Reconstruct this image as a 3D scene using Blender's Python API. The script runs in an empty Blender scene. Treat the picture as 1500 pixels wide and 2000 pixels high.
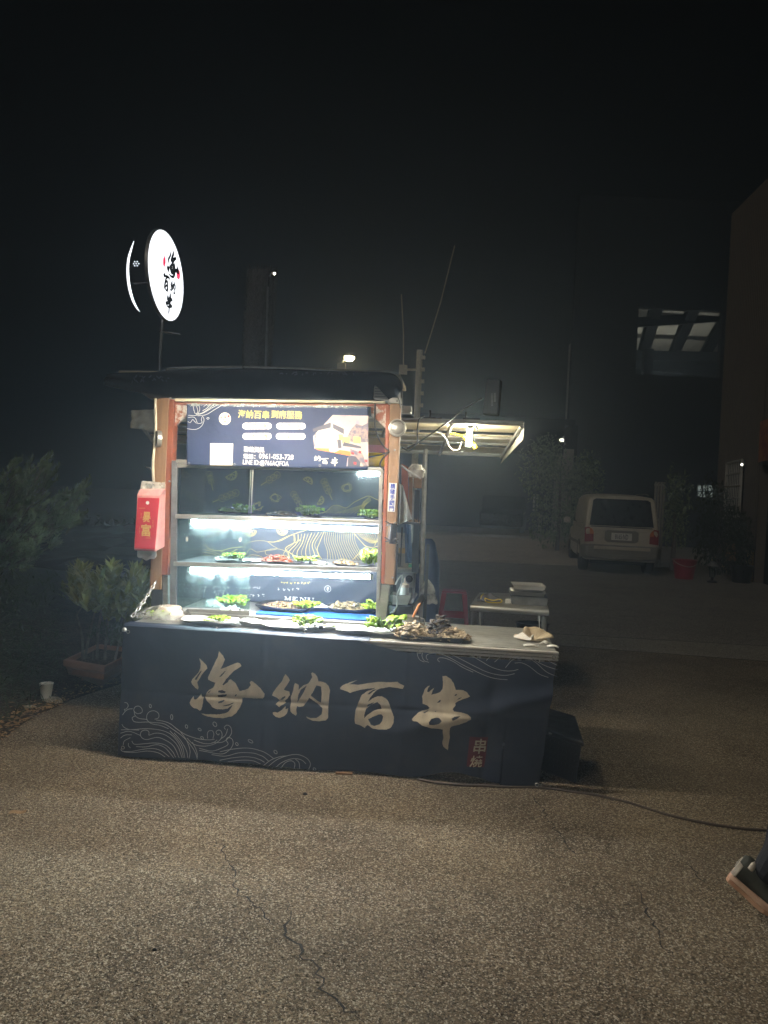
import bpy, bmesh, math, random
from mathutils import Vector, Matrix, noise
R = math.radians
SC = bpy.context.scene
COL = SC.collection
rnd = random.Random(7)
HAZE = 0.0145

# ------------------------------------------------------------------ camera
FPX, ROLL, PITCH, EYE = 1444.0, R(2.6), math.atan(30/1444), 1.5
cd = bpy.data.cameras.new('camera'); cam = bpy.data.objects.new('camera', cd); COL.objects.link(cam)
cd.sensor_fit = 'VERTICAL'; cd.sensor_height = 36; cd.lens = 36*FPX/2000; cd.clip_start = .05; cd.clip_end = 600
Fv = Vector((0, math.cos(PITCH), -math.sin(PITCH))); Uv = Vector((0, math.sin(PITCH), math.cos(PITCH))); Xv = Vector((1, 0, 0))
cr, sr = math.cos(ROLL), math.sin(ROLL)
cx_ = Xv*cr + Uv*sr; cy_ = Uv*cr - Xv*sr; cz_ = -Fv
cam.matrix_world = Matrix(((cx_.x, cy_.x, cz_.x, 0), (cx_.y, cy_.y, cz_.y, 0), (cx_.z, cy_.z, cz_.z, EYE), (0, 0, 0, 1)))
SC.camera = cam

# ------------------------------------------------------------------ night sky, one weak sun added as fill from behind the camera, exposure
W = bpy.data.worlds.new('World'); SC.world = W; W.use_nodes = True
nt = W.node_tree; bg = nt.nodes['Background']
sky = nt.nodes.new('ShaderNodeTexSky'); sky.sky_type = 'NISHITA'; sky.sun_disc = False
sky.sun_elevation = R(12); sky.sun_rotation = R(200); sky.air_density = 1.2; sky.dust_density = .5
nt.links.new(sky.outputs[0], bg.inputs[0]); bg.inputs[1].default_value = 0.00003
sl = bpy.data.lights.new('moon', 'SUN'); sl.energy = 0.38; sl.angle = R(12); sl.color = (1, .9, .75)
so = bpy.data.objects.new('moon', sl); COL.objects.link(so); so.rotation_euler = (R(58), 0, R(-32))
SC.view_settings.view_transform = 'Standard'; SC.view_settings.look = 'None'
SC.view_settings.exposure = 0; SC.view_settings.gamma = 1
SC.render.engine = 'CYCLES'
SC.cycles.use_denoising = True
SC.cycles.max_bounces = 8; SC.cycles.transparent_max_bounces = 16
SC.cycles.volume_bounces = 0
SC.cycles.sample_clamp_indirect = 3
SC.cycles.caustics_reflective = False; SC.cycles.caustics_refractive = False

# ------------------------------------------------------------------ measuring helpers: a photo pixel read as a point at a known distance
def ray(u, v):
    dx, dy = u-750, v-1000
    x = dx*cr + dy*sr; y = -dx*sr + dy*cr
    c, s = math.cos(PITCH), math.sin(PITCH)
    return Vector((x, FPX*c - y*s, -FPX*s - y*c))
def at(u, v, Y):
    d = ray(u, v); t = Y/d.y; return Vector((d.x*t, Y, EYE + d.z*t))
def gr(u, v, z=0.0):
    d = ray(u, v); t = (z-EYE)/d.z; return Vector((d.x*t, d.y*t, z))
O = gr(240, 1475); _B = gr(1057, 1540)
ANG = math.atan2(_B.y-O.y, _B.x-O.x); CA, SA = math.cos(ANG), math.sin(ANG)
def SW(p):                                   # stall space -> world
    return Vector((O.x + p[0]*CA - p[1]*SA, O.y + p[0]*SA + p[1]*CA, p[2]))
def st(u, v, ly):                            # pixel on a vertical plane parallel to the stall front -> stall x, z
    n = Vector((-SA, CA)); d = ray(u, v); o = Vector((O.x, O.y)) + n*ly
    t = (o.x*n.x + o.y*n.y)/(d.x*n.x + d.y*n.y)
    x, y = d.x*t, d.y*t
    return ((x-O.x)*CA + (y-O.y)*SA, EYE + d.z*t)
def flat(u, v, z):                           # pixel on a level plane -> stall x, y
    p = gr(u, v, z); x, y = p.x-O.x, p.y-O.y
    return (x*CA + y*SA, -x*SA + y*CA, z)

# ------------------------------------------------------------------ materials
MT = {}
def new_mat(name):
    m = bpy.data.materials.new(name); m.use_nodes = True; MT[name] = m
    return m, m.node_tree, m.node_tree.nodes['Principled BSDF']
def pm(name, c, rough=.5, metal=0, c2=None, sc=8, bump=0, bsc=60, spec=.5, stretch=None, trans=0, sss=0, contrast=.25, detail=6, rvar=.12, sheen=0):
    m, t, b = new_mat(name); N, L = t.nodes, t.links
    tc = N.new('ShaderNodeTexCoord'); mp = N.new('ShaderNodeMapping'); L.new(tc.outputs['Object'], mp.inputs[0])
    if stretch: mp.inputs['Scale'].default_value = stretch
    n = N.new('ShaderNodeTexNoise'); n.inputs['Scale'].default_value = sc; n.inputs['Detail'].default_value = detail; n.inputs['Roughness'].default_value = .6
    L.new(mp.outputs[0], n.inputs[0])
    r = N.new('ShaderNodeValToRGB'); L.new(n.outputs[0], r.inputs[0])
    if c2 is None: c2 = tuple(x*.72 for x in c)
    r.color_ramp.elements[0].position = .5-contrast; r.color_ramp.elements[1].position = .5+contrast
    r.color_ramp.elements[0].color = (*c2, 1); r.color_ramp.elements[1].color = (*c, 1)
    L.new(r.outputs[0], b.inputs['Base Color'])
    mr = N.new('ShaderNodeMapRange'); mr.inputs[3].default_value = max(.03, rough-rvar); mr.inputs[4].default_value = min(1, rough+rvar)
    n2 = N.new('ShaderNodeTexNoise'); n2.inputs['Scale'].default_value = sc*2.3; L.new(mp.outputs[0], n2.inputs[0])
    L.new(n2.outputs[0], mr.inputs[0]); L.new(mr.outputs[0], b.inputs['Roughness'])
    b.inputs['Metallic'].default_value = metal; b.inputs['Specular IOR Level'].default_value = spec
    if bump:
        n3 = N.new('ShaderNodeTexNoise'); n3.inputs['Scale'].default_value = bsc; n3.inputs['Detail'].default_value = 5; L.new(mp.outputs[0], n3.inputs[0])
        bp = N.new('ShaderNodeBump'); bp.inputs['Strength'].default_value = bump; bp.inputs['Distance'].default_value = .01
        L.new(n3.outputs[0], bp.inputs['Height']); L.new(bp.outputs[0], b.inputs['Normal'])
    if trans:
        b.inputs['Transmission Weight'].default_value = trans
    if sss:
        b.inputs['Subsurface Weight'].default_value = sss; b.inputs['Subsurface Radius'].default_value = (.01, .01, .005)
    return m
def em(name, c, s):
    m, t, b = new_mat(name); b.inputs['Base Color'].default_value = (.8, .8, .8, 1)
    b.inputs['Emission Color'].default_value = (*c, 1); b.inputs['Emission Strength'].default_value = s
    return m
def glass(name, tint=(.86, .95, .93), refl=.06, smear=.06):
    m = bpy.data.materials.new(name); m.use_nodes = True; MT[name] = m; t = m.node_tree; N, L = t.nodes, t.links
    for n in list(N): N.remove(n)
    out = N.new('ShaderNodeOutputMaterial'); tr = N.new('ShaderNodeBsdfTransparent'); tr.inputs[0].default_value = (*tint, 1)
    gl = N.new('ShaderNodeBsdfGlossy'); gl.inputs['Roughness'].default_value = .03
    df = N.new('ShaderNodeBsdfTranslucent'); df.inputs[0].default_value = (.8, .9, .9, 1)
    lw = N.new('ShaderNodeFresnel'); lw.inputs[0].default_value = 1.5
    mx = N.new('ShaderNodeMixShader'); L.new(lw.outputs[0], mx.inputs[0]); L.new(tr.outputs[0], mx.inputs[1]); L.new(gl.outputs[0], mx.inputs[2])
    tc = N.new('ShaderNodeTexCoord'); mp = N.new('ShaderNodeMapping'); mp.inputs['Scale'].default_value = (14, 14, 2.5); L.new(tc.outputs['Object'], mp.inputs[0])
    n = N.new('ShaderNodeTexNoise'); n.inputs['Scale'].default_value = 2; n.inputs['Detail'].default_value = 8; L.new(mp.outputs[0], n.inputs[0])
    r = N.new('ShaderNodeMapRange'); r.inputs[1].default_value = .4; r.inputs[2].default_value = .8; r.inputs[3].default_value = smear*.4; r.inputs[4].default_value = smear*3
    L.new(n.outputs[0], r.inputs[0])
    m2 = N.new('ShaderNodeMixShader'); L.new(r.outputs[0], m2.inputs[0]); L.new(mx.outputs[0], m2.inputs[1]); L.new(df.outputs[0], m2.inputs[2])
    L.new(m2.outputs[0], out.inputs[0]); return m
def film(name, c, alpha, rough=.2):                 # clear plastic bags
    m, t, b = new_mat(name); b.inputs['Base Color'].default_value = (*c, 1); b.inputs['Roughness'].default_value = rough
    N, L = t.nodes, t.links
    tc = N.new('ShaderNodeTexCoord'); n = N.new('ShaderNodeTexNoise'); n.inputs['Scale'].default_value = 22; L.new(tc.outputs['Object'], n.inputs[0])
    r = N.new('ShaderNodeMapRange'); r.inputs[1].default_value = .35; r.inputs[2].default_value = .65; r.inputs[3].default_value = alpha*.5; r.inputs[4].default_value = min(1, alpha*1.6)
    L.new(n.outputs[0], r.inputs[0]); L.new(r.outputs[0], b.inputs['Alpha']); return m

def ground_mat(name, base, base2, stone, sc=1.0, crack=False, wet=.8, bump=.6):
    m, t, b = new_mat(name); N, L = t.nodes, t.links
    tc = N.new('ShaderNodeTexCoord'); co = tc.outputs['Object']
    def nz(s, d=6, rg=.6):
        n = N.new('ShaderNodeTexNoise'); n.inputs['Scale'].default_value = s; n.inputs['Detail'].default_value = d; n.inputs['Roughness'].default_value = rg; L.new(co, n.inputs[0]); return n.outputs[0]
    def ramp(i, p0, p1, a=(0, 0, 0), c=(1, 1, 1)):
        r = N.new('ShaderNodeValToRGB'); r.color_ramp.elements[0].position = p0; r.color_ramp.elements[1].position = p1
        r.color_ramp.elements[0].color = (*a, 1); r.color_ramp.elements[1].color = (*c, 1); L.new(i, r.inputs[0]); return r.outputs[0]
    def mix(f, a, c, k='MIX'):
        x = N.new('ShaderNodeMix'); x.data_type = 'RGBA'; x.blend_type = k
        if isinstance(f, float): x.inputs[0].default_value = f
        else: L.new(f, x.inputs[0])
        for i, q in ((6, a), (7, c)):
            if isinstance(q, tuple): x.inputs[i].default_value = (*q, 1)
            else: L.new(q, x.inputs[i])
        return x.outputs[2]
    col = ramp(nz(.9*sc, 9, .68), .40, .60, base2, base)
    col = mix(ramp(nz(6*sc, 8, .7), .35, .7, (.0,)*3, (.55,)*3), col, tuple(x*1.35 for x in base))
    col = mix(ramp(nz(70*sc, 4, .7), .42, .62), mix(.55, col, tuple(x*.35 for x in base2)), col)
    v2 = N.new('ShaderNodeTexVoronoi'); v2.inputs['Scale'].default_value = 185*sc; L.new(co, v2.inputs[0])
    s2_ = N.new('ShaderNodeSeparateColor'); L.new(v2.outputs['Color'], s2_.inputs[0])
    gr_ = ramp(s2_.outputs[0], 0, 1, (.22,)*3, (1.0,)*3)
    col = mix(.9, col, gr_, 'MULTIPLY'); hi = N.new('ShaderNodeMath'); hi.operation = 'GREATER_THAN'; hi.inputs[1].default_value = .86; L.new(s2_.outputs[1], hi.inputs[0])
    h2 = N.new('ShaderNodeMath'); h2.operation = 'MULTIPLY'; h2.inputs[1].default_value = .6; L.new(hi.outputs[0], h2.inputs[0])
    col = mix(h2.outputs[0], col, stone)
    vo = N.new('ShaderNodeTexVoronoi'); vo.inputs['Scale'].default_value = 120*sc; vo.inputs['Randomness'].default_value = 1; L.new(co, vo.inputs[0])
    pit = ramp(nz(62*sc, 4, .62), .34, .42)
    col = mix(pit, mix(.55, col, tuple(x*.35 for x in base2)), col)
    pick = N.new('ShaderNodeSeparateColor'); L.new(vo.outputs['Color'], pick.inputs[0])
    m1 = N.new('ShaderNodeMath'); m1.operation = 'GREATER_THAN'; m1.inputs[1].default_value = .8; L.new(pick.outputs[0], m1.inputs[0])
    m2 = N.new('ShaderNodeMath'); m2.operation = 'LESS_THAN'; m2.inputs[1].default_value = .36; L.new(vo.outputs['Distance'], m2.inputs[0])
    m3 = N.new('ShaderNodeMath'); m3.operation = 'MULTIPLY'; L.new(m1.outputs[0], m3.inputs[0]); L.new(m2.outputs[0], m3.inputs[1])
    m4 = N.new('ShaderNodeMath'); m4.operation = 'MULTIPLY'; L.new(m3.outputs[0], m4.inputs[0]); L.new(ramp(nz(1.7*sc, 3), .42, .6, (.15,)*3, (.85,)*3), m4.inputs[1])
    col = mix(m4.outputs[0], col, stone)
    L.new(col, b.inputs['Base Color']); b.inputs['Roughness'].default_value = wet; b.inputs['Specular IOR Level'].default_value = .3
    ad = N.new('ShaderNodeMath'); ad.operation = 'ADD'; L.new(nz(70*sc, 5, .7), ad.inputs[0]); L.new(pit, ad.inputs[1])
    a3 = N.new('ShaderNodeMath'); a3.operation = 'ADD'; L.new(ad.outputs[0], a3.inputs[0]); L.new(s2_.outputs[2], a3.inputs[1])
    a2 = N.new('ShaderNodeMath'); a2.operation = 'ADD'; L.new(a3.outputs[0], a2.inputs[0]); L.new(m3.outputs[0], a2.inputs[1])
    bp = N.new('ShaderNodeBump'); bp.inputs['Strength'].default_value = bump; bp.inputs['Distance'].default_value = .012
    L.new(a2.outputs[0], bp.inputs['Height']); L.new(bp.outputs[0], b.inputs['Normal'])
    return m

ground_mat('yard', (.52, .405, .265), (.22, .165, .108), (.74, .66, .52), bump=1)
ground_mat('road', (.46, .42, .35), (.32, .29, .24), (.52, .48, .4), .7, bump=.3)
ground_mat('kerb', (.62, .56, .45), (.42, .38, .31), (.4, .37, .3), .8, bump=.3)
ground_mat('ramp', (.80, .68, .52), (.62, .53, .41), (.45, .4, .33), .6, bump=.2)
ground_mat('soil', (.075, .055, .035), (.03, .025, .018), (.16, .12, .08), .6, bump=1)
pm('navy_cloth', (.020, .030, .060), .5, c2=(.014, .021, .042), sc=5, bump=.45, bsc=7, sheen=.2)
pm('navy_print', (.022, .036, .10), .58, c2=(.015, .026, .07), spec=.3, sc=6, bump=.25, bsc=14)
pm('case_cloth', (.017, .032, .058), .5, c2=(.010, .019, .036), sc=6, bump=.2, bsc=10)
pm('gold_print', (.74, .65, .49), .45, c2=(.50, .43, .32), sc=16, contrast=.2, stretch=(1, 1, .35))
pm('grey_print', (.60, .58, .57), .5, c2=(.3, .3, .32), sc=10)
pm('yellow_print', (.75, .62, .10), .4)
pm('line_gold', (.60, .45, .12), .5, c2=(.38, .29, .09), sc=12)
pm('white_print', (.82, .82, .78), .5, c2=(.7, .7, .66))
pm('cream_print', (.85, .8, .6), .5)
pm('ink_print', (.03, .03, .05), .5)
pm('red_print', (.55, .03, .04), .5, c2=(.35, .02, .03))
pm('dull_red_print', (.16, .02, .03), .6)
pm('blue_print', (.03, .07, .5), .5)
pm('orange_print', (.8, .22, .04), .5, c2=(.6, .12, .03), sc=40)
pm('sunset_print', (.62, .48, .34), .5, c2=(.25, .22, .33), sc=16)
pm('tree_print', (.30, .22, .2), .6, c2=(.12, .11, .16), sc=45, contrast=.1)
pm('dark_print', (.06, .06, .09), .5)
pm('wood_post', (.33, .19, .09), .6, c2=(.20, .11, .055), sc=6, stretch=(5, 5, .6), bump=.2, bsc=40)
pm('rust_paint', (.34, .085, .035), .55, c2=(.26, .075, .035), sc=14, bump=.3)
pm('peeled_paint', (.42, .14, .07), .55, c2=(.75, .68, .6), sc=24, contrast=.06, bump=.4)
pm('steel', (.60, .59, .55), .36, .65, c2=(.38, .37, .34), sc=9, stretch=(.6, 4, 4), bump=.05)
pm('worn_steel', (.50, .49, .44), .40, .55, c2=(.26, .25, .23), sc=7, stretch=(1, 5, 3), bump=.08, rvar=.2)
pm('steel_top', (.56, .55, .49), .38, .5, c2=(.24, .24, .21), sc=10, stretch=(.8, 5, 1), bump=.06, rvar=.22)
pm('dull_steel', (.32, .33, .34), .5, .6, c2=(.18, .18, .18), sc=14)
pm('dark_metal', (.055, .055, .06), .5, .4, c2=(.03, .03, .03), sc=12)
pm('black_plastic', (.018, .018, .02), .42, bump=.1, bsc=120)
pm('grey_plastic', (.18, .18, .19), .5)
pm('tarp_dark', (.016, .018, .022), .7, c2=(.010, .011, .013), sc=5, bump=.4, bsc=7)
pm('tarp_pale', (.62, .62, .52), .6, c2=(.27, .27, .23), sc=6, bump=.4, bsc=10)
pm('canopy_sheet', (.55, .49, .33), .45, c2=(.34, .29, .19), sc=3, stretch=(.6, 3, 3), bump=.1)
pm('white_plastic', (.78, .77, .72), .35, c2=(.68, .66, .6))
pm('paper', (.80, .77, .70), .7, c2=(.62, .6, .55), sc=20, bump=.4, bsc=25)
pm('tissue_pink', (.78, .42, .38), .4, c2=(.68, .25, .25), sc=18, bump=.3, bsc=30)
pm('pack_red', (.62, .035, .055), .35, c2=(.5, .025, .04), sc=8, bump=.2, bsc=30)
pm('pack_gold', (.8, .5, .16), .4)
pm('foam', (.82, .68, .56), .6, c2=(.74, .6, .5), bump=.1)
pm('lettuce', (.36, .56, .02), .45, c2=(.13, .28, .008), sc=26, contrast=.18, sss=0, bump=.4, bsc=50)
pm('lettuce_pale', (.42, .54, .05), .45, c2=(.2, .36, .015), sc=26, contrast=.2, bump=.3, bsc=60)
pm('meat', (.34, .12, .04), .45, c2=(.24, .08, .035), sc=60, contrast=.15)
pm('shrimp', (.27, .06, .015), .4, c2=(.12, .02, .008), sc=60)
pm('char_meat', (.10, .06, .045), .4, c2=(.03, .02, .02), sc=60)
pm('mushroom', (.36, .235, .11), .6, c2=(.12, .075, .035), sc=60, contrast=.15)
pm('mushroom_pale', (.62, .50, .33), .6, c2=(.30, .22, .13), sc=50, contrast=.12)
pm('clam', (.34, .27, .15), .35, c2=(.09, .07, .04), sc=45, contrast=.12)
pm('dark_food', (.10, .075, .06), .55, c2=(.04, .03, .025), sc=40)
pm('blue_mat', (.02, .12, .5), .5)
pm('chrome', (.78, .76, .71), .2, .55, c2=(.5, .49, .46), rvar=.05)
pm('handle_orange', (.62, .24, .06), .45, c2=(.45, .15, .04), sc=20, stretch=(1, 1, 1))
pm('terracotta', (.33, .17, .12), .7, c2=(.2, .12, .09), sc=9, bump=.3)
pm('pine_leaf', (.34, .42, .24), .55, c2=(.04, .07, .03), sc=5, contrast=.2)
pm('croton_leaf', (.22, .20, .04), .5, c2=(.07, .09, .025), sc=7, contrast=.2)
pm('dark_leaf', (.05, .075, .03), .55, c2=(.02, .03, .015), sc=4)
pm('bark', (.22, .19, .16), .9, c2=(.06, .05, .04), sc=20, bump=.6, bsc=30)
pm('dry_leaf', (.42, .27, .13), .8, c2=(.2, .12, .06), sc=9)
pm('red_plastic', (.35, .02, .04), .4, c2=(.28, .015, .03))
pm('yellow_plastic', (.85, .62, .02), .4)
pm('brown_card', (.36, .24, .10), .8)
pm('pink_card', (.6, .25, .27), .6)
pm('car_paint', (.66, .60, .48), .32, .35, c2=(.58, .52, .42), sc=3, rvar=.05)
pm('car_lower', (.27, .25, .21), .45, .3, sc=5)
pm('car_glass', (.012, .014, .02), .08, rvar=.02)
pm('rubber', (.02, .02, .02), .8, bump=.2)
pm('tail_red', (.30, .015, .02), .2, rvar=.03)
pm('tail_amber', (.7, .20, .03), .2, rvar=.03)
pm('wall_brown', (.13, .10, .07), .7, c2=(.085, .065, .045), sc=2)
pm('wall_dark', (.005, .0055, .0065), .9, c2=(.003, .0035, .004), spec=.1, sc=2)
pm('wall_yellow', (.55, .36, .10), .7, c2=(.42, .27, .08), sc=4)
pm('wall_pale', (.35, .32, .27), .75, c2=(.25, .23, .2), sc=3, bump=.2)
pm('white_metal', (.5, .48, .43), .5, c2=(.38, .36, .32))
pm('poster', (.55, .22, .06), .6, c2=(.28, .04, .03), sc=5, contrast=.12)
pm('concrete_pole', (.72, .66, .50), .8, c2=(.55, .5, .38), sc=12, bump=.2)
pm('mulch_film', (.05, .055, .06), .22, c2=(.03, .03, .035), sc=3, bump=1, bsc=3, rvar=.1)
pm('cable', (.10, .075, .06), .6)
pm('black_cable', (.02, .02, .02), .5)
pm('trouser', (.016, .018, .024), .85, bump=.3, bsc=90)
pm('skin', (.45, .26, .18), .5, sss=.1)
pm('shirt', (.10, .10, .12), .8)
pm('shoe_dark', (.07, .075, .06), .6, bump=.2)
pm('shoe_white', (.66, .6, .5), .6)
pm('shoe_sole', (.58, .27, .16), .65, c2=(.6, .42, .28), sc=30)
pm('hair', (.01, .01, .01), .6)
glass('case_glass', smear=.03); glass('dirty_glass', (.82, .95, .92), smear=.05)
glass('pane_dark', (.3, .33, .34), smear=.01)
film('clear_film', (.85, .88, .85), .30); film('grey_film', (.75, .74, .68), .55); film('dome_film', (.8, .9, .85), .22)
em('tube_light', (.88, .95, 1.0), 225); em('strip_light', (1, .89, .72), 320)
em('short_tube', (.88, .95, 1.0), 260); em('bulb_light', (1, .91, .68), 700); em('sign_light', (.93, .96, 1.0), 1.7)
em('street_light', (1, .78, .42), 120); em('tiny_light', (1, .93, .75), 14); em('blue_dot', (.75, .85, 1), 1.0)
em('red_glow', (1, .05, .12), 1.6); em('violet_glow', (.55, .55, .85), 2.0); em('workshop_lamp', (.95, 1, .9), 130)

def dusty(name, dust, amount=.5, sc=3.0):          # worn, dusty patches and fine creases over an existing material
    t = MT[name].node_tree; N, L = t.nodes, t.links; b = N['Principled BSDF']; src = b.inputs['Base Color'].links[0].from_socket
    tc = N.new('ShaderNodeTexCoord'); n = N.new('ShaderNodeTexNoise'); n.inputs['Scale'].default_value = sc; n.inputs['Detail'].default_value = 9; n.inputs['Roughness'].default_value = .72; L.new(tc.outputs['Object'], n.inputs[0])
    r = N.new('ShaderNodeMapRange'); r.inputs[1].default_value = .5; r.inputs[2].default_value = .72; r.inputs[4].default_value = amount; L.new(n.outputs[0], r.inputs[0])
    x = N.new('ShaderNodeMix'); x.data_type = 'RGBA'; L.new(r.outputs[0], x.inputs[0]); L.new(src, x.inputs[6]); x.inputs[7].default_value = (*dust, 1); L.new(x.outputs[2], b.inputs['Base Color'])
dusty('yard', (.12, .10, .075), .65, .75); dusty('navy_cloth', (.075, .075, .08), .5, 2.6); dusty('gold_print', (.34, .30, .24), .5, 5); dusty('wall_brown', (.09, .07, .05), .6, 1.1); dusty('car_paint', (.30, .27, .22), .5, 2.2)
dusty('wood_post', (.2, .13, .08), .6, 9); dusty('steel_top', (.70, .68, .62), .5, 7)
pm('crack_dark', (.022, .018, .014), .9)
# ------------------------------------------------------------------ mesh builder
class MB:
    def __init__(s, o=(0, 0, 0)): s.v = []; s.f = []; s.o = Vector(o)
    def add(s, vs, fs):
        n = len(s.v); s.v += [tuple(Vector(p)-s.o) for p in vs]; s.f += [tuple(i+n for i in f) for f in fs]; return s
    def box(s, a, b, M=None):
        x0, y0, z0 = a; x1, y1, z1 = b
        vs = [Vector((x, y, z)) for z in (z0, z1) for y in (y0, y1) for x in (x0, x1)]
        if M is not None: vs = [M @ q for q in vs]
        return s.add(vs, [(0, 2, 3, 1), (4, 5, 7, 6), (0, 1, 5, 4), (2, 6, 7, 3), (0, 4, 6, 2), (1, 3, 7, 5)])
    def hexa(s, q):                          # eight corners: four below, four above, same order round
        return s.add(q, [(3, 2, 1, 0), (4, 5, 6, 7), (0, 1, 5, 4), (1, 2, 6, 5), (2, 3, 7, 6), (3, 0, 4, 7)])
    def tube(s, pts, r, n=8, closed=False, cap=True):
        pts = [Vector(p) for p in pts]; k = len(pts); rs = r if isinstance(r, (list, tuple)) else [r]*k
        base = None; vs = []; fs = []
        for i, p in enumerate(pts):
            a = pts[(i-1) % k] if (i or closed) else p; b = pts[(i+1) % k] if (i < k-1 or closed) else p
            d = (b-a).normalized() if (b-a).length > 1e-9 else Vector((0, 0, 1))
            if base is None: base = d.orthogonal().normalized()
            base = (base - d*base.dot(d)); base = base.normalized() if base.length > 1e-6 else d.orthogonal().normalized()
            w = d.cross(base)
            for j in range(n):
                t = 2*math.pi*j/n; vs.append(p + (base*math.cos(t) + w*math.sin(t))*rs[i])
        for i in range(k if closed else k-1):
            for j in range(n):
                a = i*n+j; b = i*n+(j+1) % n; c = ((i+1) % k)*n+(j+1) % n; d = ((i+1) % k)*n+j
                fs.append((a, b, c, d))
        if cap and not closed: fs += [tuple(range(n-1, -1, -1)), tuple((k-1)*n+j for j in range(n))]
        return s.add(vs, fs)
    def lathe(s, prof, c=(0, 0, 0), n=24, M=None, ell=1.0):   # prof: (r, z)
        vs = []; fs = []; c = Vector(c); k = len(prof)
        for r, z in prof:
            for j in range(n):
                t = 2*math.pi*j/n; q = Vector((r*math.cos(t), r*ell*math.sin(t), z))
                if M is not None: q = M @ q
                vs.append(q + c)
        for i in range(k-1):
            for j in range(n): fs.append((i*n+j, i*n+(j+1) % n, (i+1)*n+(j+1) % n, (i+1)*n+j))
        if prof[0][0] > 1e-5: fs.append(tuple(range(n-1, -1, -1)))
        if prof[-1][0] > 1e-5: fs.append(tuple((k-1)*n+j for j in range(n)))
        return s.add(vs, fs)
    def grid(s, fn, nu, nv, wrap=False):
        vs = [fn(i/nu, j/nv) for j in range(nv+1) for i in range(nu+1)]
        fs = [(j*(nu+1)+i, j*(nu+1)+i+1, (j+1)*(nu+1)+i+1, (j+1)*(nu+1)+i) for j in range(nv) for i in range(nu)]
        return s.add(vs, fs)
    def prism(s, poly, y0, y1, plane='xz'):  # polygon in a plane swept along the third axis
        def mk(p, h):
            return (p[0], h, p[1]) if plane == 'xz' else ((h, p[0], p[1]) if plane == 'yz' else (p[0], p[1], h))
        n = len(poly); vs = [mk(p, y0) for p in poly] + [mk(p, y1) for p in poly]
        fs = [tuple(range(n)), tuple(range(2*n-1, n-1, -1))] + [(i, i+n, (i+1) % n+n, (i+1) % n) for i in range(n)]
        return s.add(vs, fs)
    def build(s, name, mat, parent=None, smooth=False, bevel=0, solid=0, sub=0, seg=2):
        me = bpy.data.meshes.new(name); me.from_pydata(s.v, [], s.f); me.update()
        bm = bmesh.new(); bm.from_mesh(me); bmesh.ops.recalc_face_normals(bm, faces=bm.faces); bm.to_mesh(me); bm.free()
        for m in (mat if isinstance(mat, (list, tuple)) else [mat]): me.materials.append(MT[m])
        if smooth:
            me.polygons.foreach_set('use_smooth', [True]*len(me.polygons))
            if smooth == 'auto': me.set_sharp_from_angle(angle=R(40))
        o = bpy.data.objects.new(name, me); COL.objects.link(o)
        if parent is not None: o.parent = parent
        if solid:
            q = o.modifiers.new('thickness', 'SOLIDIFY'); q.thickness = solid; q.offset = 0
        if sub:
            q = o.modifiers.new('subdivision', 'SUBSURF'); q.levels = sub; q.render_levels = sub
        if bevel:
            q = o.modifiers.new('bevel', 'BEVEL'); q.width = bevel; q.segments = seg; q.limit_method = 'ANGLE'; q.angle_limit = R(40)
            q.harden_normals = False
        return o
def tag(o, label=None, cat=None, group=None, kind=None):
    if label: o['label'] = label
    if cat: o['category'] = cat
    if group: o['group'] = group
    if kind: o['kind'] = kind
    return o
def place(o, loc, rz=0, stall=True):
    if stall: o.location = SW(loc); o.rotation_euler = (0, 0, ANG+rz)
    else: o.location = loc; o.rotation_euler = (0, 0, rz)
    return o
def thing(name, label, cat, loc, rz=0, group=None, stall=True):
    o = bpy.data.objects.new(name, None); COL.objects.link(o); o.empty_display_size = .1
    place(o, loc, rz, stall); return tag(o, label, cat, group)
def copy_tree(o, parent=None):
    c = o.copy(); COL.objects.link(c); c.parent = parent
    for ch in list(o.children): copy_tree(ch, c)
    return c
def bez(pts, n=6, closed=False):                   # smooth curve through points (Catmull-Rom)
    P = [Vector(p) for p in pts]; k = len(P); out = []
    for i in range(k if closed else k-1):
        p0 = P[(i-1) % k] if (closed or i) else P[i]*2-P[i+1]; p1 = P[i]; p2 = P[(i+1) % k]
        p3 = P[(i+2) % k] if (closed or i < k-2) else P[i+1]*2-P[i]
        for j in range(n):
            t = j/n; out.append(.5*((2*p1)+(-p0+p2)*t+(2*p0-5*p1+4*p2-p3)*t*t+(-p0+3*p1-3*p2+p3)*t**3))
    if not closed: out.append(P[-1])
    return out

# ------------------------------------------------------------------ flat print (lettering, drawings) laid onto a surface
def curve_mesh(cu):
    ob = bpy.data.objects.new('tmp', cu); COL.objects.link(ob)
    me = bpy.data.meshes.new_from_object(ob.evaluated_get(bpy.context.evaluated_depsgraph_get()))
    vs = [(v.co.x, v.co.y) for v in me.vertices]; fs = [tuple(p.vertices) for p in me.polygons]
    bpy.data.objects.remove(ob); bpy.data.meshes.remove(me); return vs, fs
def text2d(s, bold=0, spacing=1.0):
    cu = bpy.data.curves.new('t', 'FONT'); cu.body = s; cu.resolution_u = 2; cu.offset = bold; cu.space_character = spacing
    cu.fill_mode = 'FRONT' if hasattr(cu, 'fill_mode') else cu.fill_mode
    r = curve_mesh(cu); bpy.data.curves.remove(cu); return r
def poly2d(polys):
    cu = bpy.data.curves.new('p', 'CURVE'); cu.dimensions = '2D'; cu.fill_mode = 'BOTH'
    for p in polys:
        s = cu.splines.new('POLY'); s.points.add(len(p)-1); s.use_cyclic_u = True
        for i, q in enumerate(p): s.points[i].co = (q[0], q[1], 0, 1)
    r = curve_mesh(cu); bpy.data.curves.remove(cu); return r
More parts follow.
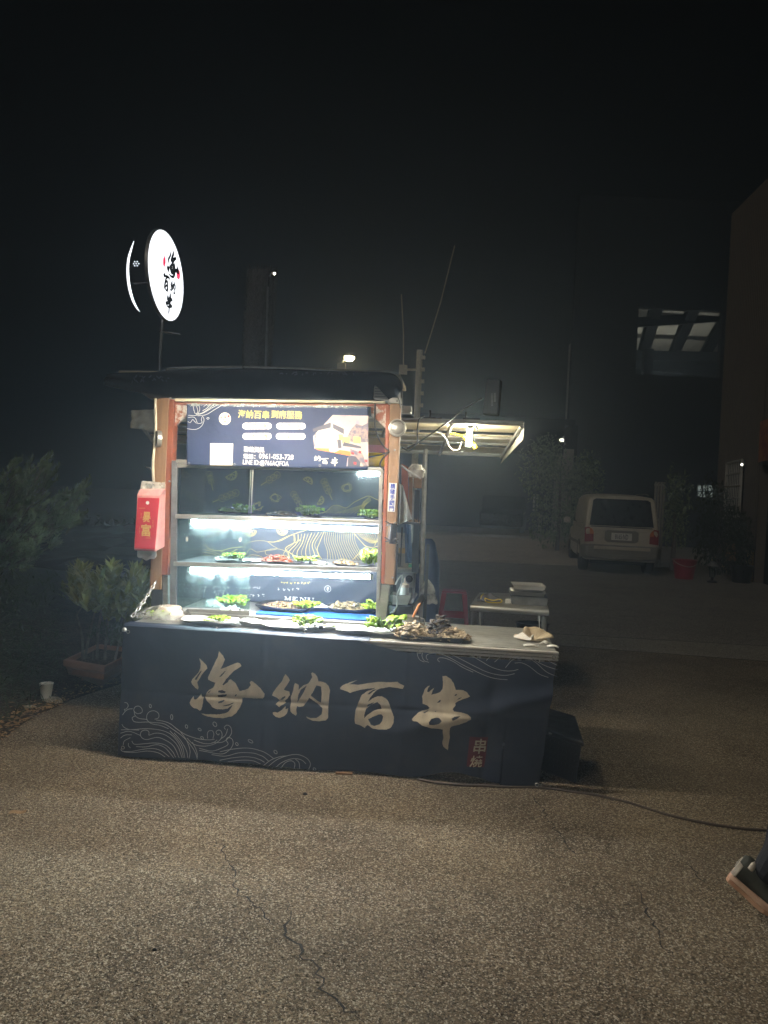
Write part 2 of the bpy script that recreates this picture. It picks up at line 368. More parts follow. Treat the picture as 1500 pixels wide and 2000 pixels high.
def fit(m, x0, z0, x1, z1, keep=False):
    vs, fs = m; ax = min(v[0] for v in vs); bx = max(v[0] for v in vs); ay = min(v[1] for v in vs); by = max(v[1] for v in vs)
    sx = (x1-x0)/(bx-ax); sy = (z1-z0)/(by-ay)
    return [(x0+(v[0]-ax)*sx, z0+(v[1]-ay)*sy) for v in vs], fs
def ribbon2d(strokes, w, smooth=5, taper=False):
    vs = []; fs = []
    for s in strokes:
        P = bez([(p[0], p[1], 0) for p in s], smooth) if len(s) > 2 else [Vector((p[0], p[1], 0)) for p in s]
        n = len(P); b = len(vs)
        for i, p in enumerate(P):
            d = (P[min(i+1, n-1)]-P[max(i-1, 0)]); d = d.normalized() if d.length > 1e-9 else Vector((1, 0, 0))
            k = w*(math.sin(math.pi*(i+.6)/(n+.2))**.5 if taper else 1)
            q = Vector((-d.y, d.x, 0))*k/2; vs += [(p.x+q.x, p.y+q.y), (p.x-q.x, p.y-q.y)]
        fs += [(b+2*i, b+2*i+1, b+2*i+3, b+2*i+2) for i in range(n-1)]
    return vs, fs
def print_on(fn, m, name, mat, parent, cut=0):
    vs, fs = m
    me = bpy.data.meshes.new(name); me.from_pydata([(x, z, 0) for x, z in vs], [], fs)
    bm = bmesh.new(); bm.from_mesh(me)
    if cut:
        for ax in (0, 1):
            lo = min(v[ax] for v in vs); hi = max(v[ax] for v in vs); k = int(lo/cut)
            while k*cut < hi:
                if k*cut > lo:
                    no = (1, 0, 0) if ax == 0 else (0, 1, 0); co = (k*cut, 0, 0) if ax == 0 else (0, k*cut, 0)
                    bmesh.ops.bisect_plane(bm, geom=bm.verts[:]+bm.edges[:]+bm.faces[:], plane_co=co, plane_no=no)
                k += 1
    for v in bm.verts: v.co = Vector(fn(v.co.x, v.co.y))
    bm.to_mesh(me); bm.free(); me.materials.append(MT[mat])
    o = bpy.data.objects.new(name, me); COL.objects.link(o); o.parent = parent; o['print'] = True
    del o['print']; return o

# =================================================================== THE SETTING
def sheet(name, pts, z, mat, kind='structure', thick=0):
    mb = MB()
    n = len(pts)
    if thick: mb.prism([(p[0], p[1]) for p in pts], z-thick, z, 'xy')
    else: mb.add([(p[0], p[1], z) for p in pts], [tuple(range(n))])
    o = mb.build(name, mat); o['kind'] = kind; return o
sheet('ground', [(-180, -60), (180, -60), (180, 260), (-180, 260)], -.012, 'soil')
def ext(a, b, t): return (a.x+(b.x-a.x)*t, a.y+(b.y-a.y)*t)
k0, k1 = gr(1100, 1240), gr(1500, 1263); k2, k3 = gr(1100, 1262), gr(1500, 1292)
kerb_n = [ext(k2, k3, -1.7), ext(k2, k3, 6)]; kerb_f = [ext(k0, k1, -1.4), ext(k0, k1, 5)]
# near yard: concrete with exposed aggregate; its left edge runs along the soil bed
soil_px = [(0, 1446), (30, 1425), (62, 1401), (95, 1388), (140, 1367), (190, 1350), (250, 1331), (300, 1312)]
sp = [gr(*q) for q in soil_px]
yard = [(-2.1, -6), (-2.12, 2.0), (-2.15, 3.4)] + [(p.x, p.y) for p in sp] + [kerb_n[0], kerb_n[1], (40, -6)]
sheet('yard', yard, 0, 'yard')
sheet('kerb', [kerb_n[0], kerb_n[1], kerb_f[1], kerb_f[0]], .004, 'kerb')
sheet('road', [kerb_f[0], kerb_f[1], (60, 34), (-1.0, 34)], .001, 'road')
mb = MB(); a, b = Vector((*kerb_f[0], .006)), Vector((*kerb_f[1], .006)); d = (b-a).normalized(); nrm = Vector((-d.y, d.x, 0))*.010
N_ = 60; pts = [a+(b-a)*(i/N_)+Vector((0, rnd.uniform(-.008, .008), 0)) for i in range(N_+1)]
mb.add([p+nrm for p in pts]+[p-nrm for p in pts], [(i, i+1, i+N_+2, i+N_+1) for i in range(N_)])
tag(mb.build('kerb_joint', 'rubber'), kind='structure')
# pale concrete apron rising to the shed door
q0, q1 = gr(846, 1094), gr(1106, 1104)
rp = [at(838, 1042, 24), at(1100, 1056, 24)]
zt = (rp[0].z+rp[1].z)/2
mb = MB(); mb.hexa([(q0.x-3, q0.y, -.05), (q1.x+.6, q1.y, -.05), (rp[1].x+.5, 24, -.05), (rp[0].x-4, 24, -.05),
                    (q0.x-3, q0.y, .012), (q1.x+.6, q1.y, .012), (rp[1].x+.5, 24, zt), (rp[0].x-4, 24, zt)])
tag(mb.build('ramp', 'ramp'), kind='structure')
# cracks in the yard surface
def crack(px, w=.006):
    P = [gr(*q) for q in px]; out = []
    for i in range(len(P)-1):
        n = max(2, int((P[i+1]-P[i]).length/.022))
        for j in range(n):
            p = P[i].lerp(P[i+1], j/n); out.append(p+Vector((rnd.uniform(-.015, .015), rnd.uniform(-.015, .015), 0)))
    out.append(P[-1]); vs = []; fs = []; m = len(out)
    for i, p in enumerate(out):
        dd = (out[min(i+1, m-1)]-out[max(i-1, 0)]).normalized(); q = Vector((-dd.y, dd.x, 0))*w*rnd.uniform(.18, .75)*min(1, (i+1)/6, (m-i)/6)
        vs += [p+q, p-q]
    return [(v.x, v.y, .0015) for v in vs], [(2*i, 2*i+1, 2*i+3, 2*i+2) for i in range(m-1)]
mb = MB()
for c, w in (([(398, 1630), (428, 1650), (450, 1682), (456, 1715), (468, 1745), (505, 1778), (548, 1812)], .006),
          ([(565, 1762), (560, 1808), (566, 1835), (590, 1865), (622, 1895), (628, 1935), (668, 1965), (712, 1998)], .008),
          ([(530, 1790), (558, 1815)], .004), ([(1028, 1545), (1052, 1572), (1065, 1592), (1090, 1630), (1130, 1672), (1140, 1690)], .005),
          ([(1248, 1728), (1262, 1765), (1272, 1800), (1290, 1842), (1335, 1880)], .006),
          ([(1340, 1675), (1352, 1700), (1375, 1722), (1402, 1742)], .005)):
    mb.add(*crack(c, w))
tag(mb.build('crack_lines', 'crack_dark'), kind='structure')
# loose grit on the yard
mb = MB()
for i in range(12000):
    u, v = rnd.uniform(-40, 1540), 1550+450*rnd.random()**.8
    dens = .5+.5*noise.noise(Vector((u/170, v/110, 3)))
    if rnd.random() > dens*1.15: continue
    p = gr(u, v); s = rnd.choice((.002, .003, .0038, .005))*rnd.uniform(.7, 1.3)*(1.25 if rnd.random() < .06 else 1)
    a = rnd.random()*6.28; ca, sa = math.cos(a)*s, math.sin(a)*s; e = rnd.uniform(.45, 1)
    top = rnd.uniform(.35, .7)*s
    mb.add([(p.x+ca, p.y+sa, 0), (p.x-sa*e, p.y+ca*e, 0), (p.x-ca, p.y-sa, 0), (p.x+sa*e, p.y-ca*e, 0),
            (p.x+ca*.5-sa*.1, p.y+sa*.5, top), (p.x-ca*.6, p.y-sa*.4, top*.9)],
           [(0, 1, 4), (1, 5, 4), (1, 2, 5), (2, 3, 5), (3, 4, 5), (3, 0, 4)])
pm('grit_stone', (.50, .44, .34), .8, c2=(.12, .10, .08), sc=35, contrast=.12)
tag(mb.build('grit', 'grit_stone'), kind='stuff')

# soil bed at the left with dry leaves along its edge
bed = [(-2.1, -6), (-2.12, 2.0), (-2.15, 3.4)] + [(p.x, p.y) for p in sp] + [(-1.0, 8.4), (-1.0, 40), (-60, 40), (-60, -6)]
mb = MB(); 
def bedz(x, y, e): return -.006 + .05*e*(.5+noise.noise(Vector((x*2, y*2, 0))))
def bedfn(a, b):
    y = 2.0+b*7; 
    ed = -2.12
    pp = [(-2.12, 2.0), (-2.15, 3.4)]+[(p.x, p.y) for p in sp]+[(-1.5, 7.5), (-1.1, 9.2)]
    for i in range(len(pp)-1):
        if pp[i][1] <= y <= pp[i+1][1]: k = (y-pp[i][1])/(pp[i+1][1]-pp[i][1]); ed = pp[i][0]+(pp[i+1][0]-pp[i][0])*k
    x = ed + .03*noise.noise(Vector((y*9, 0, 0))) - a*5.0
    return (x, y, .003+min(1, a*14)*.045*(1+noise.noise(Vector((x*3, y*3, 1)))) )
mb.grid(bedfn, 60, 80); tag(mb.build('soil_bed', 'soil', smooth=True), kind='structure')
mb = MB()
for i in range(900):
    b = rnd.random(); q = bedfn(abs(rnd.gauss(0, .016)), .27+.36*b**1.3); s = rnd.uniform(.008, .024)*(1 if b < .5 else .7)
    Mx = Matrix.Translation((q[0]+rnd.gauss(0, .02)+.01, q[1], q[2]+rnd.uniform(.004, .02))) @ Matrix.Rotation(rnd.random()*6.28, 4, 'Z') @ Matrix.Rotation(rnd.uniform(-.5, .5), 4, 'X')
    mb.add([Mx @ Vector(c) for c in ((-s, 0, 0), (0, -s*.4, .002), (s, 0, .004), (0, s*.4, .002))], [(0, 1, 2, 3)])
tag(mb.build('dry_leaves', 'dry_leaf'), kind='stuff')
mb = MB()
for u, v, s in ((102, 1372, .06), (108, 1368, .035), (58, 1385, .04), (128, 1330, .07)):
    p = gr(u, v); vs = []
    mb.lathe([(s*1.3, 0), (s*1.1, s*.4), (s*.5, s*.62), (0, s*.66)], (p.x, p.y, 0), 7, ell=.7)
tag(mb.build('edge_stones', 'kerb'), kind='stuff')

# black plastic film over the field behind the shrubs
def filmfn(a, b):
    x = -9+a*8.2; y = 6.9+b*6
    return (x, y, .62+.10*math.sin(y*2.1+x*.3)+.09*noise.noise(Vector((x*1.5, y*3.5, 4)))+b*.1+.03*noise.noise(Vector((x*6, y*9, 4))))
mb = MB(); mb.grid(filmfn, 90, 70)
tag(mb.build('mulch_film', 'mulch_film', smooth=True), 'black plastic sheeting spread in shiny folds over the field behind the shrubs', 'plastic sheeting')

# --- foliage helper: blades and leaves as real faces
def leaf(mb, p, d, L, w, curl=.15, up=Vector((0, 0, 1)), seg=2):
    d = d.normalized(); sd = d.cross(up); sd = sd.normalized() if sd.length > 1e-3 else Vector((1, 0, 0)); nn = sd.cross(d)
    vs = []; fs = []
    for i in range(seg+1):
        t = i/seg; ww = w*math.sin(math.pi*(.12+.88*t)*.98)/2 if seg > 1 else w/2; c = p+d*L*t - nn*curl*L*t*t*-1
        vs += [c+sd*ww+nn*ww*.3, c-sd*ww+nn*ww*.3]
    fs = [(2*i, 2*i+1, 2*i+3, 2*i+2) for i in range(seg)]
    mb.add(vs, fs)
def rvec(z=None):
    t = rnd.random()*6.283; h = rnd.uniform(-1, 1) if z is None else rnd.uniform(*z); r = math.sqrt(max(0, 1-h*h)); return Vector((math.cos(t)*r, math.sin(t)*r, h))
# pine-like shrub on the left
root = thing('pine_shrub', 'soft-needled green shrub spreading in from the left edge of the photo', 'shrub', (-3.35, 5.9, 0), stall=False)
o = Vector((-3.35, 5.9, 0)); mb = MB(o); tw = MB(o)
tw.tube([o+Vector((0, 0, -.03)), o+Vector((.05, 0, .5)), o+Vector((.12, 0, 1.1))], [.05, .04, .02], 7)
tips = []
for i in range(380):
    u = rnd.uniform(-60, 160); v = rnd.uniform(905, 1110)
    # outline read from the photo
    topv = 1000-95*max(0, math.sin((u+40)/200*3.0)) if u < 100 else 985-0.9*(u-100)
    topv += 14*math.sin(u*.19); botv = 1108-.75*max(0, u-35)-(30 if u > 120 else 0)
    if u > 110: botv = 1010-.9*(u-110)*.8
    if 60 < u < 150 and rnd.random() < .25: v = rnd.uniform(1015, 1035)-(u-60)*.12
    elif not (topv < v < botv): continue
    p = at(u, v, rnd.uniform(5.35, 6.5)); tips.append(p)
for p in tips:
    base = o+Vector((.1, 0, .75)); d = (p-base); d.z *= .6; d = d.normalized(); dd = (d+Vector((.5, -.2, .7))+rvec()*.35).normalized()
    for k in range(rnd.randint(2, 4)):
        q = p+rvec()*.045; d2 = (dd+rvec()*.35).normalized(); Lb = rnd.uniform(.05, .10)
        tw.tube([q-d2*.08, q+d2*Lb*.8], .0025, 3)
        for j in range(44):
            t = j/44; c = q+d2*(Lb*(t-.25)); s = (rvec()*.8+d2*1.1).normalized(); leaf(mb, c, s, rnd.uniform(.03, .055), .0065, 0, seg=1)
    if rnd.random() < .25: tw.tube([base.lerp(p, .2), base.lerp(p, .6)+Vector((0, 0, -.05)), p], [.009, .006, .003], 4)
mb.build('crown', 'pine_leaf', root)['kind'] = 'stuff'; tw.build('trunk', 'bark', root)
# terracotta planter with croton
pc = [gr(135, 1322, 0), gr(197, 1342, 0), gr(262, 1300, 0), gr(190, 1290, 0)]
top = [gr(122, 1290, .27), gr(205, 1303, .27), gr(278, 1268, .27), gr(190, 1258, .27)]
cen = sum((Vector((p.x, p.y, 0)) for p in pc), Vector())/4
root = thing('planter_box', 'weathered terracotta planter box left of the dark blue cloth', 'planter', cen, stall=False)
def ringbox(mb, q, z0, r, z1, t):           # outer walls q(z0) to r(z1), inner offset t toward the centre
    c0 = sum(q, Vector())/4; c1 = sum(r, Vector())/4; inn = [p+(c1-p).normalized()*t for p in r]
    vs = [Vector((p.x, p.y, z0)) for p in q]+[Vector((p.x, p.y, z1)) for p in r]+[Vector((p.x, p.y, z1)) for p in inn]+[Vector((p.x, p.y, z1-.06)) for p in inn]
    fs = [(3, 2, 1, 0)]
    for b in (0, 4, 8): fs += [(b+i, b+(i+1) % 4, b+4+(i+1) % 4, b+4+i) for i in range(4)]
    mb.add(vs, fs)
mb = MB(cen); ringbox(mb, pc, 0, [p.lerp(sum(top, Vector())/4, .07) for p in top], .225, .05); mb.build('box', 'terracotta', root, bevel=.006)
mb = MB(cen); ringbox(mb, [p.lerp(sum(top, Vector())/4, .02) for p in top], .226, top, .275, .05); mb.build('rim', 'terracotta', root, bevel=.01)
ct = sum(top, Vector())/4
mb = MB(cen); mb.add([Vector((p.x, p.y, .245)).lerp(Vector((ct.x, ct.y, .245)), .12) for p in top], [(0, 1, 2, 3)]); mb.build('potting_soil', 'soil', root)
def shrub(root, cen, spots, mat, L, w, up, stems, seed, nleaf=9):
    fo = MB(cen); sm = MB(cen)
    for p in spots:
        for k in range(nleaf):
            d = (rvec((-.1, 1))+Vector((0, 0, up))).normalized(); leaf(fo, p+rvec()*.02, d, L*rnd.uniform(.7, 1.2), w*rnd.uniform(.8, 1.2), rnd.uniform(-.35, .05), seg=3)
    for s in stems: sm.tube(s[0], s[1], 6)
    fo.build('crown', mat, root)['kind'] = 'stuff'; sm.build('stem', 'bark', root)
cr2 = thing('croton_shrub', 'yellow-green leafy shrub growing in the terracotta planter box', 'shrub', Vector((ct.x, ct.y, .24)), stall=False)
sp2 = []
while len(sp2) < 330:
    u = rnd.uniform(112, 300); v = rnd.uniform(1112, 1215)
    t0 = 1122+14*math.sin(u*.11)+(40*max(0, 1-(u-112)/36)); b0 = 1150+45*min(1, (u-108)/60)
    if u > 200: b0 = 1212
    if t0 < v < b0: sp2.append(at(u, v, rnd.uniform(4.95, 5.75)))
stems = []
for u0, v0, u1, v1 in ((162, 1275, 150, 1200), (166, 1275, 185, 1195), (205, 1270, 215, 1190), (225, 1265, 250, 1180), (235, 1262, 275, 1185), (190, 1270, 200, 1180)):
    a = at(u0, v0, 5.25); b = at(u1, v1, 5.35); a.z = .24; stems.append(([a, a.lerp(b, .5)+rvec()*.02, b, b+Vector((rnd.uniform(-.1, .1), 0, .15))], [.011, .009, .006, .003]))
shrub(cr2, Vector((ct.x, ct.y, .24)), sp2, 'croton_leaf', .092, .030, .8, stems, 3, 6)
small = [at(rnd.uniform(178, 245), rnd.uniform(1222, 1262), rnd.uniform(5.1, 5.5)) for _ in range(46)]
cr3 = thing('weed', 'low feathery weed at the foot of the croton in the planter', 'weed', Vector((ct.x-.05, ct.y-.05, .245)), stall=False)
shrub(cr3, Vector((ct.x-.05, ct.y-.05, .245)), small, 'dark_leaf', .05, .008, .4, [([Vector((ct.x-.05, ct.y-.05, .24)), Vector((ct.x-.05, ct.y-.05, .3))], [.006, .004])], 4)
# dark undergrowth and grass at the far left
und = MB()
for i in range(4200):
    u = rnd.uniform(-60, 120); v = rnd.uniform(1120, 1425); Y = rnd.uniform(4.3, 6.2); p = at(u, v, Y)
    lim = bedfn(0, min(1, max(0, (p.y-2)/7)))[0]
    if p.x > lim-.10 or p.z < .03 or p.z > .9: continue
    leaf(und, p, (rvec((-.2, .8))), rnd.uniform(.05, .14), rnd.uniform(.005, .012), -.3, seg=2)
for i in range(900):
    q = bedfn(rnd.uniform(.01, .2), rnd.uniform(.24, .6)); leaf(und, Vector(q), (rvec((.2, 1))), rnd.uniform(.06, .2), .006, -.5, seg=3)
tag(und.build('undergrowth', 'dark_leaf'), kind='stuff')
# hedge line and dark trees behind, left
def clump(name, label, cat, c, rx, ry, rz, n, mat, group=None, L=.16, w=.07, trunk=True):
    root = thing(name, label, cat, Vector((c[0], c[1], 0)), stall=False, group=group); oo = Vector((c[0], c[1], 0)); mb = MB(oo)
    cen = Vector(c); lobes = [(cen+Vector((rnd.uniform(-.6, .6)*rx, rnd.uniform(-.6, .6)*ry, rnd.uniform(-.6, .6)*rz)), rnd.uniform(.35, .6)) for _ in range(9)]
    for i in range(n):
        lc, lr = rnd.choice(lobes); d = rvec(); r = rnd.random()**.4; p = lc+Vector((d.x*rx, d.y*ry, d.z*rz))*lr*r
        if p.z > .05: leaf(mb, p, (rvec()+d*.6), L*rnd.uniform(.6, 1.3), w, -.2, seg=2)
    mb.build('crown', mat, root)['kind'] = 'stuff'
    if trunk:
        tk = MB(oo); tk.tube([(c[0], c[1], -.02), (c[0]+.03, c[1], c[2]*.5), (c[0], c[1], c[2])], [.07, .05, .03], 7); tk.build('trunk', 'bark', root)
clump('hedge', 'dark low hedge line behind the plastic sheeting at left', 'hedge', (-5.6, 14.5, .3), 6.5, .8, .62, 5200, 'dark_leaf', L=.2, w=.09, trunk=False)
clump('small_tree', 'bushy tree growing against the pale pillar left of the parked car', 'tree', (5.0, 21.2, 2.0), 1.25, .8, 1.9, 5200, 'pine_leaf', L=.13, w=.06)
clump('climbing_plant', 'vine behind the back right corner of the parked car', 'plant', (7.15, 18.2, 1.45), .35, .5, 1.2, 1100, 'pine_leaf', L=.11, w=.05)
clump('garden_shrub', 'tall dark shrub between the parked car and the brown building', 'shrub', (8.0, 17.6, 1.15), .8, .7, 1.2, 4200, 'dark_leaf', L=.12, w=.045)
clump('potted_plant', 'leafy potted plant with yellow leaves beside the yellow wall base', 'plant', (7.75, 15.9, .85), .36, .45, .75, 1900, 'dark_leaf', L=.12, w=.045)
yl = MB((7.7, 15.6, 0))
for i in range(90):
    p = at(rnd.uniform(1418, 1436), rnd.uniform(1062, 1096), 15.45); leaf(yl, p, rvec((-.6, .6)), .07, .03, -.2, seg=2)
tag(place(yl.build('yellow_foliage', 'dry_leaf'), (7.7, 15.6, 0), stall=False), 'patch of yellowed leaves in front of the dark potted plant', 'foliage')

# =================================================================== BUILDINGS BEHIND
def wquad(mb, pts, th=.1):                     # slab from four points, thickness away from the camera
    P = [Vector(p) for p in pts]; n = (P[1]-P[0]).cross(P[3]-P[0]).normalized()
    if n.y < 0: n = -n
    mb.hexa([*P, *[p+n*th for p in P]])
# brown corrugated building at right
c0 = Vector((9.2, 20.5, 0)); c1 = Vector((7.98, 15.3, 0)); c2_ = Vector((6.6, 9.4, 0)); dw = (c1-c0).normalized()
bl = thing('brown_building', 'tall brown corrugated metal building at the right edge', 'building', c0, stall=False)
def along(t, z, off=0.0):
    nrm = Vector((dw.y, -dw.x, 0)); nrm = nrm if nrm.x < 0 else -nrm
    p = c0+dw*t+nrm*off; return Vector((p.x, p.y, z))
LW = 5.6
def ztop(t): return 9.7-.16*t
mb = MB(c0)
mb.hexa([along(0, 0, -.25), along(LW, 0, -.25), along(LW, 0, -6), along(0, 0, -6), along(0, ztop(0), -.25), along(LW, ztop(LW), -.25), along(LW, ztop(LW), -6), along(0, ztop(0), -6)])
mb.build('wall', 'wall_brown', bl)
tw0 = 4.55   # doorway begins
mb = MB(c0); prof = []
t = 0; i = 0
while t < tw0-.05:
    prof += [(t, .0), (t+.06, .0), (t+.085, .035), (t+.145, .035)]; t += .17
vs = []
for (tt, of) in prof: vs += [along(tt, .72, of), along(tt, ztop(tt)-.02, of)]
mb.add(vs, [(2*i, 2*i+2, 2*i+3, 2*i+1) for i in range(len(prof)-1)])
mb.build('corrugated_cladding', 'wall_brown', bl)
mb = MB(c0); prof = []; t = tw0
while t < LW: prof += [(t, .0), (t+.06, .0), (t+.085, .035), (t+.145, .035)]; t += .17
vs = []
for (tt, of) in prof: vs += [along(tt, 2.55, of), along(tt, ztop(tt)-.02, of)]
mb.add(vs, [(2*i, 2*i+2, 2*i+3, 2*i+1) for i in range(len(prof)-1)]); mb.build('corrugated_cladding', 'wall_brown', bl)
mb = MB(c0); mb.hexa([along(0, 0, -.24), along(tw0, 0, -.24), along(tw0, 0, .05), along(0, 0, .05), along(0, .70, -.24), along(tw0, .70, -.24), along(tw0, .70, .05), along(0, .70, .05)])
mb.build('wall_base', 'wall_yellow', bl)
mb = MB(c0); mb.hexa([along(tw0+.1, 0, -.22), along(LW, 0, -.22), along(LW, 0, -.12), along(tw0+.1, 0, -.12), along(tw0+.1, 2.5, -.22), along(LW, 2.5, -.22), along(LW, 2.5, -.12), along(tw0+.1, 2.5, -.12)])
mb.build('roller_door', 'wall_dark', bl)
mb = MB(c0)
for t in (tw0, ): mb.hexa([along(t, 0, -.2), along(t+.09, 0, -.2), along(t+.09, 0, .07), along(t, 0, .07), along(t, 2.55, -.2), along(t+.09, 2.55, -.2), along(t+.09, 2.55, .07), along(t, 2.55, .07)])
mb.build('door_frame', 'wall_brown', bl)
# window with grille
t0, t1 = 1.5, 3.15; wz0, wz1 = .95, 2.75
wf = MB(c0)
def bar(mb, ta, za, tb, zb, of, th): 
    a, b = along(ta, za, of), along(tb, zb, of); mb.tube([a, b], th, 6)
mb = MB(c0); mb.hexa([along(t0, wz0, .04), along(t1, wz0, .04), along(t1, wz0, .055), along(t0, wz0, .055), along(t0, wz1, .04), along(t1, wz1, .04), along(t1, wz1, .055), along(t0, wz1, .055)])
win = mb.build('window', 'pane_dark', bl)
for (a, b_, c_, d_) in ((t0, wz0, t0, wz1), (t1, wz0, t1, wz1), (t0, wz0, t1, wz0), (t0, wz1, t1, wz1)):
    m2 = MB(c0); bar(m2, a, b_, c_, d_, .10, .028); m2.build('frame', 'white_metal', win)
for i in range(1, 6): m2 = MB(c0); z = wz0+(wz1-wz0)*i/6; bar(m2, t0, z, t1, z, .10, .016); m2.build('grille_bar', 'white_metal', win)
for i in range(1, 9): m2 = MB(c0); t = t0+(t1-t0)*i/9; bar(m2, t, wz0, t, wz1, .10, .011); m2.build('grille_bar', 'white_metal', win)
# wall lamp and poster
lp = along(3.3, 0, .10); q = at(1457, 908, lp.y); 
wl = thing('wall_lamp', 'small lit wall lamp above the window grille of the brown building', 'lamp', (lp.x, lp.y, q.z), stall=False)
mb = MB(); mb.lathe([(.0, -.05), (.05, -.04), (.06, .03), (.03, .07), (0, .08)], (0, 0, 0), 12); mb.build('shade', 'dull_steel', wl)
mb = MB(); mb.tube([(0, 0, 0), (.10, .03, -.02)], .015, 6); mb.build('bracket', 'dull_steel', wl)
mb = MB(); mb.lathe([(0, -.025), (.022, -.01), (.022, .015), (0, .03)], (-.05, -.02, .0), 10); mb.build('bulb', 'tiny_light', wl)
ps = along(4.95, 2.68, .075)
mb = MB(ps); mb.hexa([along(4.5, 2.62, .06), along(5.5, 2.62, .06), along(5.5, 2.62, .085), along(4.5, 2.62, .085), along(4.5, 3.5, .06), along(5.5, 3.5, .06), along(5.5, 3.5, .085), along(4.5, 3.5, .085)])
tag(place(mb.build('poster', 'poster'), ps, stall=False), 'orange and red poster over the doorway of the brown building', 'poster')

# big dark hall with an opening showing lit rafters
Yh = 30.0
A0, A1, A2, A3 = at(1243, 600, Yh), at(1410, 600, Yh), at(1410, 737, Yh), at(1241, 731, Yh)
xl, xr, zb, ztp = A3.x, A1.x, A3.z, A0.z
hl = thing('dark_hall', 'large dark hall with an opening that shows lit roof beams', 'building', Vector((xl, Yh, 0)), stall=False); oo = Vector((xl, Yh, 0))
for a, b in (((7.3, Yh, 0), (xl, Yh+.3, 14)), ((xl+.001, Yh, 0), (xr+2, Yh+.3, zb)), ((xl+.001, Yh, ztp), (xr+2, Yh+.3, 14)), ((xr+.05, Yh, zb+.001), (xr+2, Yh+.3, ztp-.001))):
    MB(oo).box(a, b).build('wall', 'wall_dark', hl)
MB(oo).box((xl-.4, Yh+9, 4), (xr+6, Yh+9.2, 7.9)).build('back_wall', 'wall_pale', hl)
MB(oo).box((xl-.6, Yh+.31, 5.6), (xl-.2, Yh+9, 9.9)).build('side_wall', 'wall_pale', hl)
def rz(y): return 10.1+ (y-Yh)*.12
for i in range(7):
    x = xl-.3+i*1.55; mb = MB(oo); mb.hexa([(x, Yh+.35, rz(Yh)), (x+.9, Yh+.35, rz(Yh)), (x+3.2, Yh+8.9, rz(Yh+9)-1.8), (x+2.3, Yh+8.9, rz(Yh+9)-1.8),
            (x, Yh+.35, rz(Yh)+.04), (x+.9, Yh+.35, rz(Yh)+.04), (x+3.2, Yh+8.9, rz(Yh+9)-1.76), (x+2.3, Yh+8.9, rz(Yh+9)-1.76)]); mb.build('roof_panel', 'wall_pale', hl)
for i in range(7):
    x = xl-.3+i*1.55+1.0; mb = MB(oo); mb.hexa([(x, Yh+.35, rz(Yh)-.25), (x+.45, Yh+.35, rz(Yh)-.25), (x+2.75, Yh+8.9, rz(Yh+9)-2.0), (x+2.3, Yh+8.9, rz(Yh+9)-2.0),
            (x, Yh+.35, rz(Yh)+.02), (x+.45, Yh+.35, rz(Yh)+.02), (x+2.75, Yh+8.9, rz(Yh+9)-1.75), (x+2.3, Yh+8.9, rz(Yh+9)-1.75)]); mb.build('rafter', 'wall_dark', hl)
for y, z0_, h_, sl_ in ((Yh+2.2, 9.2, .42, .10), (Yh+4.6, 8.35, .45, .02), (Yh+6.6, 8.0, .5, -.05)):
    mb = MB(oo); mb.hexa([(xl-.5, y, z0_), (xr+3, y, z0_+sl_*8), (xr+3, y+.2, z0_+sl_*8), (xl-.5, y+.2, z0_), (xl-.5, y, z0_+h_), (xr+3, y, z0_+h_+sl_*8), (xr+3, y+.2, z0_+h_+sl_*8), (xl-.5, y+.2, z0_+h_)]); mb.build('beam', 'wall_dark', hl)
MB(oo).box((xl+1.35, Yh+3, 4), (xl+1.75, Yh+3.3, 8.6)).build('column', 'wall_dark', hl)
wlp = thing('workshop_lamp', 'ceiling lamp glowing inside the dark hall behind its opening', 'lamp', (xl+2.0, Yh+3.4, 6.2), stall=False)
MB().box((-.7, -.12, 0), (.7, .12, .07)).build('lamp_housing', 'dull_steel', wlp); MB().box((-.65, -.09, .071), (.65, .09, .10)).build('lamp_tube', 'workshop_lamp', wlp)
# small lit barred window low in the hall wall
wq = [at(1361, 947, 29.9), at(1392, 947, 29.9), at(1392, 972, 29.9), at(1361, 972, 29.9)]
wp = thing('barred_window', 'small lit barred window in the dark wall left of the brown building', 'window', wq[3], stall=False)
mb = MB(wq[3]); wquad(mb, wq, .03); pm('lit_pane', (.5, .55, .5), .5); MT['lit_pane'].node_tree.nodes['Principled BSDF'].inputs['Emission Color'].default_value = (.8, .95, .9, 1); MT['lit_pane'].node_tree.nodes['Principled BSDF'].inputs['Emission Strength'].default_value = .22
mb.build('pane', 'lit_pane', wp)
for i in range(4): a = wq[0].lerp(wq[1], i/3)+Vector((0, -.04, 0)); b = wq[3].lerp(wq[2], i/3)+Vector((0, -.04, 0)); MB(wq[3]).tube([a, b], .03, 5).build('bar', 'wall_dark', wp)
for i in range(3): a = wq[0].lerp(wq[3], i/2)+Vector((0, -.05, 0)); b = wq[1].lerp(wq[2], i/2)+Vector((0, -.05, 0)); MB(wq[3]).tube([a, b], .025, 5).build('bar', 'wall_dark', wp)
# white gate posts behind the car
gt = thing('white_gate', 'pale slatted gate half hidden by the vine behind the parked car', 'gate', (7.45, 19.0, 0), stall=False)
for i in range(4):
    a = at(1281+i*5.5, 946, 19.0); MB((7.45, 19.0, 0)).box((a.x-.02, 18.98, 0), (a.x+.02, 19.02, 2.2)).build('slat', 'wall_pale', gt)
for z in (.3, 1.2, 2.1): a, b = at(1279, 946, 19), at(1300, 946, 19); MB((7.45, 19.0, 0)).box((a.x, 19.022, z), (b.x, 19.04, z+.05)).build('rail', 'white_metal', gt)

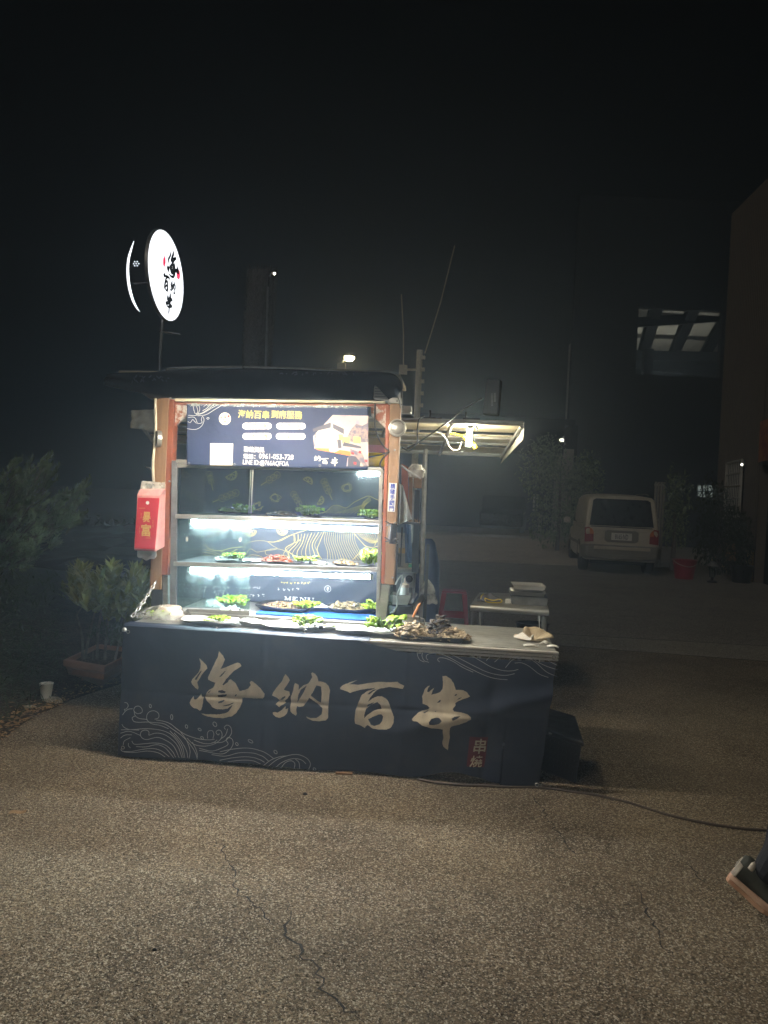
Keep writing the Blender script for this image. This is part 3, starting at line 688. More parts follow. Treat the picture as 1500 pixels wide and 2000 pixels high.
# shed with a wide dark doorway straight behind
Ys = 24.0
sx0, sx1 = at(832, 1045, Ys).x, at(1092, 1055, Ys).x
sh = thing('open_shed', 'dark shed with a wide open doorway above the pale ramp', 'building', Vector((sx0, Ys, 0)), stall=False); oo = Vector((sx0, Ys, 0))
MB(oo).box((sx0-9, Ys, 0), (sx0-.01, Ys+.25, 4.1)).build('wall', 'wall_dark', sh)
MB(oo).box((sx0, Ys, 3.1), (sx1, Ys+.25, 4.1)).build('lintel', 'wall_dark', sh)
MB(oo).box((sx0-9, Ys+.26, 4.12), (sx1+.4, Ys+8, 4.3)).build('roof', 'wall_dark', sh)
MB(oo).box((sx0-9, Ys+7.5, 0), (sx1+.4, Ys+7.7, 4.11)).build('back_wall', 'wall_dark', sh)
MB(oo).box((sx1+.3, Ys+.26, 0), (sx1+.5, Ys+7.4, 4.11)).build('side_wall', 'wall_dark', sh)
MB(oo).box((sx0-1, Ys+.02, zt-.12), (sx1+.4, Ys+7.4, zt+.02)).build('floor', 'road', sh)
MB(oo).box((sx0-.3, Ys-.02, zt+.01), (sx1, Ys+.10, zt+.07)).build('door_track', 'wall_pale', sh)
MB(oo).box((sx1+.02, Ys-.16, 0), (sx1+.30, Ys+.22, 3.3)).build('pillar', 'wall_pale', sh)
MB(oo).box((sx1-.22, Ys+.12, zt+.02), (sx1-.05, Ys+.2, 3.1)).build('door_edge', 'wall_pale', sh)
for u in (1044, 1050): a = at(u, 965, Ys+3); b = at(u-1, 998, Ys+3); MB(oo).box((a.x-.03, Ys+3, b.z), (a.x+.03, Ys+3.05, a.z)).build('handle_bar', 'white_metal', sh)
for u, v0, v1 in ((1056, 1004, 1040), (1081, 1010, 1048)): a = at(u, v0, Ys+.3); b = at(u, v1, Ys+.3); MB(oo).box((a.x-.05, Ys+.30, b.z), (a.x+.05, Ys+.34, a.z)).build('door_panel', 'wall_pale', sh)
# a bike-shaped dark vehicle stored in the shed: only its faint outline shows
vc = Vector((at(985, 1010, 29).x, 29.2, zt)); sv = thing('stored_car', 'dark car parked in the gloom inside the open shed', 'car', vc, R(78), stall=False)
mb = MB(); prof = [(-1.9, .25), (-1.92, .75), (-1.1, .9), (-.6, 1.38), (.8, 1.4), (1.5, .95), (1.95, .85), (1.95, .25)]
mb.prism([(p[0], p[1]) for p in prof], -.8, .8, 'xz'); mb.build('body', 'car_glass', sv, bevel=.06)
for x in (-1.25, 1.25):
    m2 = MB(); m2.lathe([(0, -.1), (.3, -.1), (.32, -.05), (.32, .05), (.3, .1), (0, .1)], (x, -.76, .32), 18, M=Matrix.Rotation(R(90), 3, 'X')); m2.build('wheel', 'rubber', sv)
for x in (-1.2, 1.3): m2 = MB(); m2.box((x-.15, -.83, .72), (x+.15, -.81, .78)); m2.build('headlight', 'chrome', sv)

# poles, street lamp
def pole(name, label, cat, u0, v0, u1, v1, Y, r0, r1, mat, group=None):
    a, b = at(u0, v0, Y), at(u1, v1, Y); d = (b-a)/(b.z-a.z); base = a-d*a.z
    root = thing(name, label, cat, (base.x, base.y, 0), stall=False, group=group)
    m = MB((base.x, base.y, 0)); m.tube([base, b], [r0, r1], 12); m.build('pole', mat, root, smooth='auto'); return root, base, b
up, ub, ut = pole('utility_pole', 'pale concrete utility pole rising behind the stall roof', 'utility pole', 815, 797, 820, 684, 20, .095, .085, 'concrete_pole')
for k in range(5):
    z = 3.95+k*.32; d = (ut-ub)/(ut.z-ub.z); p = ub+d*z; m = MB((ub.x, ub.y, 0)); sgn = 1 if k % 2 == 0 else -1; m.box((p.x+.05, p.y-.13, z), (p.x+.15, p.y-.05, z+.09)); m.build('step_iron', 'concrete_pole', up)
for q0_, q1_, lab in (((830, 690), (888, 480), 'slanting stay wire running up to the right from the pale utility pole'), ((784, 575), (788, 722), 'thin upright cable hanging left of the pale utility pole')):
    a, b = at(*q0_, 19.8), at(*q1_, 19.8); m = MB(b if b.z < a.z else a); m.tube([a, a.lerp(b, .5)+Vector((.03, 0, -.05)), b], .016, 6)
    tag(place(m.build('stay_wire', 'concrete_pole'), m.o, stall=False), lab, 'wire')
pb = at(788, 722, 19.8); tb = thing('pole_bracket', 'small bracket with a lamp arm beside the pale utility pole', 'bracket', pb, stall=False)
MB(pb).box((pb.x-.12, pb.y-.06, pb.z-.12), (pb.x+.10, pb.y+.06, pb.z+.12)).build('housing', 'concrete_pole', tb)
qq = at(815, 722, 19.8); MB(pb).tube([pb, qq], .03, 6).build('arm', 'concrete_pole', tb)
lr, lb, lt = pole('street_lamp', 'glowing warm street lamp standing behind the stall roof', 'street lamp', 666, 745, 667, 712, 22, .06, .05, 'concrete_pole')
la = at(682, 699, 22); m = MB((lb.x, lb.y, 0)); m.tube([lt, la+Vector((-.1, 0, .05))], .03, 6); m.build('arm', 'dull_steel', lr)
m = MB((lb.x, lb.y, 0)); m.lathe([(0, .09), (.12, .07), (.19, .0), (.17, -.02), (0, .0)], la+Vector((0, 0, .05)), 16); m.build('lamp_head', 'dull_steel', lr)
m = MB((lb.x, lb.y, 0)); m.lathe([(0, -.10), (.09, -.08), (.14, -.02), (.14, .02), (0, .04)], la, 16); m.build('bulb', 'street_light', lr, smooth=True)
m = MB((lb.x, lb.y, 0)); c = at(667, 718, 21.8); m.box((c.x-.12, c.y-.1, c.z-.2), (c.x+.12, c.y+.1, c.z+.12)); m.build('switch_box', 'wall_pale', lr)
tr, tb0, tt0 = pole('lamp_post', 'thin pole with a tiny lit lamp left of the street lamp', 'lamp post', 520, 728, 524, 560, 9.6, .022, .018, 'dull_steel')
m = MB((tb0.x, tb0.y, 0)); c = at(536, 533, 9.6); m.tube([tt0, tt0+Vector((0, 0, .12)), c+Vector((-.03, 0, .03))], .012, 6); m.build('arm', 'dark_metal', tr)
m = MB((tb0.x, tb0.y, 0)); m.lathe([(0, .045), (.03, .03), (.035, 0), (0, .005)], c, 10); m.build('shade', 'dark_metal', tr)
m = MB((tb0.x, tb0.y, 0)); m.lathe([(0, -.03), (.014, -.015), (.014, .0), (0, .004)], c, 10); m.build('bulb', 'tiny_light', tr)
# netted trunk
a, b = at(500, 735, 19.0), at(512, 532, 19.0)
ptk = thing('wrapped_tree', 'dark wrapped tree trunk rising behind the stall roof left of the thin lamp pole', 'tree', (a.x-.2, 19.0, 0), stall=False)
m = MB((a.x-.2, 19.0, 0)); pts = [Vector((a.x-.2, 19.0, -.02)), a, a.lerp(b, .5), b]; m.tube(pts, [.42, .36, .35, .31], 12); m.build('trunk', 'bark', ptk)
m = MB((a.x-.2, 19.0, 0))
for i in range(2600):
    t = rnd.random(); p = a.lerp(b, t) if rnd.random() < .8 else pts[0].lerp(a, t); d = rvec((-.2, .5)); leaf(m, p+Vector((d.x, d.y, 0)).normalized()*.34, d+Vector((0, 0, .8)), .15, .025, .3, seg=2)
m.build('bark_fibre', 'bark', ptk)['kind'] = 'stuff'
mp_ = at(1097, 860, 23); ml = thing('porch_light', 'tiny white light on the dark wall above the pale pillar', 'lamp', mp_, stall=False)
MB().box((-.08, .0, -.06), (.08, .1, .06)).build('housing', 'white_metal', ml); MB().box((-.05, -.012, -.035), (.05, -.002, .035)).build('lens', 'tiny_light', ml)

# =================================================================== THE STALL
def qb(px, ly0, ly1, o=(0, 0, 0), mb=None):       # slab whose front face is read from four photo pixels on the plane ly0
    mb = mb or MB(o); P = [st(u, v, ly0) for u, v in px]
    mb.hexa([(P[3][0], ly0, P[3][1]), (P[2][0], ly0, P[2][1]), (P[2][0], ly1, P[2][1]), (P[3][0], ly1, P[3][1]),
             (P[0][0], ly0, P[0][1]), (P[1][0], ly0, P[1][1]), (P[1][0], ly1, P[1][1]), (P[0][0], ly1, P[0][1])])
    return mb
# ---- serving table
TZ = .732
pm('strip_metal', (.78, .75, .68), .35, .15)
tbl = thing('serving_table', 'long stainless folding table in front of the display case', 'table', (1.17, .3, 0)); to = (1.17, .3, 0)
MB(to).hexa([(0, .012, TZ-.03), (2.335, .012, TZ-.03), (2.355, .66, TZ-.03), (0, .66, TZ-.03), (0, .012, TZ), (2.335, .012, TZ), (2.355, .66, TZ), (0, .66, TZ)]).build('table_top', 'steel_top', tbl, bevel=.004)
for k in range(3):
    z = TZ+.001-.0175*(k+1)
    MB(to).box((1.30-.02*k, -.014+.003*k, z), (2.345, .011, z+.0125)).build('edge_strip', 'strip_metal', tbl, bevel=.002)
for x in (.08, 2.2):
    for y in (.08, .58): MB(to).tube([(x, y, .0), (x, y, TZ-.03)], .016, 8).build('leg', 'dull_steel', tbl)
# ---- printed cloth over the front
def zmin(x): return .008+.010*noise.noise(Vector((x*3.3, 1, 2)))+.042*math.exp(-((x-1.83)/.14)**2)+.008*math.sin(x*2.1)**2+(.004 if x < 2.1 else -.003)
def xr_(x, z): return x*(1+.020*(z/.73)) if x > 1.2 else x*(1+.020*(z/.73)*max(0, (x-.2))/1.0)
def cy(x, z):
    k = 1-z/.73
    y = -.026-.010*k*math.sin(2.6*x+.6)-.006*k*math.sin(6.5*x+1.5)
    y -= .022*math.exp(-((z-(.20+.30*(x-1.35)))/.055)**2)*max(0, min(1, (x-1.35)/.3))   # drag fold to the right corner
    y += .014*math.exp(-((x-1.98-.08*z)/.035)**2)*(k+.2)-.010*math.exp(-((x-.86-.10*z)/.05)**2)*k
    y -= .004*math.sin(3.1*x+9*z)*math.sin(2*x)+.0035*math.exp(-((x-.78)/.010)**2)+.003*math.exp(-((x-1.55)/.010)**2)-.003*math.exp(-((z-.37)/.012)**2)
    y += .010*math.exp(-((x-.16+.2*(z-.73))/.05)**2)*max(0, z-.35)
    y -= .0025*noise.noise(Vector((x*9, z*9, 0)))+.016*noise.noise(Vector((x*2.2, z*2.6, 5)))-.006*noise.noise(Vector((x*5.5+z*3, z*4, 8)))
    if x > 2.12: y += .02*((x-2.12)/.2)**2*(.4+k*.6)
    return y
def cloth(x, z): return (x, cy(x, z), z)
tc_ = thing('printed_cloth', 'dark blue cloth with four gold brush characters hung along the table front', 'tablecloth', (1.17, -.02, 0)); co = Vector((1.17, -.02, 0))
mb = MB(co)
def cf(a, b):
    x = -.012+a*2.345; zt_ = .727 if x < 1.28 else .727-.052*min(1, (x-1.28)/.25)*1
    x2 = x-(.055*(1-b) if a > .9 else .055*(1-b)*a*.6) * (a**3)
    z = zmin(x)+(zt_-zmin(x))*b
    return (x2+.0015*math.sin(z*40)*(1 if a in (0, 1) else 0), cy(x, z), z)
mb.grid(cf, 220, 70)
mb.build('cloth', 'navy_cloth', tc_, smooth=True)
mb = MB(co)                                           # the cloth runs a little round the left side and over the table edge
mb.grid(lambda a, b: (-.012-.0*a, cy(-.012, .73*b)+a*.35, .01+.717*b), 12, 12); mb.build('side_flap', 'navy_cloth', tc_, smooth=True)
mb = MB(co); mb.grid(lambda a, b: (-.012+a*1.36, cy(-.012+a*1.36, .727)*(1-b)+.06*b, .727+.0085*math.sin(min(1, b*4)*1.57)), 60, 6); mb.build('top_fold', 'navy_cloth', tc_, smooth=True)
CO = co
class On:                                            # print surface: stall coordinates minus the thing's own origin
    def __init__(s, fn, o): s.fn = fn; s.o = Vector(o)
    def __call__(s, x, z): return Vector(s.fn(x, z))-s.o
oncloth = On(lambda x, z: (x, cy(x, z)-.0030, z), co)
def pxp(pts, ox, oy, s, ly): return [st(ox+X/s, oy+Y/s, ly) for X, Y in pts]
hai = [[(165,165),(185,185),(235,235),(243,265),(215,295),(190,325),(165,370),(145,400),(157,450),(150,472),(125,455),(95,420),(85,395),(100,365),(130,335),(160,300),(175,265),(178,215)],
 [(185,285),(165,305),(120,372),(137,376),(165,330),(187,292)],
 [(105,535),(110,565),(130,570),(160,540),(182,510),(190,545),(205,545),(198,600),(180,670),(165,678),(140,660),(105,650),(75,620),(68,600),(80,570)],
 [(355,97),(395,140),(413,178),(395,225),(368,272),(430,250),(500,220),(540,208),(560,215),(575,240),(540,265),(500,290),(460,330),(420,375),(388,425),(400,430),(420,412),(440,400),(455,375),(470,370),(490,385),(520,410),(540,450),(555,485),(600,475),(640,460),(665,425),(655,400),(670,383),(710,410),(760,455),(800,510),(795,540),(780,555),(720,557),(640,553),(580,550),(580,590),(560,640),(520,700),(480,730),(400,750),(300,745),(220,727),(175,705),(230,712),(330,715),(400,705),(440,690),(470,650),(485,620),(440,655),(390,665),(330,662),(290,645),(265,610),(235,580),(218,545),(230,505),(265,470),(300,450),(320,405),(290,395),(250,375),(248,350),(280,285),(320,200),(345,150)],
 [(415,290),(380,320),(355,350),(372,345),(400,318),(420,292)],[(350,480),(385,475),(420,490),(415,503),(380,505),(345,498)],[(340,525),(430,515),(425,535),(380,545),(345,545)],
 [(345,590),(400,572),(410,580),(380,600),(350,605)],[(497,596),(450,615),(388,628),(400,634),(450,628),(492,606)],[(515,520),(505,540),(520,535),(528,515)],[(248,498),(270,478),(274,484),(252,508)]]
na = [[(1003,315),(1030,345),(1045,375),(1020,420),(985,468),(1000,475),(1040,488),(1045,520),(1015,560),(990,580),(1007,595),(985,610),(955,625),(940,640),(905,612),(920,595),(945,575),(920,550),(888,535),(870,525),(885,490),(930,430),(970,385),(985,345)],
 [(1000,530),(970,545),(945,574),(975,566),(1000,545)],[(1003,628),(1000,660),(1028,650),(1015,700),(990,725),(950,742),(910,735),(880,710),(877,690),(900,685),(925,692),(960,670)],
 [(1093,405),(1110,410),(1132,425),(1128,470),(1170,430),(1220,410),(1240,385),(1262,345),(1250,310),(1265,300),(1290,315),(1310,345),(1320,390),(1350,392),(1390,405),(1415,430),(1433,475),(1425,530),(1415,640),(1413,745),(1390,770),(1330,777),(1260,770),(1215,750),(1200,730),(1240,745),(1300,745),(1350,710),(1358,650),(1310,605),(1260,570),(1230,548),(1200,600),(1170,632),(1130,638),(1115,630),(1105,660),(1110,710),(1100,725),(1070,705),(1048,680),(1045,640),(1055,590),(1053,540),(1075,480),(1085,430)],
 [(1300,428),(1345,440),(1352,500),(1345,600),(1300,570),(1245,530),(1268,490)],[(1205,430),(1150,470),(1125,520),(1112,600),(1150,540),(1190,470)]]
bai = [[(248,130),(200,155),(160,172),(205,172),(250,178),(350,162),(450,150),(560,155),(635,150),(650,165),(700,188),(685,220),(640,212),(560,200),(480,212),(440,225),(400,262),(375,295),(345,345),(390,310),(440,290),(480,290),(520,310),(545,340),(560,380),(580,440),(600,490),(595,550),(570,590),(530,608),(460,608),(400,600),(345,565),(325,580),(320,595),(280,570),(225,550),(220,500),(228,420),(255,350),(285,280),(330,245),(400,220),(420,210),(350,215),(280,225),(200,245),(175,255),(150,240),(80,215),(82,200),(110,175),(180,150)],
 [(480,413),(470,375),(440,345),(380,370),(330,410),(312,470),(312,500),(340,470),(400,430),(440,417)],[(350,510),(400,485),(450,465),(480,465),(495,485),(485,530),(460,560),(410,575),(375,560)],[(335,388),(352,366),(410,345),(395,360),(350,388)],[(340,268),(395,228),(440,222),(400,240),(360,272)]]
chuan = [[(1070,90),(1110,88),(1150,115),(1180,155),(1195,200),(1200,220),(1275,225),(1310,245),(1340,285),(1310,300),(1260,315),(1210,340),(1195,355),(1200,370),(1180,395),(1170,410),(1185,430),(1250,435),(1310,450),(1345,480),(1348,500),(1300,530),(1230,555),(1160,572),(1145,590),(1140,640),(1143,690),(1130,760),(1125,815),(1105,800),(1080,780),(1070,740),(1080,690),(1075,640),(1075,605),(1030,597),(960,590),(900,570),(870,560),(830,530),(785,525),(775,508),(800,480),(830,450),(880,425),(930,415),(948,400),(920,375),(880,362),(878,320),(872,290),(890,250),(900,220),(925,195),(950,185),(930,215),(922,245),(940,250),(965,225),(992,207),(975,235),(962,275),(1000,265),(1050,245),(1072,215),(1078,150)],
 [(940,530),(965,500),(1010,488),(1040,490),(1065,520),(1040,545),(990,557),(945,555)],[(1160,495),(1190,475),(1245,470),(1215,495),(1170,515)],[(1018,352),(1046,322),(1058,324),(1048,345)],[(1185,282),(1200,262),(1213,262),(1206,278)],[(885,445),(940,421),(925,435),(895,452)],[(992,434),(1012,426),(1008,438)],[(1195,330),(1230,303),(1262,292),(1240,308)]]
def rough(poly, amp=1.6):                           # ragged dry-brush edge
    out = []
    for i, p in enumerate(poly):
        q = poly[(i+1) % len(poly)]; L_ = math.hypot(q[0]-p[0], q[1]-p[1]); n = max(1, int(L_/12))
        for j in range(n):
            t = j/n; out.append((p[0]+(q[0]-p[0])*t+(rnd.uniform(-amp, amp) if j else 0), p[1]+(q[1]-p[1])*t+(rnd.uniform(-amp, amp) if j else 0)))
    return out
for ch, ox, oy in ((hai, 360, 1250), (na, 360, 1250), (bai, 650, 1300), (chuan, 650, 1300)):
    print_on(oncloth, poly2d([pxp(rough(p), ox, oy, 5, 0) for p in ch]), 'brush_character', 'gold_print', tc_, cut=.03)
wl_ = [[(70,70),(90,75),(97,95),(85,115),(70,120),(75,130)],[(57,160),(75,135),(100,118),(130,115)],[(190,145),(165,150),(140,130),(145,105),(170,95),(195,110),(200,135),(185,150)],
[(140,130),(150,165),(180,185),(225,190),(235,195)],[(150,165),(128,180),(140,205),(175,212),(235,210),(300,215),(360,225),(420,265),(480,310),(540,370),(580,430),(598,480)],
[(290,190),(318,180),(318,150),(290,130),(255,135),(235,160),(237,195),(270,222),(330,235),(390,260)],[(300,195),(350,205),(400,225),(450,265),(500,300),(560,325),(620,340),(680,345),(720,340)],
[(55,225),(70,245),(110,262),(180,268)],[(50,265),(150,262),(240,258),(330,268),(400,295),(450,345),(480,400),(500,470)],[(45,290),(110,275),(190,305)],
[(250,305),(250,280),(230,268),(200,275),(190,300),(205,325),(240,335),(310,320),(370,340),(430,385),(470,470)],[(250,305),(300,290),(360,300),(420,340),(460,390),(490,470)],[(45,325),(80,302),(130,300)],
[(65,375),(75,345),(120,320)],[(105,360),(105,380),(120,395)],[(130,345),(150,368),(220,365),(300,360),(370,375),(420,420),(445,465)],[(160,385),(230,388),(310,372),(370,395),(410,440),(430,468)],
[(48,405),(60,420),(130,420),(210,405),(290,400),(350,420),(400,460)],[(70,425),(150,428),(240,418),(320,430),(370,460)],[(475,285),(520,350),(545,420),(540,475)],[(400,275),(450,330),(490,390),(510,470)],
[(520,330),(570,375),(640,390),(710,378),(760,345),(775,310),(765,280),(745,275),(730,290),(745,310),(755,300)],[(570,345),(640,370),(700,370),(740,345)],[(670,335),(668,300),(680,280),(705,280),(715,305),(708,335)],
[(800,270),(790,255),(810,238),(835,250),(845,285),(830,320),(780,360),(700,365)],[(815,265),(800,310),(770,335)],[(820,325),(805,345),(820,375),(780,400),(700,425),(610,405)],[(820,325),(850,340),(855,380),(820,425),(760,445),(610,420)],
[(760,430),(850,410),(960,400),(1050,415),(1110,440),(1155,470)],[(700,450),(800,460),(900,435),(1000,435),(1070,455),(1120,490)],[(760,490),(860,470),(960,462),(1040,475),(1090,500)],[(820,500),(920,487),(1000,490),(1060,510)],
[(1080,525),(1140,480),(1200,460),(1250,458)],[(1115,530),(1180,480),(1260,455),(1330,452),(1390,480),(1417,520),(1405,560)],[(1170,535),(1220,500),(1290,480),(1350,490),(1385,520)],[(1205,545),(1240,505),(1280,495),(1305,515),(1300,555)],[(1310,485),(1335,510),(1340,555)],
[(430,290),(480,350),(520,420),(530,470)],[(560,360),(590,420),(600,470)]]
drops = [(258,95,8,12),(410,178,8,18),(516,248,9,12),(612,270,12,8),(722,232,14,16),(630,330,10,9),(885,373,10,10),(985,352,18,10),(1170,425,12,12),(1447,560,10,9)]
for x, y, a, b in drops: wl_.append([(x+a*math.cos(t*.785), y+b*math.sin(t*.785)+a*.4*math.cos(t*.785)) for t in range(9)])
m1 = ribbon2d([pxp(s, 230, 1350, 3.75, 0) for s in wl_], .0031, 5)
wr_ = [[(145,308),(100,285),(78,235),(95,185),(150,150),(230,143),(330,150),(420,180),(510,200),(600,240),(700,295),(800,350),(900,380),(990,385),(1055,372)],
[(190,310),(145,295),(122,250),(135,210),(180,188),(260,188),(350,205),(450,250),(550,300),(650,350),(750,395),(850,422),(940,427),(1020,412)],
[(180,290),(163,265),(175,235),(230,220),(300,225),(400,265),(500,320),(600,370),(720,425),(830,460),(950,470)],[(295,305),(275,285),(290,265),(350,268),(430,300),(520,355),(620,400)],
[(560,168),(520,205)],[(660,180),(640,205),(610,245)],[(840,200),(800,228),(745,285)],[(960,217),(900,240),(825,300)],[(1040,242),(1000,245),(970,275)],[(1080,250),(1020,270),(980,295),(930,355)],
[(1040,262),(1100,257),(1170,275),(1240,320),(1330,400),(1435,448)],[(1180,255),(1240,300),(1330,345),(1440,383)],[(1305,260),(1370,305),(1440,340)],[(1020,310),(1090,310),(1170,350),(1260,420),(1350,455)],[(-50,8),(-35,5),(-20,15),(-28,25)]]
m2 = ribbon2d([pxp(s, 800, 1230, 5, 0) for s in wr_], .0028, 5)
print_on(oncloth, m1, 'wave_lines', 'grey_print', tc_); print_on(oncloth, m2, 'wave_lines', 'grey_print', tc_)
print_on(oncloth, poly2d([[st(u, v, 0) for u, v in ((917, 1436), (953, 1438), (946, 1496), (911, 1493))]]), 'red_square', 'dull_red_print', tc_, cut=.03)
oncl2 = On(lambda x, z: (x, cy(x, z)-.0045, z), co)
def skew(m, k, c): return [(x+k*(z-c), z) for x, z in m[0]], m[1]
a = st(923, 1468, 0); b = st(948, 1441, 0); print_on(oncl2, skew(fit(text2d('串', .015), a[0], a[1], b[0], b[1]), .12, a[1]), 'lettering', 'gold_print', tc_)
a = st(916, 1494, 0); b = st(941, 1473, 0); print_on(oncl2, skew(fit(text2d('燒', .015), a[0], a[1], b[0], b[1]), .15, a[1]), 'lettering', 'gold_print', tc_)
def ring(o, c, r, t, n=16, tilt=90, m='chrome', name='grommet', parent=None):
    M_ = Matrix.Rotation(R(tilt), 4, 'X'); mb = MB(o)
    mb.tube([Vector(c)+(M_ @ Vector((r*math.cos(2*math.pi*i/n), r*math.sin(2*math.pi*i/n), 0))) for i in range(n)], t, 6, closed=True); return mb.build(name, m, parent, smooth=True)
for u, v in ((255, 1232), (428, 1222), (598, 1231), (1083, 1283), (1048, 1533), (247, 1455)):
    x, z = st(u, v, 0); ring(co, (min(2.32, max(.0, x)), cy(x, z)-.004, max(z, zmin(x)+.015)), .0085, .0022, parent=tc_)

# ---- wheeled cart frame
cart = thing('food_cart', 'roofed food cart with painted wooden posts behind the long table', 'food cart', (.7, .6, 0)); ko = Vector((.7, .6, 0))
MB(ko).box((.09, .675, .12), (1.50, 1.25, .71)).build('cart_body', 'dull_steel', cart, bevel=.01)
for x, y in ((.2, .80), (1.38, .80), (.2, 1.15), (1.38, 1.15)):
    m = MB(ko); m.lathe([(0, -.02), (.05, -.02), (.06, -.012), (.06, .012), (.05, .02), (0, .02)], (x, y, .06), 14, M=Matrix.Rotation(R(90), 3, 'Y')); m.build('wheel', 'rubber', cart)
    MB(ko).box((x-.022, y-.02, .05), (x+.022, y+.02, .119)).build('caster_fork', 'dark_metal', cart)
# left post: brown timber with a reddish side, dark metal stub below
qb([(306, 776), (330, 777), (314, 1152), (292, 1151)], .37, .43, ko).build('post', 'wood_post', cart, bevel=.004)
qb([(330.5, 779), (340, 780), (327, 1123), (314.5, 1123)], .372, .45, ko).build('post_side', 'rust_paint', cart, bevel=.003)
qb([(296, 1122), (318, 1122), (317, 1215), (294, 1215)], .382, .428, ko).build('post_foot', 'dark_metal', cart, bevel=.003)
qb([(318.5, 1124), (328, 1124), (328, 1200), (317.5, 1200)], .39, .43, ko).build('foot_trim', 'steel', cart, bevel=.002)
# right post
qb([(762, 788), (783, 789), (770, 1143), (751, 1141)], .35, .41, ko).build('post', 'wood_post', cart, bevel=.004)
qb([(754, 790), (761.5, 790), (750.5, 1141), (744, 1140)], .352, .43, ko).build('post_side', 'rust_paint', cart, bevel=.003)
qb([(745, 1142), (762, 1143), (752, 1222), (737, 1221)], .355, .40, ko).build('post_foot', 'worn_steel', cart, bevel=.003)
MBq = qb([(779, 740), (786, 741), (785, 790), (779, 790)], .36, .40, ko); MBq.build('post_cap', 'dark_metal', cart)
qb([(757, 776), (784, 777), (784, 788), (757, 787.5)], .345, .42, ko).build('corner_plate', 'steel', cart, bevel=.002)
def bolt(u, v, ly, parent=cart, o=ko, r=.007):
    x, z = st(u, v, ly); m = MB(o); m.lathe([(r, 0), (r, .004), (r*.5, .007), (0, .007)], (x, ly, z), 8, M=Matrix.Rotation(R(90), 3, 'X')); m.build('bolt', 'chrome', parent)
for u, v in ((776, 783), (771, 879), (767, 1128), (331, 940), (333, 778)): bolt(u, v, .345)
# peeling gusset brackets in both top corners
for px in (((341, 790), (364, 792), (364, 810), (341, 832)), ((754, 792), (754, 838), (738, 822), (725, 812), (724, 794))):
    P = [st(u, v, .40) for u, v in px]; m = MB(ko); m.prism(P, .40, .43, 'xz'); m.build('bracket', 'peeled_paint', cart, bevel=.002)
qb([(341, 784), (757, 788), (757, 793), (341, 790)], .41, .45, ko).build('header_beam', 'rust_paint', cart)
# roof
x0, z0 = st(318, 772, .30); x1, z1 = st(786, 778, .30)
rf = MB(ko); rf.hexa([(x0-.03, -.22, z0+.04), (x1+.02, -.22, z1+.035), (x1+.01, .42, z1+.06), (x0-.03, .42, z0+.065), (x0-.03, -.22, z0+.055), (x1+.02, -.22, z1+.05), (x1+.01, .42, z1+.08), (x0-.03, .42, z0+.085)]); rf.build('roof', 'canopy_sheet', cart)
# dark tarpaulin valance and roll over the roof, drooping past the left post
VL = -.26
def val(u, v): x, z = st(u, v, VL); return x, z
top_px = [(214, 733), (230, 730), (300, 731), (330, 727), (400, 724), (500, 723), (600, 726), (700, 728), (755, 731), (775, 737), (784, 750), (786, 768)]
bot_px = [(206, 752), (240, 760), (285, 768), (330, 775), (400, 776), (500, 778), (600, 780), (700, 782), (735, 783), (752, 782), (766, 776), (776, 772)]
TP = bez([(*val(*p), 0) for p in top_px], 6); BP = bez([(*val(*p), 0) for p in bot_px], 6)
def valfn(a, b):
    i = a*(len(TP)-1); k = min(int(i), len(TP)-2); f = i-k; t = TP[k].lerp(TP[k+1], f); q = BP[k].lerp(BP[k+1], f); p = q.lerp(t, b)
    return (p.x, VL-.05*math.sin(b*2.4)+.012*math.sin(p.x*9+b*3)+.02*noise.noise(Vector((p.x*4, b*2, 0)))+.10*max(0, -.02-p.x), p.y)
m = MB(ko); m.grid(valfn, 110, 14); m.build('valance', 'tarp_dark', cart, smooth=True, solid=.006)
def rollfn(a, b):                                   # tarpaulin running back over the roof
    i = a*(len(TP)-1); k = min(int(i), len(TP)-2); f = i-k; t = TP[k].lerp(TP[k+1], f)
    return (min(t.x, TP[-12].x)-.03*b, VL+b*.70, max(t.y, TP[20].y-.05)-.004-.03*b+.012*math.sin(t.x*11+b*6))
m = MB(ko); m.grid(rollfn, 80, 16); m.build('roof_tarp', 'tarp_dark', cart, smooth=True, solid=.005)
pp = bez([Vector((*val(u, v), 0)) for u, v in ((325, 727), (345, 724), (430, 722), (520, 723), (640, 727), (740, 731), (770, 735), (783, 745), (786, 766))], 6)
m = MB(ko); m.tube([(p.x, VL-.01, p.y+.012) for p in pp], .005, 6); m.build('edge_rope', 'dull_steel', cart, smooth=True)
x, z = val(476, 724); m = MB(ko)
for k in range(7): d = rvec((-.3, 1)); m.tube([(x, VL, z), Vector((x, VL, z))+d*.03], .003, 4)
m.build('rope_knot', 'black_cable', cart)
sc_ = []                                             # illegible faint brush writing along the valance
for cx in (278, 295, 312, 332):
    for k in range(6): a0 = rnd.uniform(-7, 7); b0 = rnd.uniform(-6, 6); sc_.append([val(cx+a0, 743+b0), val(cx+a0+rnd.uniform(-5, 5), 743+b0+rnd.uniform(1, 6))])
for cx in range(560, 720, 22):
    for k in range(3): a0 = rnd.uniform(-8, 8); sc_.append([val(cx+a0, 733+rnd.uniform(-2, 2)), val(cx+a0+rnd.uniform(-7, 7), 735+rnd.uniform(-2, 3))])
print_on(On(lambda x, z: (x, VL-.075, z), ko), ribbon2d(sc_, .006, 2), 'faded_writing', 'dark_print', cart)
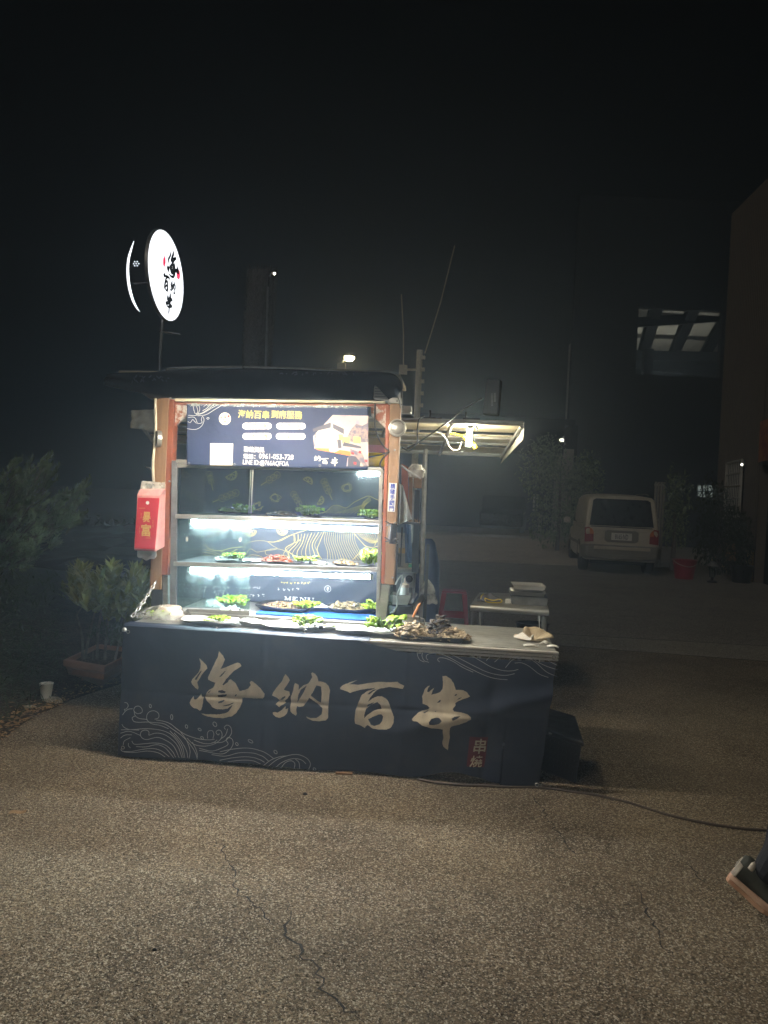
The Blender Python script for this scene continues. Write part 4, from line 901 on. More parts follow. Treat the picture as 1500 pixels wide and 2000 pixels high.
# light strip under the front of the roof
a = st(345, 769, -.21); b = st(745, 774, -.21)
m = MB(ko); m.hexa([(a[0], -.225, a[1]-.012), (b[0], -.225, b[1]-.012), (b[0], -.19, b[1]-.012), (a[0], -.19, a[1]-.012), (a[0], -.225, a[1]+.010), (b[0], -.225, b[1]+.010), (b[0], -.19, b[1]+.010), (a[0], -.19, a[1]+.010)])
ls = m.build('light_strip', 'strip_light', cart)
m = MB(ko); m.box((a[0]-.02, -.235, a[1]+.012), (b[0]+.02, -.18, b[1]+.030)); m.build('strip_rail', 'steel', cart)
qb([(341, 778), (752, 783), (752, 787.5), (341, 783.5)], .30, .33, ko).build('fascia_strip', 'canopy_sheet', cart, bevel=.002)
# rear canopy sheets raised behind the roof, lit from below
fl, fr = st(258, 802, .85), st(1022, 824, .85); rl, rr = st(300, 858, 2.0), st(982, 886, 2.0)
def can(a, b):
    f = Vector((fl[0]+(fr[0]-fl[0])*a, .85, fl[1]+(fr[1]-fl[1])*a)); r = Vector((rl[0]+(rr[0]-rl[0])*a, 2.0, rl[1]+(rr[1]-rl[1])*a)); return f.lerp(r, b)
for k in range(5):
    m = MB(ko); b0, b1 = k/5+.004, (k+1)/5-.004
    c = [can(0, b0), can(1, b0), can(1, b1), can(0, b1)]; zo = Vector((0, 0, .022*(k % 2))); m.hexa([*[p+zo for p in c], *[p+zo+Vector((0, 0, .006)) for p in c]]); m.build('canopy_panel', 'canopy_sheet', cart)
for b in (0, .42, .62, 1): m = MB(ko); m.tube([can(0, b)+Vector((0, 0, -.012)), can(1, b)+Vector((0, 0, -.012))], .016 if b in (0, 1) else .010, 8); m.build('canopy_rail', 'worn_steel', cart)
for a in (0.002, .36, .66, .825, .996): m = MB(ko); m.tube([can(a, 0)+Vector((0, 0, -.03)), can(a, 1)+Vector((0, 0, -.03))], .012, 6); m.build('canopy_rib', 'worn_steel', cart)
# hanging corner flaps
def flap(px, ly, n=14):
    P = [Vector((st(u, v, l)[0], l, st(u, v, l)[1])) for (u, v), l in zip(px, ly)]; m = MB(ko)
    m.grid(lambda a, b: (P[0].lerp(P[1], a)).lerp(P[3].lerp(P[2], a), b)+Vector((0, .02*math.sin(a*9)*b+.02*noise.noise(Vector((a*3, b*3, 0))), 0)), n, n); return m
flap([(1024, 824), (1022, 858), (978, 906), (986, 884)], (.85, .86, 1.95, 1.98)).build('canopy_flap', 'tarp_pale', cart, smooth=True, solid=.002)
flap([(258, 802), (306, 799), (308, 842), (254, 836)], (.83, .83, .80, .80)).build('canopy_flap', 'tarp_pale', cart, smooth=True, solid=.002)
# rear pole carrying the canopy
a = st(831, 872, 1.95); b = st(824, 1120, 1.95)
m = MB(ko); m.tube([(a[0], 1.95, a[1]), (b[0], 1.95, b[1]), (b[0]+.01, 1.95, .0)], .019, 8); m.build('canopy_pole', 'worn_steel', cart)
# signboard camera-like box end of rail
x, z = st(797, 802, .6); MB(ko).box((x-.04, .60, z-.015), (x+.02, .68, z+.03)).build('rail_clamp', 'steel', cart, bevel=.004)

# ---- glass display case
cs = thing('display_case', 'three-tier glass display case lit by two white tubes', 'display case', (.73, .6, TZ)); so_ = Vector((.73, .6, TZ))
F0, B0 = .355, .86
def sx(u, v): return st(u, v, F0)
frame = lambda px, d=.022, m='worn_steel', n='frame': qb(px, F0, F0+d, so_).build(n, m, cs, bevel=.002)
frame([(335, 899), (346, 900), (343, 1204), (331, 1203)], m='dull_steel'); frame([(741, 912), (748, 912), (741, 1214), (734, 1214)])
frame([(346, 905), (748, 914), (748, 921), (346, 913)]); 
# back frame posts
for u in (388, 744): qb([(u, 905), (u+6, 905), (u+4, 1195), (u-2, 1195)], B0, B0+.02, so_).build('rear_post', 'worn_steel', cs)
xl0, xr0 = sx(343, 1000)[0], sx(743, 1000)[0]
MB(so_).box((xl0-.01, F0-.005, sx(500, 912)[1]+.005), (xr0+.01, B0+.02, sx(500, 912)[1]+.025)).build('top_plate', 'worn_steel', cs, bevel=.003)
MB(so_).box((xl0-.02, F0-.012, TZ+.002), (xr0+.012, B0+.02, TZ+.026)).build('base', 'worn_steel', cs, bevel=.003)
shelf_z = []
for va, vb in ((1004, 1012), (1097, 1105)):
    za = st(345, va, F0)[1]; zb_ = st(745, va+12, F0)[1]; zz = (za+zb_)/2; shelf_z.append(zz)
    m = MB(so_); m.hexa([(xl0, F0-.004, za-.026), (xr0, F0-.004, zb_-.026), (xr0, F0+.008, zb_-.026), (xl0, F0+.008, za-.026), (xl0, F0-.004, za), (xr0, F0-.004, zb_), (xr0, F0+.008, zb_), (xl0, F0+.008, za)])
    sh_ = m.build('shelf', 'steel', cs, bevel=.002)
    m = MB(so_); m.hexa([(xl0, F0+.009, za-.005), (xr0, F0+.009, zb_-.005), (xr0, B0, zb_-.005), (xl0, B0, za-.005), (xl0, F0+.009, za-.001), (xr0, F0+.009, zb_-.001), (xr0, B0, zb_-.001), (xl0, B0, za-.001)]); m.build('shelf_plate', 'dull_steel', cs)
a_ = st(700, 924, F0+.03); b_ = st(741, 925, F0+.03); m = MB(so_); m.tube([(a_[0], F0+.032, a_[1]-.003), (b_[0], F0+.032, b_[1]-.003)], .008, 10); m.build('short_light_tube', 'short_tube', cs, smooth='auto')
for p in (((375, 1019), (738, 1036)), ((373, 1113), (722, 1127))):
    a = st(*p[0], F0+.03); b = st(*p[1], F0+.03); a = Vector((a[0], F0+.032, a[1])); b = Vector((b[0], F0+.032, b[1]))
    lt_ = MB(so_); lt_.tube([a, b], .0125, 12); lt_.build('light_tube', 'tube_light', cs, smooth='auto')
    for e, d in ((a, -1), (b, 1)): m = MB(so_); m.tube([e+Vector((.001*d, 0, 0)), e+Vector((.02*d, 0, 0))], .014, 10); m.build('tube_cap', 'white_plastic', cs)
    m = MB(so_); m.box((a.x, F0+.020, (a.z+b.z)/2+.0135), (b.x, F0+.045, (a.z+b.z)/2+.017)); m.build('tube_rail', 'white_metal', cs)
# panes
def pane(px, ly, mat='case_glass', th=.004, n='glass_pane'): return qb(px, ly, ly+th, so_).build(n, mat, cs)
pane([(347, 914), (492, 917), (487, 1190), (346, 1186)], F0+.010, 'dirty_glass')
pane([(484, 917), (741, 921), (738, 1005), (484, 1002)], F0+.016)
z_ = sx(500, 912)[1]
m = MB(so_); m.box((xl0+.012, F0+.03, TZ+.027), (xl0+.016, B0, z_)); m.build('side_pane', 'dirty_glass', cs)
m = MB(so_); m.box((xr0-.004, F0+.03, TZ+.027), (xr0, B0, z_)); m.build('side_pane', 'case_glass', cs)
qb([(349, 1189), (487, 1193), (487, 1206), (349, 1203)], F0-.002, F0+.014, so_).build('door_rail', 'worn_steel', cs, bevel=.002)
for u in (489, 493): qb([(u, 917), (u+1.6, 917), (u-2.4, 1003), (u-4, 1003)], F0+.012, F0+.018, so_).build('glass_edge', 'white_metal', cs)
for u, v in ((469, 1054), (365, 1053)):
    x, z = st(u, v, F0+.006); m = MB(so_); m.lathe([(.006, 0), (.005, .003), (0, .004)], (0, 0, 0), 12); 
    m = MB(so_); m.lathe([(0, 0), (.008, 0), (.007, .003), (0, .003)], (x, F0+.006, z), 14, M=Matrix.Rotation(R(90), 3, 'X') @ Matrix.Diagonal((1, 1.9, 1))); m.build('finger_pull', 'white_plastic', cs)
qb([(763, 1146), (768, 1147), (766, 1195), (755, 1208)], .45, .454, so_).build('glass_flap', 'dirty_glass', cs)
# printed backdrop behind the shelves
bd = thing('case_backdrop', 'dark blue backdrop with gold mountain and skewer drawings inside the glass case', 'banner', (.73, .92, TZ)); bo = Vector((.73, .92, TZ)); BY = .885
xb0, xb1 = st(352, 950, BY)[0], st(752, 950, BY)[0]
def by_(x, z): return BY+.006*math.sin(x*7+z*3)+.012*noise.noise(Vector((x*2.5, z*3, 2)))+.022*abs(noise.noise(Vector((x*3-z*4, z*2, 9))))*max(0, min(1, (1.04-z)*12))
m = MB(bo); m.grid(lambda a, b: (xb0+(xb1+.05-xb0)*a, by_(xb0+(xb1+.05-xb0)*a, TZ+.03+.9*b), TZ+.03+.9*b), 90, 70); m.build('cloth', 'case_cloth', bd, smooth=True)
onb = On(lambda x, z: (x, by_(x, z)-.005, z), bo)
def bp_(pts): return [st(330+X/3.261, 900+Y/3.261, BY) for X, Y in pts]
S_ = []; S_2 = []
def skewer(x, y, ang, n=4, w=26, L=34, out=S_2):
    ca, sa = math.cos(R(ang)), math.sin(R(ang)); f = lambda a, b: (x+a*ca-b*sa, y+a*sa+b*ca)
    tot = n*L*.8
    for k in range(n):
        c = k*L*.8; out.append([f(c+L*.5*math.cos(t*.9)*(1+.15*rnd.random()), w*.6*math.sin(t*.9)*(1+.2*rnd.random())) for t in range(8)]); out.append([f(c-6, -w*.3), f(c+2, 0), f(c-3, w*.3)]); out.append([f(c+5, -w*.25), f(c+9, w*.2)])
    out.append([f(tot-L*.3, -2), f(tot+34, -1)]); out.append([f(tot-L*.3, 3), f(tot+34, 1)])
def orange(x, y, ang, r=38):
    ca, sa = math.cos(R(ang)), math.sin(R(ang)); f = lambda a, b: (x+a*ca-b*sa, y+a*sa+b*ca)
    S_.append([f(r*math.cos(t*math.pi/8), r*math.sin(t*math.pi/8)) for t in range(9)]); S_.append([f(-r, 0), f(r, 0)])
    S_.append([f(.78*r*math.cos(t*math.pi/8), .78*r*math.sin(t*math.pi/8)+2) for t in range(9)])
    for t in (2, 4, 6): S_.append([f(0, 0), f(.78*r*math.cos(t*math.pi/8), .78*r*math.sin(t*math.pi/8))])
skewer(262, 85, 78, 3, 26, 30); skewer(425, 205, 158, 4, 34, 38, ); skewer(690, 90, 148, 3, 32, 38); skewer(990, 130, 66, 4, 30, 30); skewer(795, 210, 60, 4, 28, 30); skewer(360, 420, 148, 3, 36, 36)
orange(395, 85, -30); orange(885, 135, 210, 32); orange(960, 250, -62, 30); orange(520, 440, 10, 40); orange(722, 440, 10, 34)
for cx, cy_2 in ((675, 235), (560, 290), (1135, 170)):
    for k in range(4): S_2.append([(cx+rnd.uniform(8, 42)*math.cos(t*1.05)+rnd.uniform(-6, 6), cy_2+rnd.uniform(14, 34)*math.sin(t*1.05)) for t in range(7)])
S_ += [[(960, 335), (1000, 325), (1040, 290), (1080, 283), (1130, 300), (1180, 265), (1240, 235), (1275, 225), (1320, 245), (1370, 262)],
       [(190, 530), (230, 530), (260, 560), (330, 572), (400, 555), (470, 548)], [(330, 572), (380, 590), (440, 560)], [(630, 515), (680, 515), (760, 480), (830, 455), (880, 440)], [(680, 515), (720, 505), (790, 470), (800, 520), (840, 500)],
       [(800, 520), (740, 560), (790, 600), (860, 660)], [(990, 450), (960, 520), (945, 580), (1000, 660)], [(1170, 450), (1230, 520), (1260, 545), (1310, 550), (1370, 520)], [(1260, 545), (1200, 600), (1150, 655)], [(1350, 450), (1310, 540)]]
for i in range(12): t = i/11; S_2.append([(1275-4*i+8*t, 228+3*i), (1270-60*t+i*2, 265+40*t), (1180+150*t-120*(1-t), 335)])
for i in range(8): S_2.append([(1130-i*9, 298-i*2), (1120-i*16, 318), (1110-i*22, 335)])
for i in range(9): t = i/8; S_.append([(800+i*22, 470-i*2), (800+i*16, 520+14*t), (730+i*28, 590), (770+i*24, 655)]) if i % 2 else S_2.append([(800+i*22, 470-i*2), (800+i*16, 520+14*t), (730+i*28, 590), (770+i*24, 655)])
for i in range(15): S_2.append([(1000+i*13, 452), (990+i*14, 510), (1010+i*15, 580), (1010+i*20, 655)])
for i in range(11): S_2.append([(1190+i*15, 450+i*2), (1235+i*12, 495+i*2), (1300+i*8, 525-i*3), (1372, 490-i*4)])
for i in range(7): S_2.append([(1290+i*12, 560), (1240+i*14, 610), (1200+i*20, 655)])
for i in range(5): S_2.append([(200, 560+i*17), (290, 580+i*14), (380, 625+i*10), (450, 660)])
S_2 += [[(480, 570), (490, 530), (550, 510), (620, 512), (660, 540), (690, 560), (640, 570), (600, 575), (560, 580), (520, 560), (490, 600)], [(615, 590), (620, 570), (680, 560), (740, 575), (770, 610), (720, 600), (680, 605), (630, 600), (615, 590)], [(470, 640), (520, 600), (590, 610), (640, 655)], [(1020, 655), (1090, 625), (1170, 635), (1190, 655)]]
print_on(onb, ribbon2d([bp_(s) for s in S_], .0042, 4), 'gold_drawing', 'line_gold', bd)
print_on(onb, ribbon2d([bp_(s) for s in S_2], .0022, 4), 'fine_drawing', 'line_gold', bd)
# MENU and its rows of tiny print
mw = [[(.0, 0, .22, .02), ], ]
def serif(letter, x, z, w, h):
    T, t = .20*w, .055*w; q = []
    def vbar(c, k): q.append([(x+(c-k/2), z), (x+(c+k/2), z), (x+(c+k/2), z+h), (x+(c-k/2), z+h)])
    def hbar(c0, c1, zz): q.append([(x+c0, z+zz-t/2), (x+c1, z+zz-t/2), (x+c1, z+zz+t/2), (x+c0, z+zz+t/2)])
    def dia(c0, z0_, c1, z1_, k): q.append([(x+c0-k/2, z+z0_), (x+c0+k/2, z+z0_), (x+c1+k/2, z+z1_), (x+c1-k/2, z+z1_)])
    if letter == 'M': vbar(.12*w, t); vbar(.88*w, T); dia(.14*w, h, .5*w, 0, T*.8); dia(.5*w, 0, .86*w, h, t); hbar(0, .24*w, t/2); hbar(.72*w, 1.04*w, t/2); hbar(0, .2*w, h-t/2); hbar(.8*w, 1.04*w, h-t/2)
    if letter == 'E': vbar(.22*w, T); hbar(.05*w, .85*w, t/2); hbar(.05*w, .8*w, h-t/2); hbar(.2*w, .6*w, h/2); dia(.82*w, 0, .88*w, .28*h, t); dia(.8*w, h*.76, .8*w, h, t)
    if letter == 'N': vbar(.12*w, t); vbar(.88*w, t); dia(.14*w, h, .86*w, 0, T); hbar(0, .28*w, t/2); hbar(.7*w, 1.02*w, h-t/2); hbar(0, .2*w, h-t/2)
    if letter == 'U': vbar(.2*w, T); vbar(.85*w, t); q.append([(x+.1*w, z+.2*h), (x+.3*w, z+.2*h), (x+.5*w, z+t), (x+.86*w, z+.2*h), (x+.88*w, z+.15*h), (x+.6*w, z-t/2), (x+.35*w, z-t/2), (x+.12*w, z+.1*h)]); hbar(0, .42*w, h-t/2); hbar(.7*w, 1.02*w, h-t/2)
    return q
a = bp_([(735, 882), (925, 846)]); mx, mz, mw_, mh = a[0][0], a[0][1], (a[1][0]-a[0][0])/4.3, .026
def polys(qs):
    vs = []; fs = []
    for q in qs: fs.append(tuple(range(len(vs), len(vs)+len(q)))); vs += q
    return vs, fs
print_on(onb, polys([q for i, ch in enumerate('MENU') for q in serif(ch, mx+i*mw_*1.12, mz-.004, mw_*.95, .024)]), 'menu_lettering', 'white_print', bd, cut=.015)
rows = []
def tiny(X, Y, n, s=9, gap=30):
    for k in range(n):
        for j in range(4):
            x, y = X+k*gap+rnd.uniform(-s, s), Y+rnd.uniform(-s, s)*.8; w, h = (rnd.uniform(4, 10), 2.2) if rnd.random() < .5 else (2.2, rnd.uniform(4, 9))
            rows.append(bp_([(x, y), (x+w, y), (x+w, y+h), (x, y+h)]))
for X, Y, n in ((200, 800, 2), (290, 800, 4), (480, 808, 4), (200, 825, 2), (290, 830, 3), (310, 845, 3), (510, 855, 4), (700, 815, 5), (60, 780, 1), (60, 830, 1), (60, 880, 1)): tiny(X, Y, n)
print_on(onb, polys(rows), 'tiny_print', 'white_print', bd)
rows = []
for k in range(9): tiny(710+k*22, 775+(k % 2)*2, 1, 6)
print_on(onb, polys(rows), 'tiny_print', 'yellow_print', bd)
cc = bp_([(1012, 815)])[0]; rr_ = .022
circ = lambda c, r, n=32: [(c[0]+r*math.cos(2*math.pi*i/n), c[1]+r*math.sin(2*math.pi*i/n)) for i in range(n)]
print_on(onb, ribbon2d([circ(cc, .021)+[circ(cc, .021)[0]]], .002, 1), 'round_logo', 'white_print', bd)
def logo(c, s, ly_on, parent, mat='ink_print'):    # the four brush characters, arranged as in the round sign
    def mv(ch, cxx, cyy, k, sx_=1.0):
        xs = [p[0] for q in ch for p in q]; ys = [p[1] for q in ch for p in q]; mx_, my_ = (min(xs)+max(xs))/2, (min(ys)+max(ys))/2; h = max(ys)-min(ys)
        return [[(c[0]+(cxx+(p[0]-mx_)/h*k*sx_)*s, c[1]+(cyy-(p[1]-my_)/h*k)*s) for p in q] for q in ch]
    for ch, a_, b_, k in ((hai, .08, .42, .74), (na, .34, -.10, .38), (bai, -.20, -.16, .42), (chuan, .06, -.62, .56)):
        print_on(ly_on, poly2d(mv(ch, a_, b_, k)), 'brush_character', mat, parent)
logo(cc, .018, onb, bd, 'white_print')
# reflection in the left side glass, drawn as gold characters on the backdrop
ons = On(lambda x, z: (x, by_(x, z)-.006, z), bo)
for ch, X, Y, h in ((hai, 118, 90, 62), (na, 122, 135, 34), (bai, 90, 175, 44), (chuan, 100, 228, 50)):
    xs = [p[0] for q in ch for p in q]; ys = [p[1] for q in ch for p in q]; mx_, my_ = (min(xs)+max(xs))/2, (min(ys)+max(ys))/2; hh = max(ys)-min(ys)
    print_on(ons, poly2d([bp_([(X+(p[0]-mx_)/hh*h*.75+14, Y+(p[1]-my_)/hh*h) for p in q]) for q in ch]), 'brush_character', 'line_gold', bd)

# ---- printed banner above the case
bn = thing('printed_banner', 'glossy blue banner with yellow title hung between the posts above the glass case', 'banner', (.7, .34, 1.64)); no = Vector((.7, .34, 1.64)); NY = .335
bc = [st(*q, NY) for q in ((365, 789), (720, 794), (718, 917), (365, 908))]
def ny(x, z): 
    t = (z-1.64)/.36
    return NY+.004*math.sin(x*14+z*5)*.6+.009*noise.noise(Vector((x*5, z*5, 3)))+.0035*noise.noise(Vector((x*16, z*9, 8)))*max(0, min(1, (t-.75)*6))
m = MB(no); m.grid(lambda a, b: (lambda p: (p[0], ny(*p), p[1]))(((bc[3][0]*(1-a)+bc[2][0]*a)*(1-b)+(bc[0][0]*(1-a)+bc[1][0]*a)*b, (bc[3][1]*(1-a)+bc[2][1]*a)*(1-b)+(bc[0][1]*(1-a)+bc[1][1]*a)*b)), 90, 34)
m.build('vinyl_sheet', 'navy_print', bn, smooth=True, solid=.001)
def onn(d): return On(lambda x, z: (x, ny(x, z)-d*1.3-.0012, z), no)
def np_(pts): return [st(360+X/4.1667, 780+Y/4.1667, NY) for X, Y in pts]
def ntext(s, X0, Y0, X1, Y1, mat, bold=0, d=.003):
    a = np_([(X0, Y1), (X1, Y0+ (X1-X0)*.004)]); m_ = fit(text2d(s, bold), a[0][0], a[0][1], a[1][0], a[1][1])
    dz = (st(360+X1/4.1667, 780+Y1/4.1667, NY)[1]-a[0][1])
    m_ = ([(x, z+dz*0) for x, z in m_[0]], m_[1]); print_on(onn(d), m_, 'lettering', mat, bn, cut=.025)
ntext('海納百串', 440, 93, 692, 152, 'yellow_print', .010); ntext('到府服務', 708, 95, 962, 154, 'yellow_print', .010)
def pill(X0, Y0, X1, Y1):
    r = (Y1-Y0)/2; c = []
    for k in range(9): t = math.pi/2+math.pi*k/8; c.append((X0+r+r*math.cos(t), (Y0+Y1)/2-r*math.sin(t)))
    for k in range(9): t = -math.pi/2+math.pi*k/8; c.append((X1-r+r*math.cos(t), (Y0+Y1)/2-r*math.sin(t)))
    print_on(onn(.0025), polys([np_(c)]), 'pill_label', 'white_print', bn, cut=.025)
pm('pale_gold_ink', (.20, .16, .07), .5)
for X0, Y0, s in ((475, 192, '餐會活動'), (750, 192, '包攤服務'), (475, 275, '烤材供應'), (748, 275, '創業培訓')):
    pill(X0, Y0, X0+238, Y0+52); ntext(s, X0+34, Y0+6, X0+212, Y0+46, 'pale_gold_ink', .012, .004)
ntext('聯絡資訊', 484, 388, 654, 428, 'white_print', .01)
ntext('電話：', 482, 446, 580, 482, 'white_print', .008); ntext('0961-053-728', 608, 450, 890, 482, 'white_print', .008); ntext('LINE ID:@766AQFOA', 478, 502, 852, 540, 'white_print', 0)
print_on(onn(.0025), polys([np_([(212, 358), (398, 360), (394, 538), (210, 536)])]), 'white_square', 'cream_print', bn); ntext('LINE', 278, 445, 330, 460, 'ink_print', .01, .004)
cl = np_([(332, 158)])[0]; rl_ = .0362
print_on(onn(.0025), polys([[(cl[0]+rl_*math.cos(t*.1963), cl[1]+rl_*math.sin(t*.1963)) for t in range(32)]]), 'round_logo', 'cream_print', bn)
logo(cl, .030, onn(.004), bn)
print_on(onn(.0035), polys([[(cl[0]+.022+.007*math.cos(t*.785), cl[1]+.015+.008*math.sin(t*.785)) for t in range(8)]]), 'red_mark', 'red_print', bn)
print_on(onn(.0035), polys([[(cl[0]-.023+.004*math.cos(t*.785), cl[1]+.006+.009*math.sin(t*.785)) for t in range(8)]]), 'red_mark', 'red_print', bn)
sw = [[(22, 238), (80, 246), (120, 235), (150, 205), (162, 165), (150, 140), (140, 165), (145, 190), (110, 195), (95, 160), (75, 145), (30, 148)], [(70, 40), (80, 90), (92, 118), (112, 100), (102, 60), (95, 40)], [(120, 40), (128, 80), (118, 110), (100, 125)], [(30, 180), (50, 190), (70, 165), (85, 180), (100, 195)],
      [(35, 130), (90, 132), (160, 110), (220, 75), (280, 42)], [(100, 120), (150, 110), (210, 70), (250, 40)], [(150, 95), (190, 70), (215, 42)], [(110, 135), (180, 125), (240, 90), (320, 42)], [(183, 155), (195, 148), (205, 155), (193, 163), (183, 155)], [(160, 60), (185, 42)]]
print_on(onn(.003), ribbon2d([np_(s) for s in sw], .0022, 5), 'swirl_lines', 'white_print', bn)
# the printed snapshot at the right of the banner, in broad patches of colour
def patch(pts, mat, d, n='picture_patch'): print_on(onn(d), poly2d([np_(pts)]), n, mat, bn, cut=.05)
patch([(1110, 235), (1210, 128), (1498, 134), (1498, 545), (1300, 545), (1340, 455), (1060, 400), (1050, 300)], 'sunset_print', .0022)
patch([(1330, 300), (1360, 240), (1400, 200), (1450, 215), (1496, 190), (1496, 350), (1340, 345)], 'tree_print', .0029)
patch([(1060, 395), (1180, 400), (1360, 425), (1352, 462), (1200, 432), (1085, 412)], 'orange_print', .0035)
patch([(1045, 240), (1190, 190), (1300, 240), (1300, 285), (1200, 230), (1050, 265)], 'dark_print', .0035)
for X, w in ((1285, 62), (1375, 58)): patch([(X, 305), (X+w, 308), (X+w, 360), (X, 355)], 'yellow_print', .0035)
patch([(1196, 180), (1212, 180), (1205, 400), (1192, 398)], 'cream_print', .0042)
patch([(1065, 270), (1072, 270), (1068, 385), (1060, 385)], 'dark_print', .0042)
for Y in (290, 318, 345, 378): patch([(1066, Y), (1190, Y+10), (1190, Y+14), (1066, Y+4)], 'white_print', .0036)
patch([(1245, 330), (1275, 325), (1280, 395), (1255, 400)], 'dark_print', .0042); patch([(1255, 285), (1290, 288), (1300, 330), (1262, 335)], 'yellow_print', .0040)
patch([(1300, 345), (1440, 385), (1440, 400), (1290, 380)], 'dark_print', .0040); patch([(1180, 405), (1215, 400), (1262, 412), (1225, 430), (1185, 422)], 'white_print', .0043)
patch([(1335, 455), (1440, 470), (1430, 545), (1330, 545)], 'dark_print', .0030); patch([(1350, 400), (1450, 440), (1490, 545), (1460, 545), (1400, 470), (1350, 430)], 'tree_print', .0036)
for X, Y in ((1370, 440), (1430, 430), (1390, 520), (1480, 500)): patch([(X-10, Y-12), (X+12, Y-8), (X+10, Y+12), (X-12, Y+8)], 'red_print', .0043)
patch([(1010, 440), (1330, 470), (1320, 545), (1000, 545)], 'navy_print', .0028)
for ch, X, Y, h in ((na, 1085, 480, 46), (bai, 1145, 502, 50), (chuan, 1222, 510, 74)):
    xs = [p[0] for q in ch for p in q]; ys = [p[1] for q in ch for p in q]; mx_, my_ = (min(xs)+max(xs))/2, (min(ys)+max(ys))/2; hh = max(ys)-min(ys)
    print_on(onn(.004), poly2d([np_([(X+(p[0]-mx_)/hh*h, Y+(p[1]-my_)/hh*h) for p in q]) for q in ch]), 'brush_character', 'cream_print', bn)
for X, Y in ((40, 522), (408, 530), (1105, 540)): p = np_([(X, Y)])[0]; ring(no, (p[0], NY-.006, p[1]), .006, .0015, parent=bn, n=12)
# crumpled clear film along the banner's top
m = MB(no); m.grid(lambda a, b: (lambda p: (p[0], ny(*p)-.007-.010*abs(noise.noise(Vector((p[0]*30, p[1]*30, 1)))), p[1]))((bc[0][0]+.02+(bc[1][0]-bc[0][0]-.03)*a, (bc[0][1]*(1-a)+bc[1][1]*a)-.013+.018*b)), 160, 8)
m.build('clear_tape', 'dome_film', bn, smooth=True)

# =================================================================== THINGS ON AND AROUND THE STALL
def lettuce(label, c, w, d, h, seed, n=7, mats=('lettuce', 'lettuce_pale'), group=None):   # c: stall-space base centre
    rs = random.Random(seed); root = thing('lettuce', label, 'lettuce', c, group=group)
    for k in range(2):
        m = MB()
        for i in range(n):
            a0 = rs.random()*6.28; L_ = rs.uniform(.45, .62); px_, py_ = rs.uniform(-.22, .22)*w, rs.uniform(-.22, .22)*d; tilt = rs.uniform(.25, 1.0); ph = rs.random()*6; ww = rs.uniform(.5, .9)
            def fn(a, b):
                r = b; s = (a-.5)*2; x = r*math.cos(a0+s*ww); y = r*math.sin(a0+s*ww)
                z = h*(tilt*math.sin(b*1.9)*.9+.14*math.sin(ph+s*11)*b*b+.09*math.sin(s*23+ph)*b**3)
                return (px_+x*w*L_, py_+y*d*L_, .003+max(0, z)+.12*h*k+i*.0012)
            m.grid(fn, 16, 6)
        m.build('leaves', mats[k], root, smooth=True, solid=.0012)['kind'] = 'stuff'
    return root
def pile(name, label, cat, c, w, d, h, n, s, mat, seed, flatf=.6, group=None, long=1.0):
    rs = random.Random(seed); m = MB()
    for i in range(n):
        a = rs.random()*6.28; r = rs.random()**.6; x, y = math.cos(a)*r*w/2, math.sin(a)*r*d/2; z = (1-r*r)*h*rs.random()
        M_ = Matrix.Translation((x, y, z+s*.3)) @ Matrix.Rotation(rs.random()*6.28, 4, 'Z') @ Matrix.Rotation(rs.uniform(-.7, .7), 4, 'Y') @ Matrix.Diagonal((s*long*rs.uniform(.7, 1.3), s*rs.uniform(.6, 1.1), s*flatf*rs.uniform(.7, 1.2), 1))
        vs = []; nn = 6
        for zz, rr in ((-.5, .55), (-.1, 1), (.35, .8)): vs += [M_ @ Vector((math.cos(t*1.047)*rr*rs.uniform(.8, 1.15), math.sin(t*1.047)*rr*rs.uniform(.8, 1.15), zz)) for t in range(nn)]
        vs += [M_ @ Vector((0, 0, .6)), M_ @ Vector((0, 0, -.6))]
        fs = [(r_*nn+j, r_*nn+(j+1) % nn, (r_+1)*nn+(j+1) % nn, (r_+1)*nn+j) for r_ in range(2) for j in range(nn)] + [(12+j, 12+(j+1) % nn, 18) for j in range(nn)] + [((j+1) % nn, j, 19) for j in range(nn)]
        zmin_ = min(v.z for v in vs)
        if zmin_ < 0: vs = [v-Vector((0, 0, zmin_)) for v in vs]
        m.add(vs, fs)
    return tag(place(m.build(name, mat, smooth='auto'), c), label, cat, group, 'stuff')
def plate(name, label, cat, c, w, d, mat, seed, h=.012, rz=0, group=None, wave=.004, lip=.6):  # thin rounded tray with a turned-up wavy rim
    m = MB(); n = 40
    def ed(t, r):
        ct, s_ = math.cos(t), math.sin(t); e = 4.0; k = (abs(ct)**e+abs(s_)**e)**(-1/e); return ct*k*r*w/2, s_*k*r*d/2
    vs = []; fs = []
    for r, z in ((0.001, 0), (.55, 0), (.82, .001), (.93, h*.6), (1, h)):
        for j in range(n):
            t = 2*math.pi*j/n; x, y = ed(t, r); vs.append((x, y, z+.0022+(wave*math.sin(3*t+seed)+wave*.5*math.sin(7*t+seed*2))*(r > .9)*.8+wave*(r > .9)*.8))
    for i in range(4): fs += [(i*n+j, i*n+(j+1) % n, (i+1)*n+(j+1) % n, (i+1)*n+j) for j in range(n)]
    m.add(vs, fs); return tag(place(m.build(name, mat, smooth=True, solid=.0022), c, rz), label, cat, group)
def lab(u, v, z): return flat(u, v, z)
s1, s2 = shelf_z[0], shelf_z[1]; SY = .45
def on_shelf(u, z, y=SY):                       # stall x on the shelf under a pixel column
    v = 1000 if z > 1.2 else (1095 if z > .9 else 1190); return (st(u, v, y)[0], y, z+.001)
SZ1 = lambda u: s1+(st(745, 1020, F0)[1]-st(345, 1004, F0)[1])*((u-545)/400)*.9 - .001
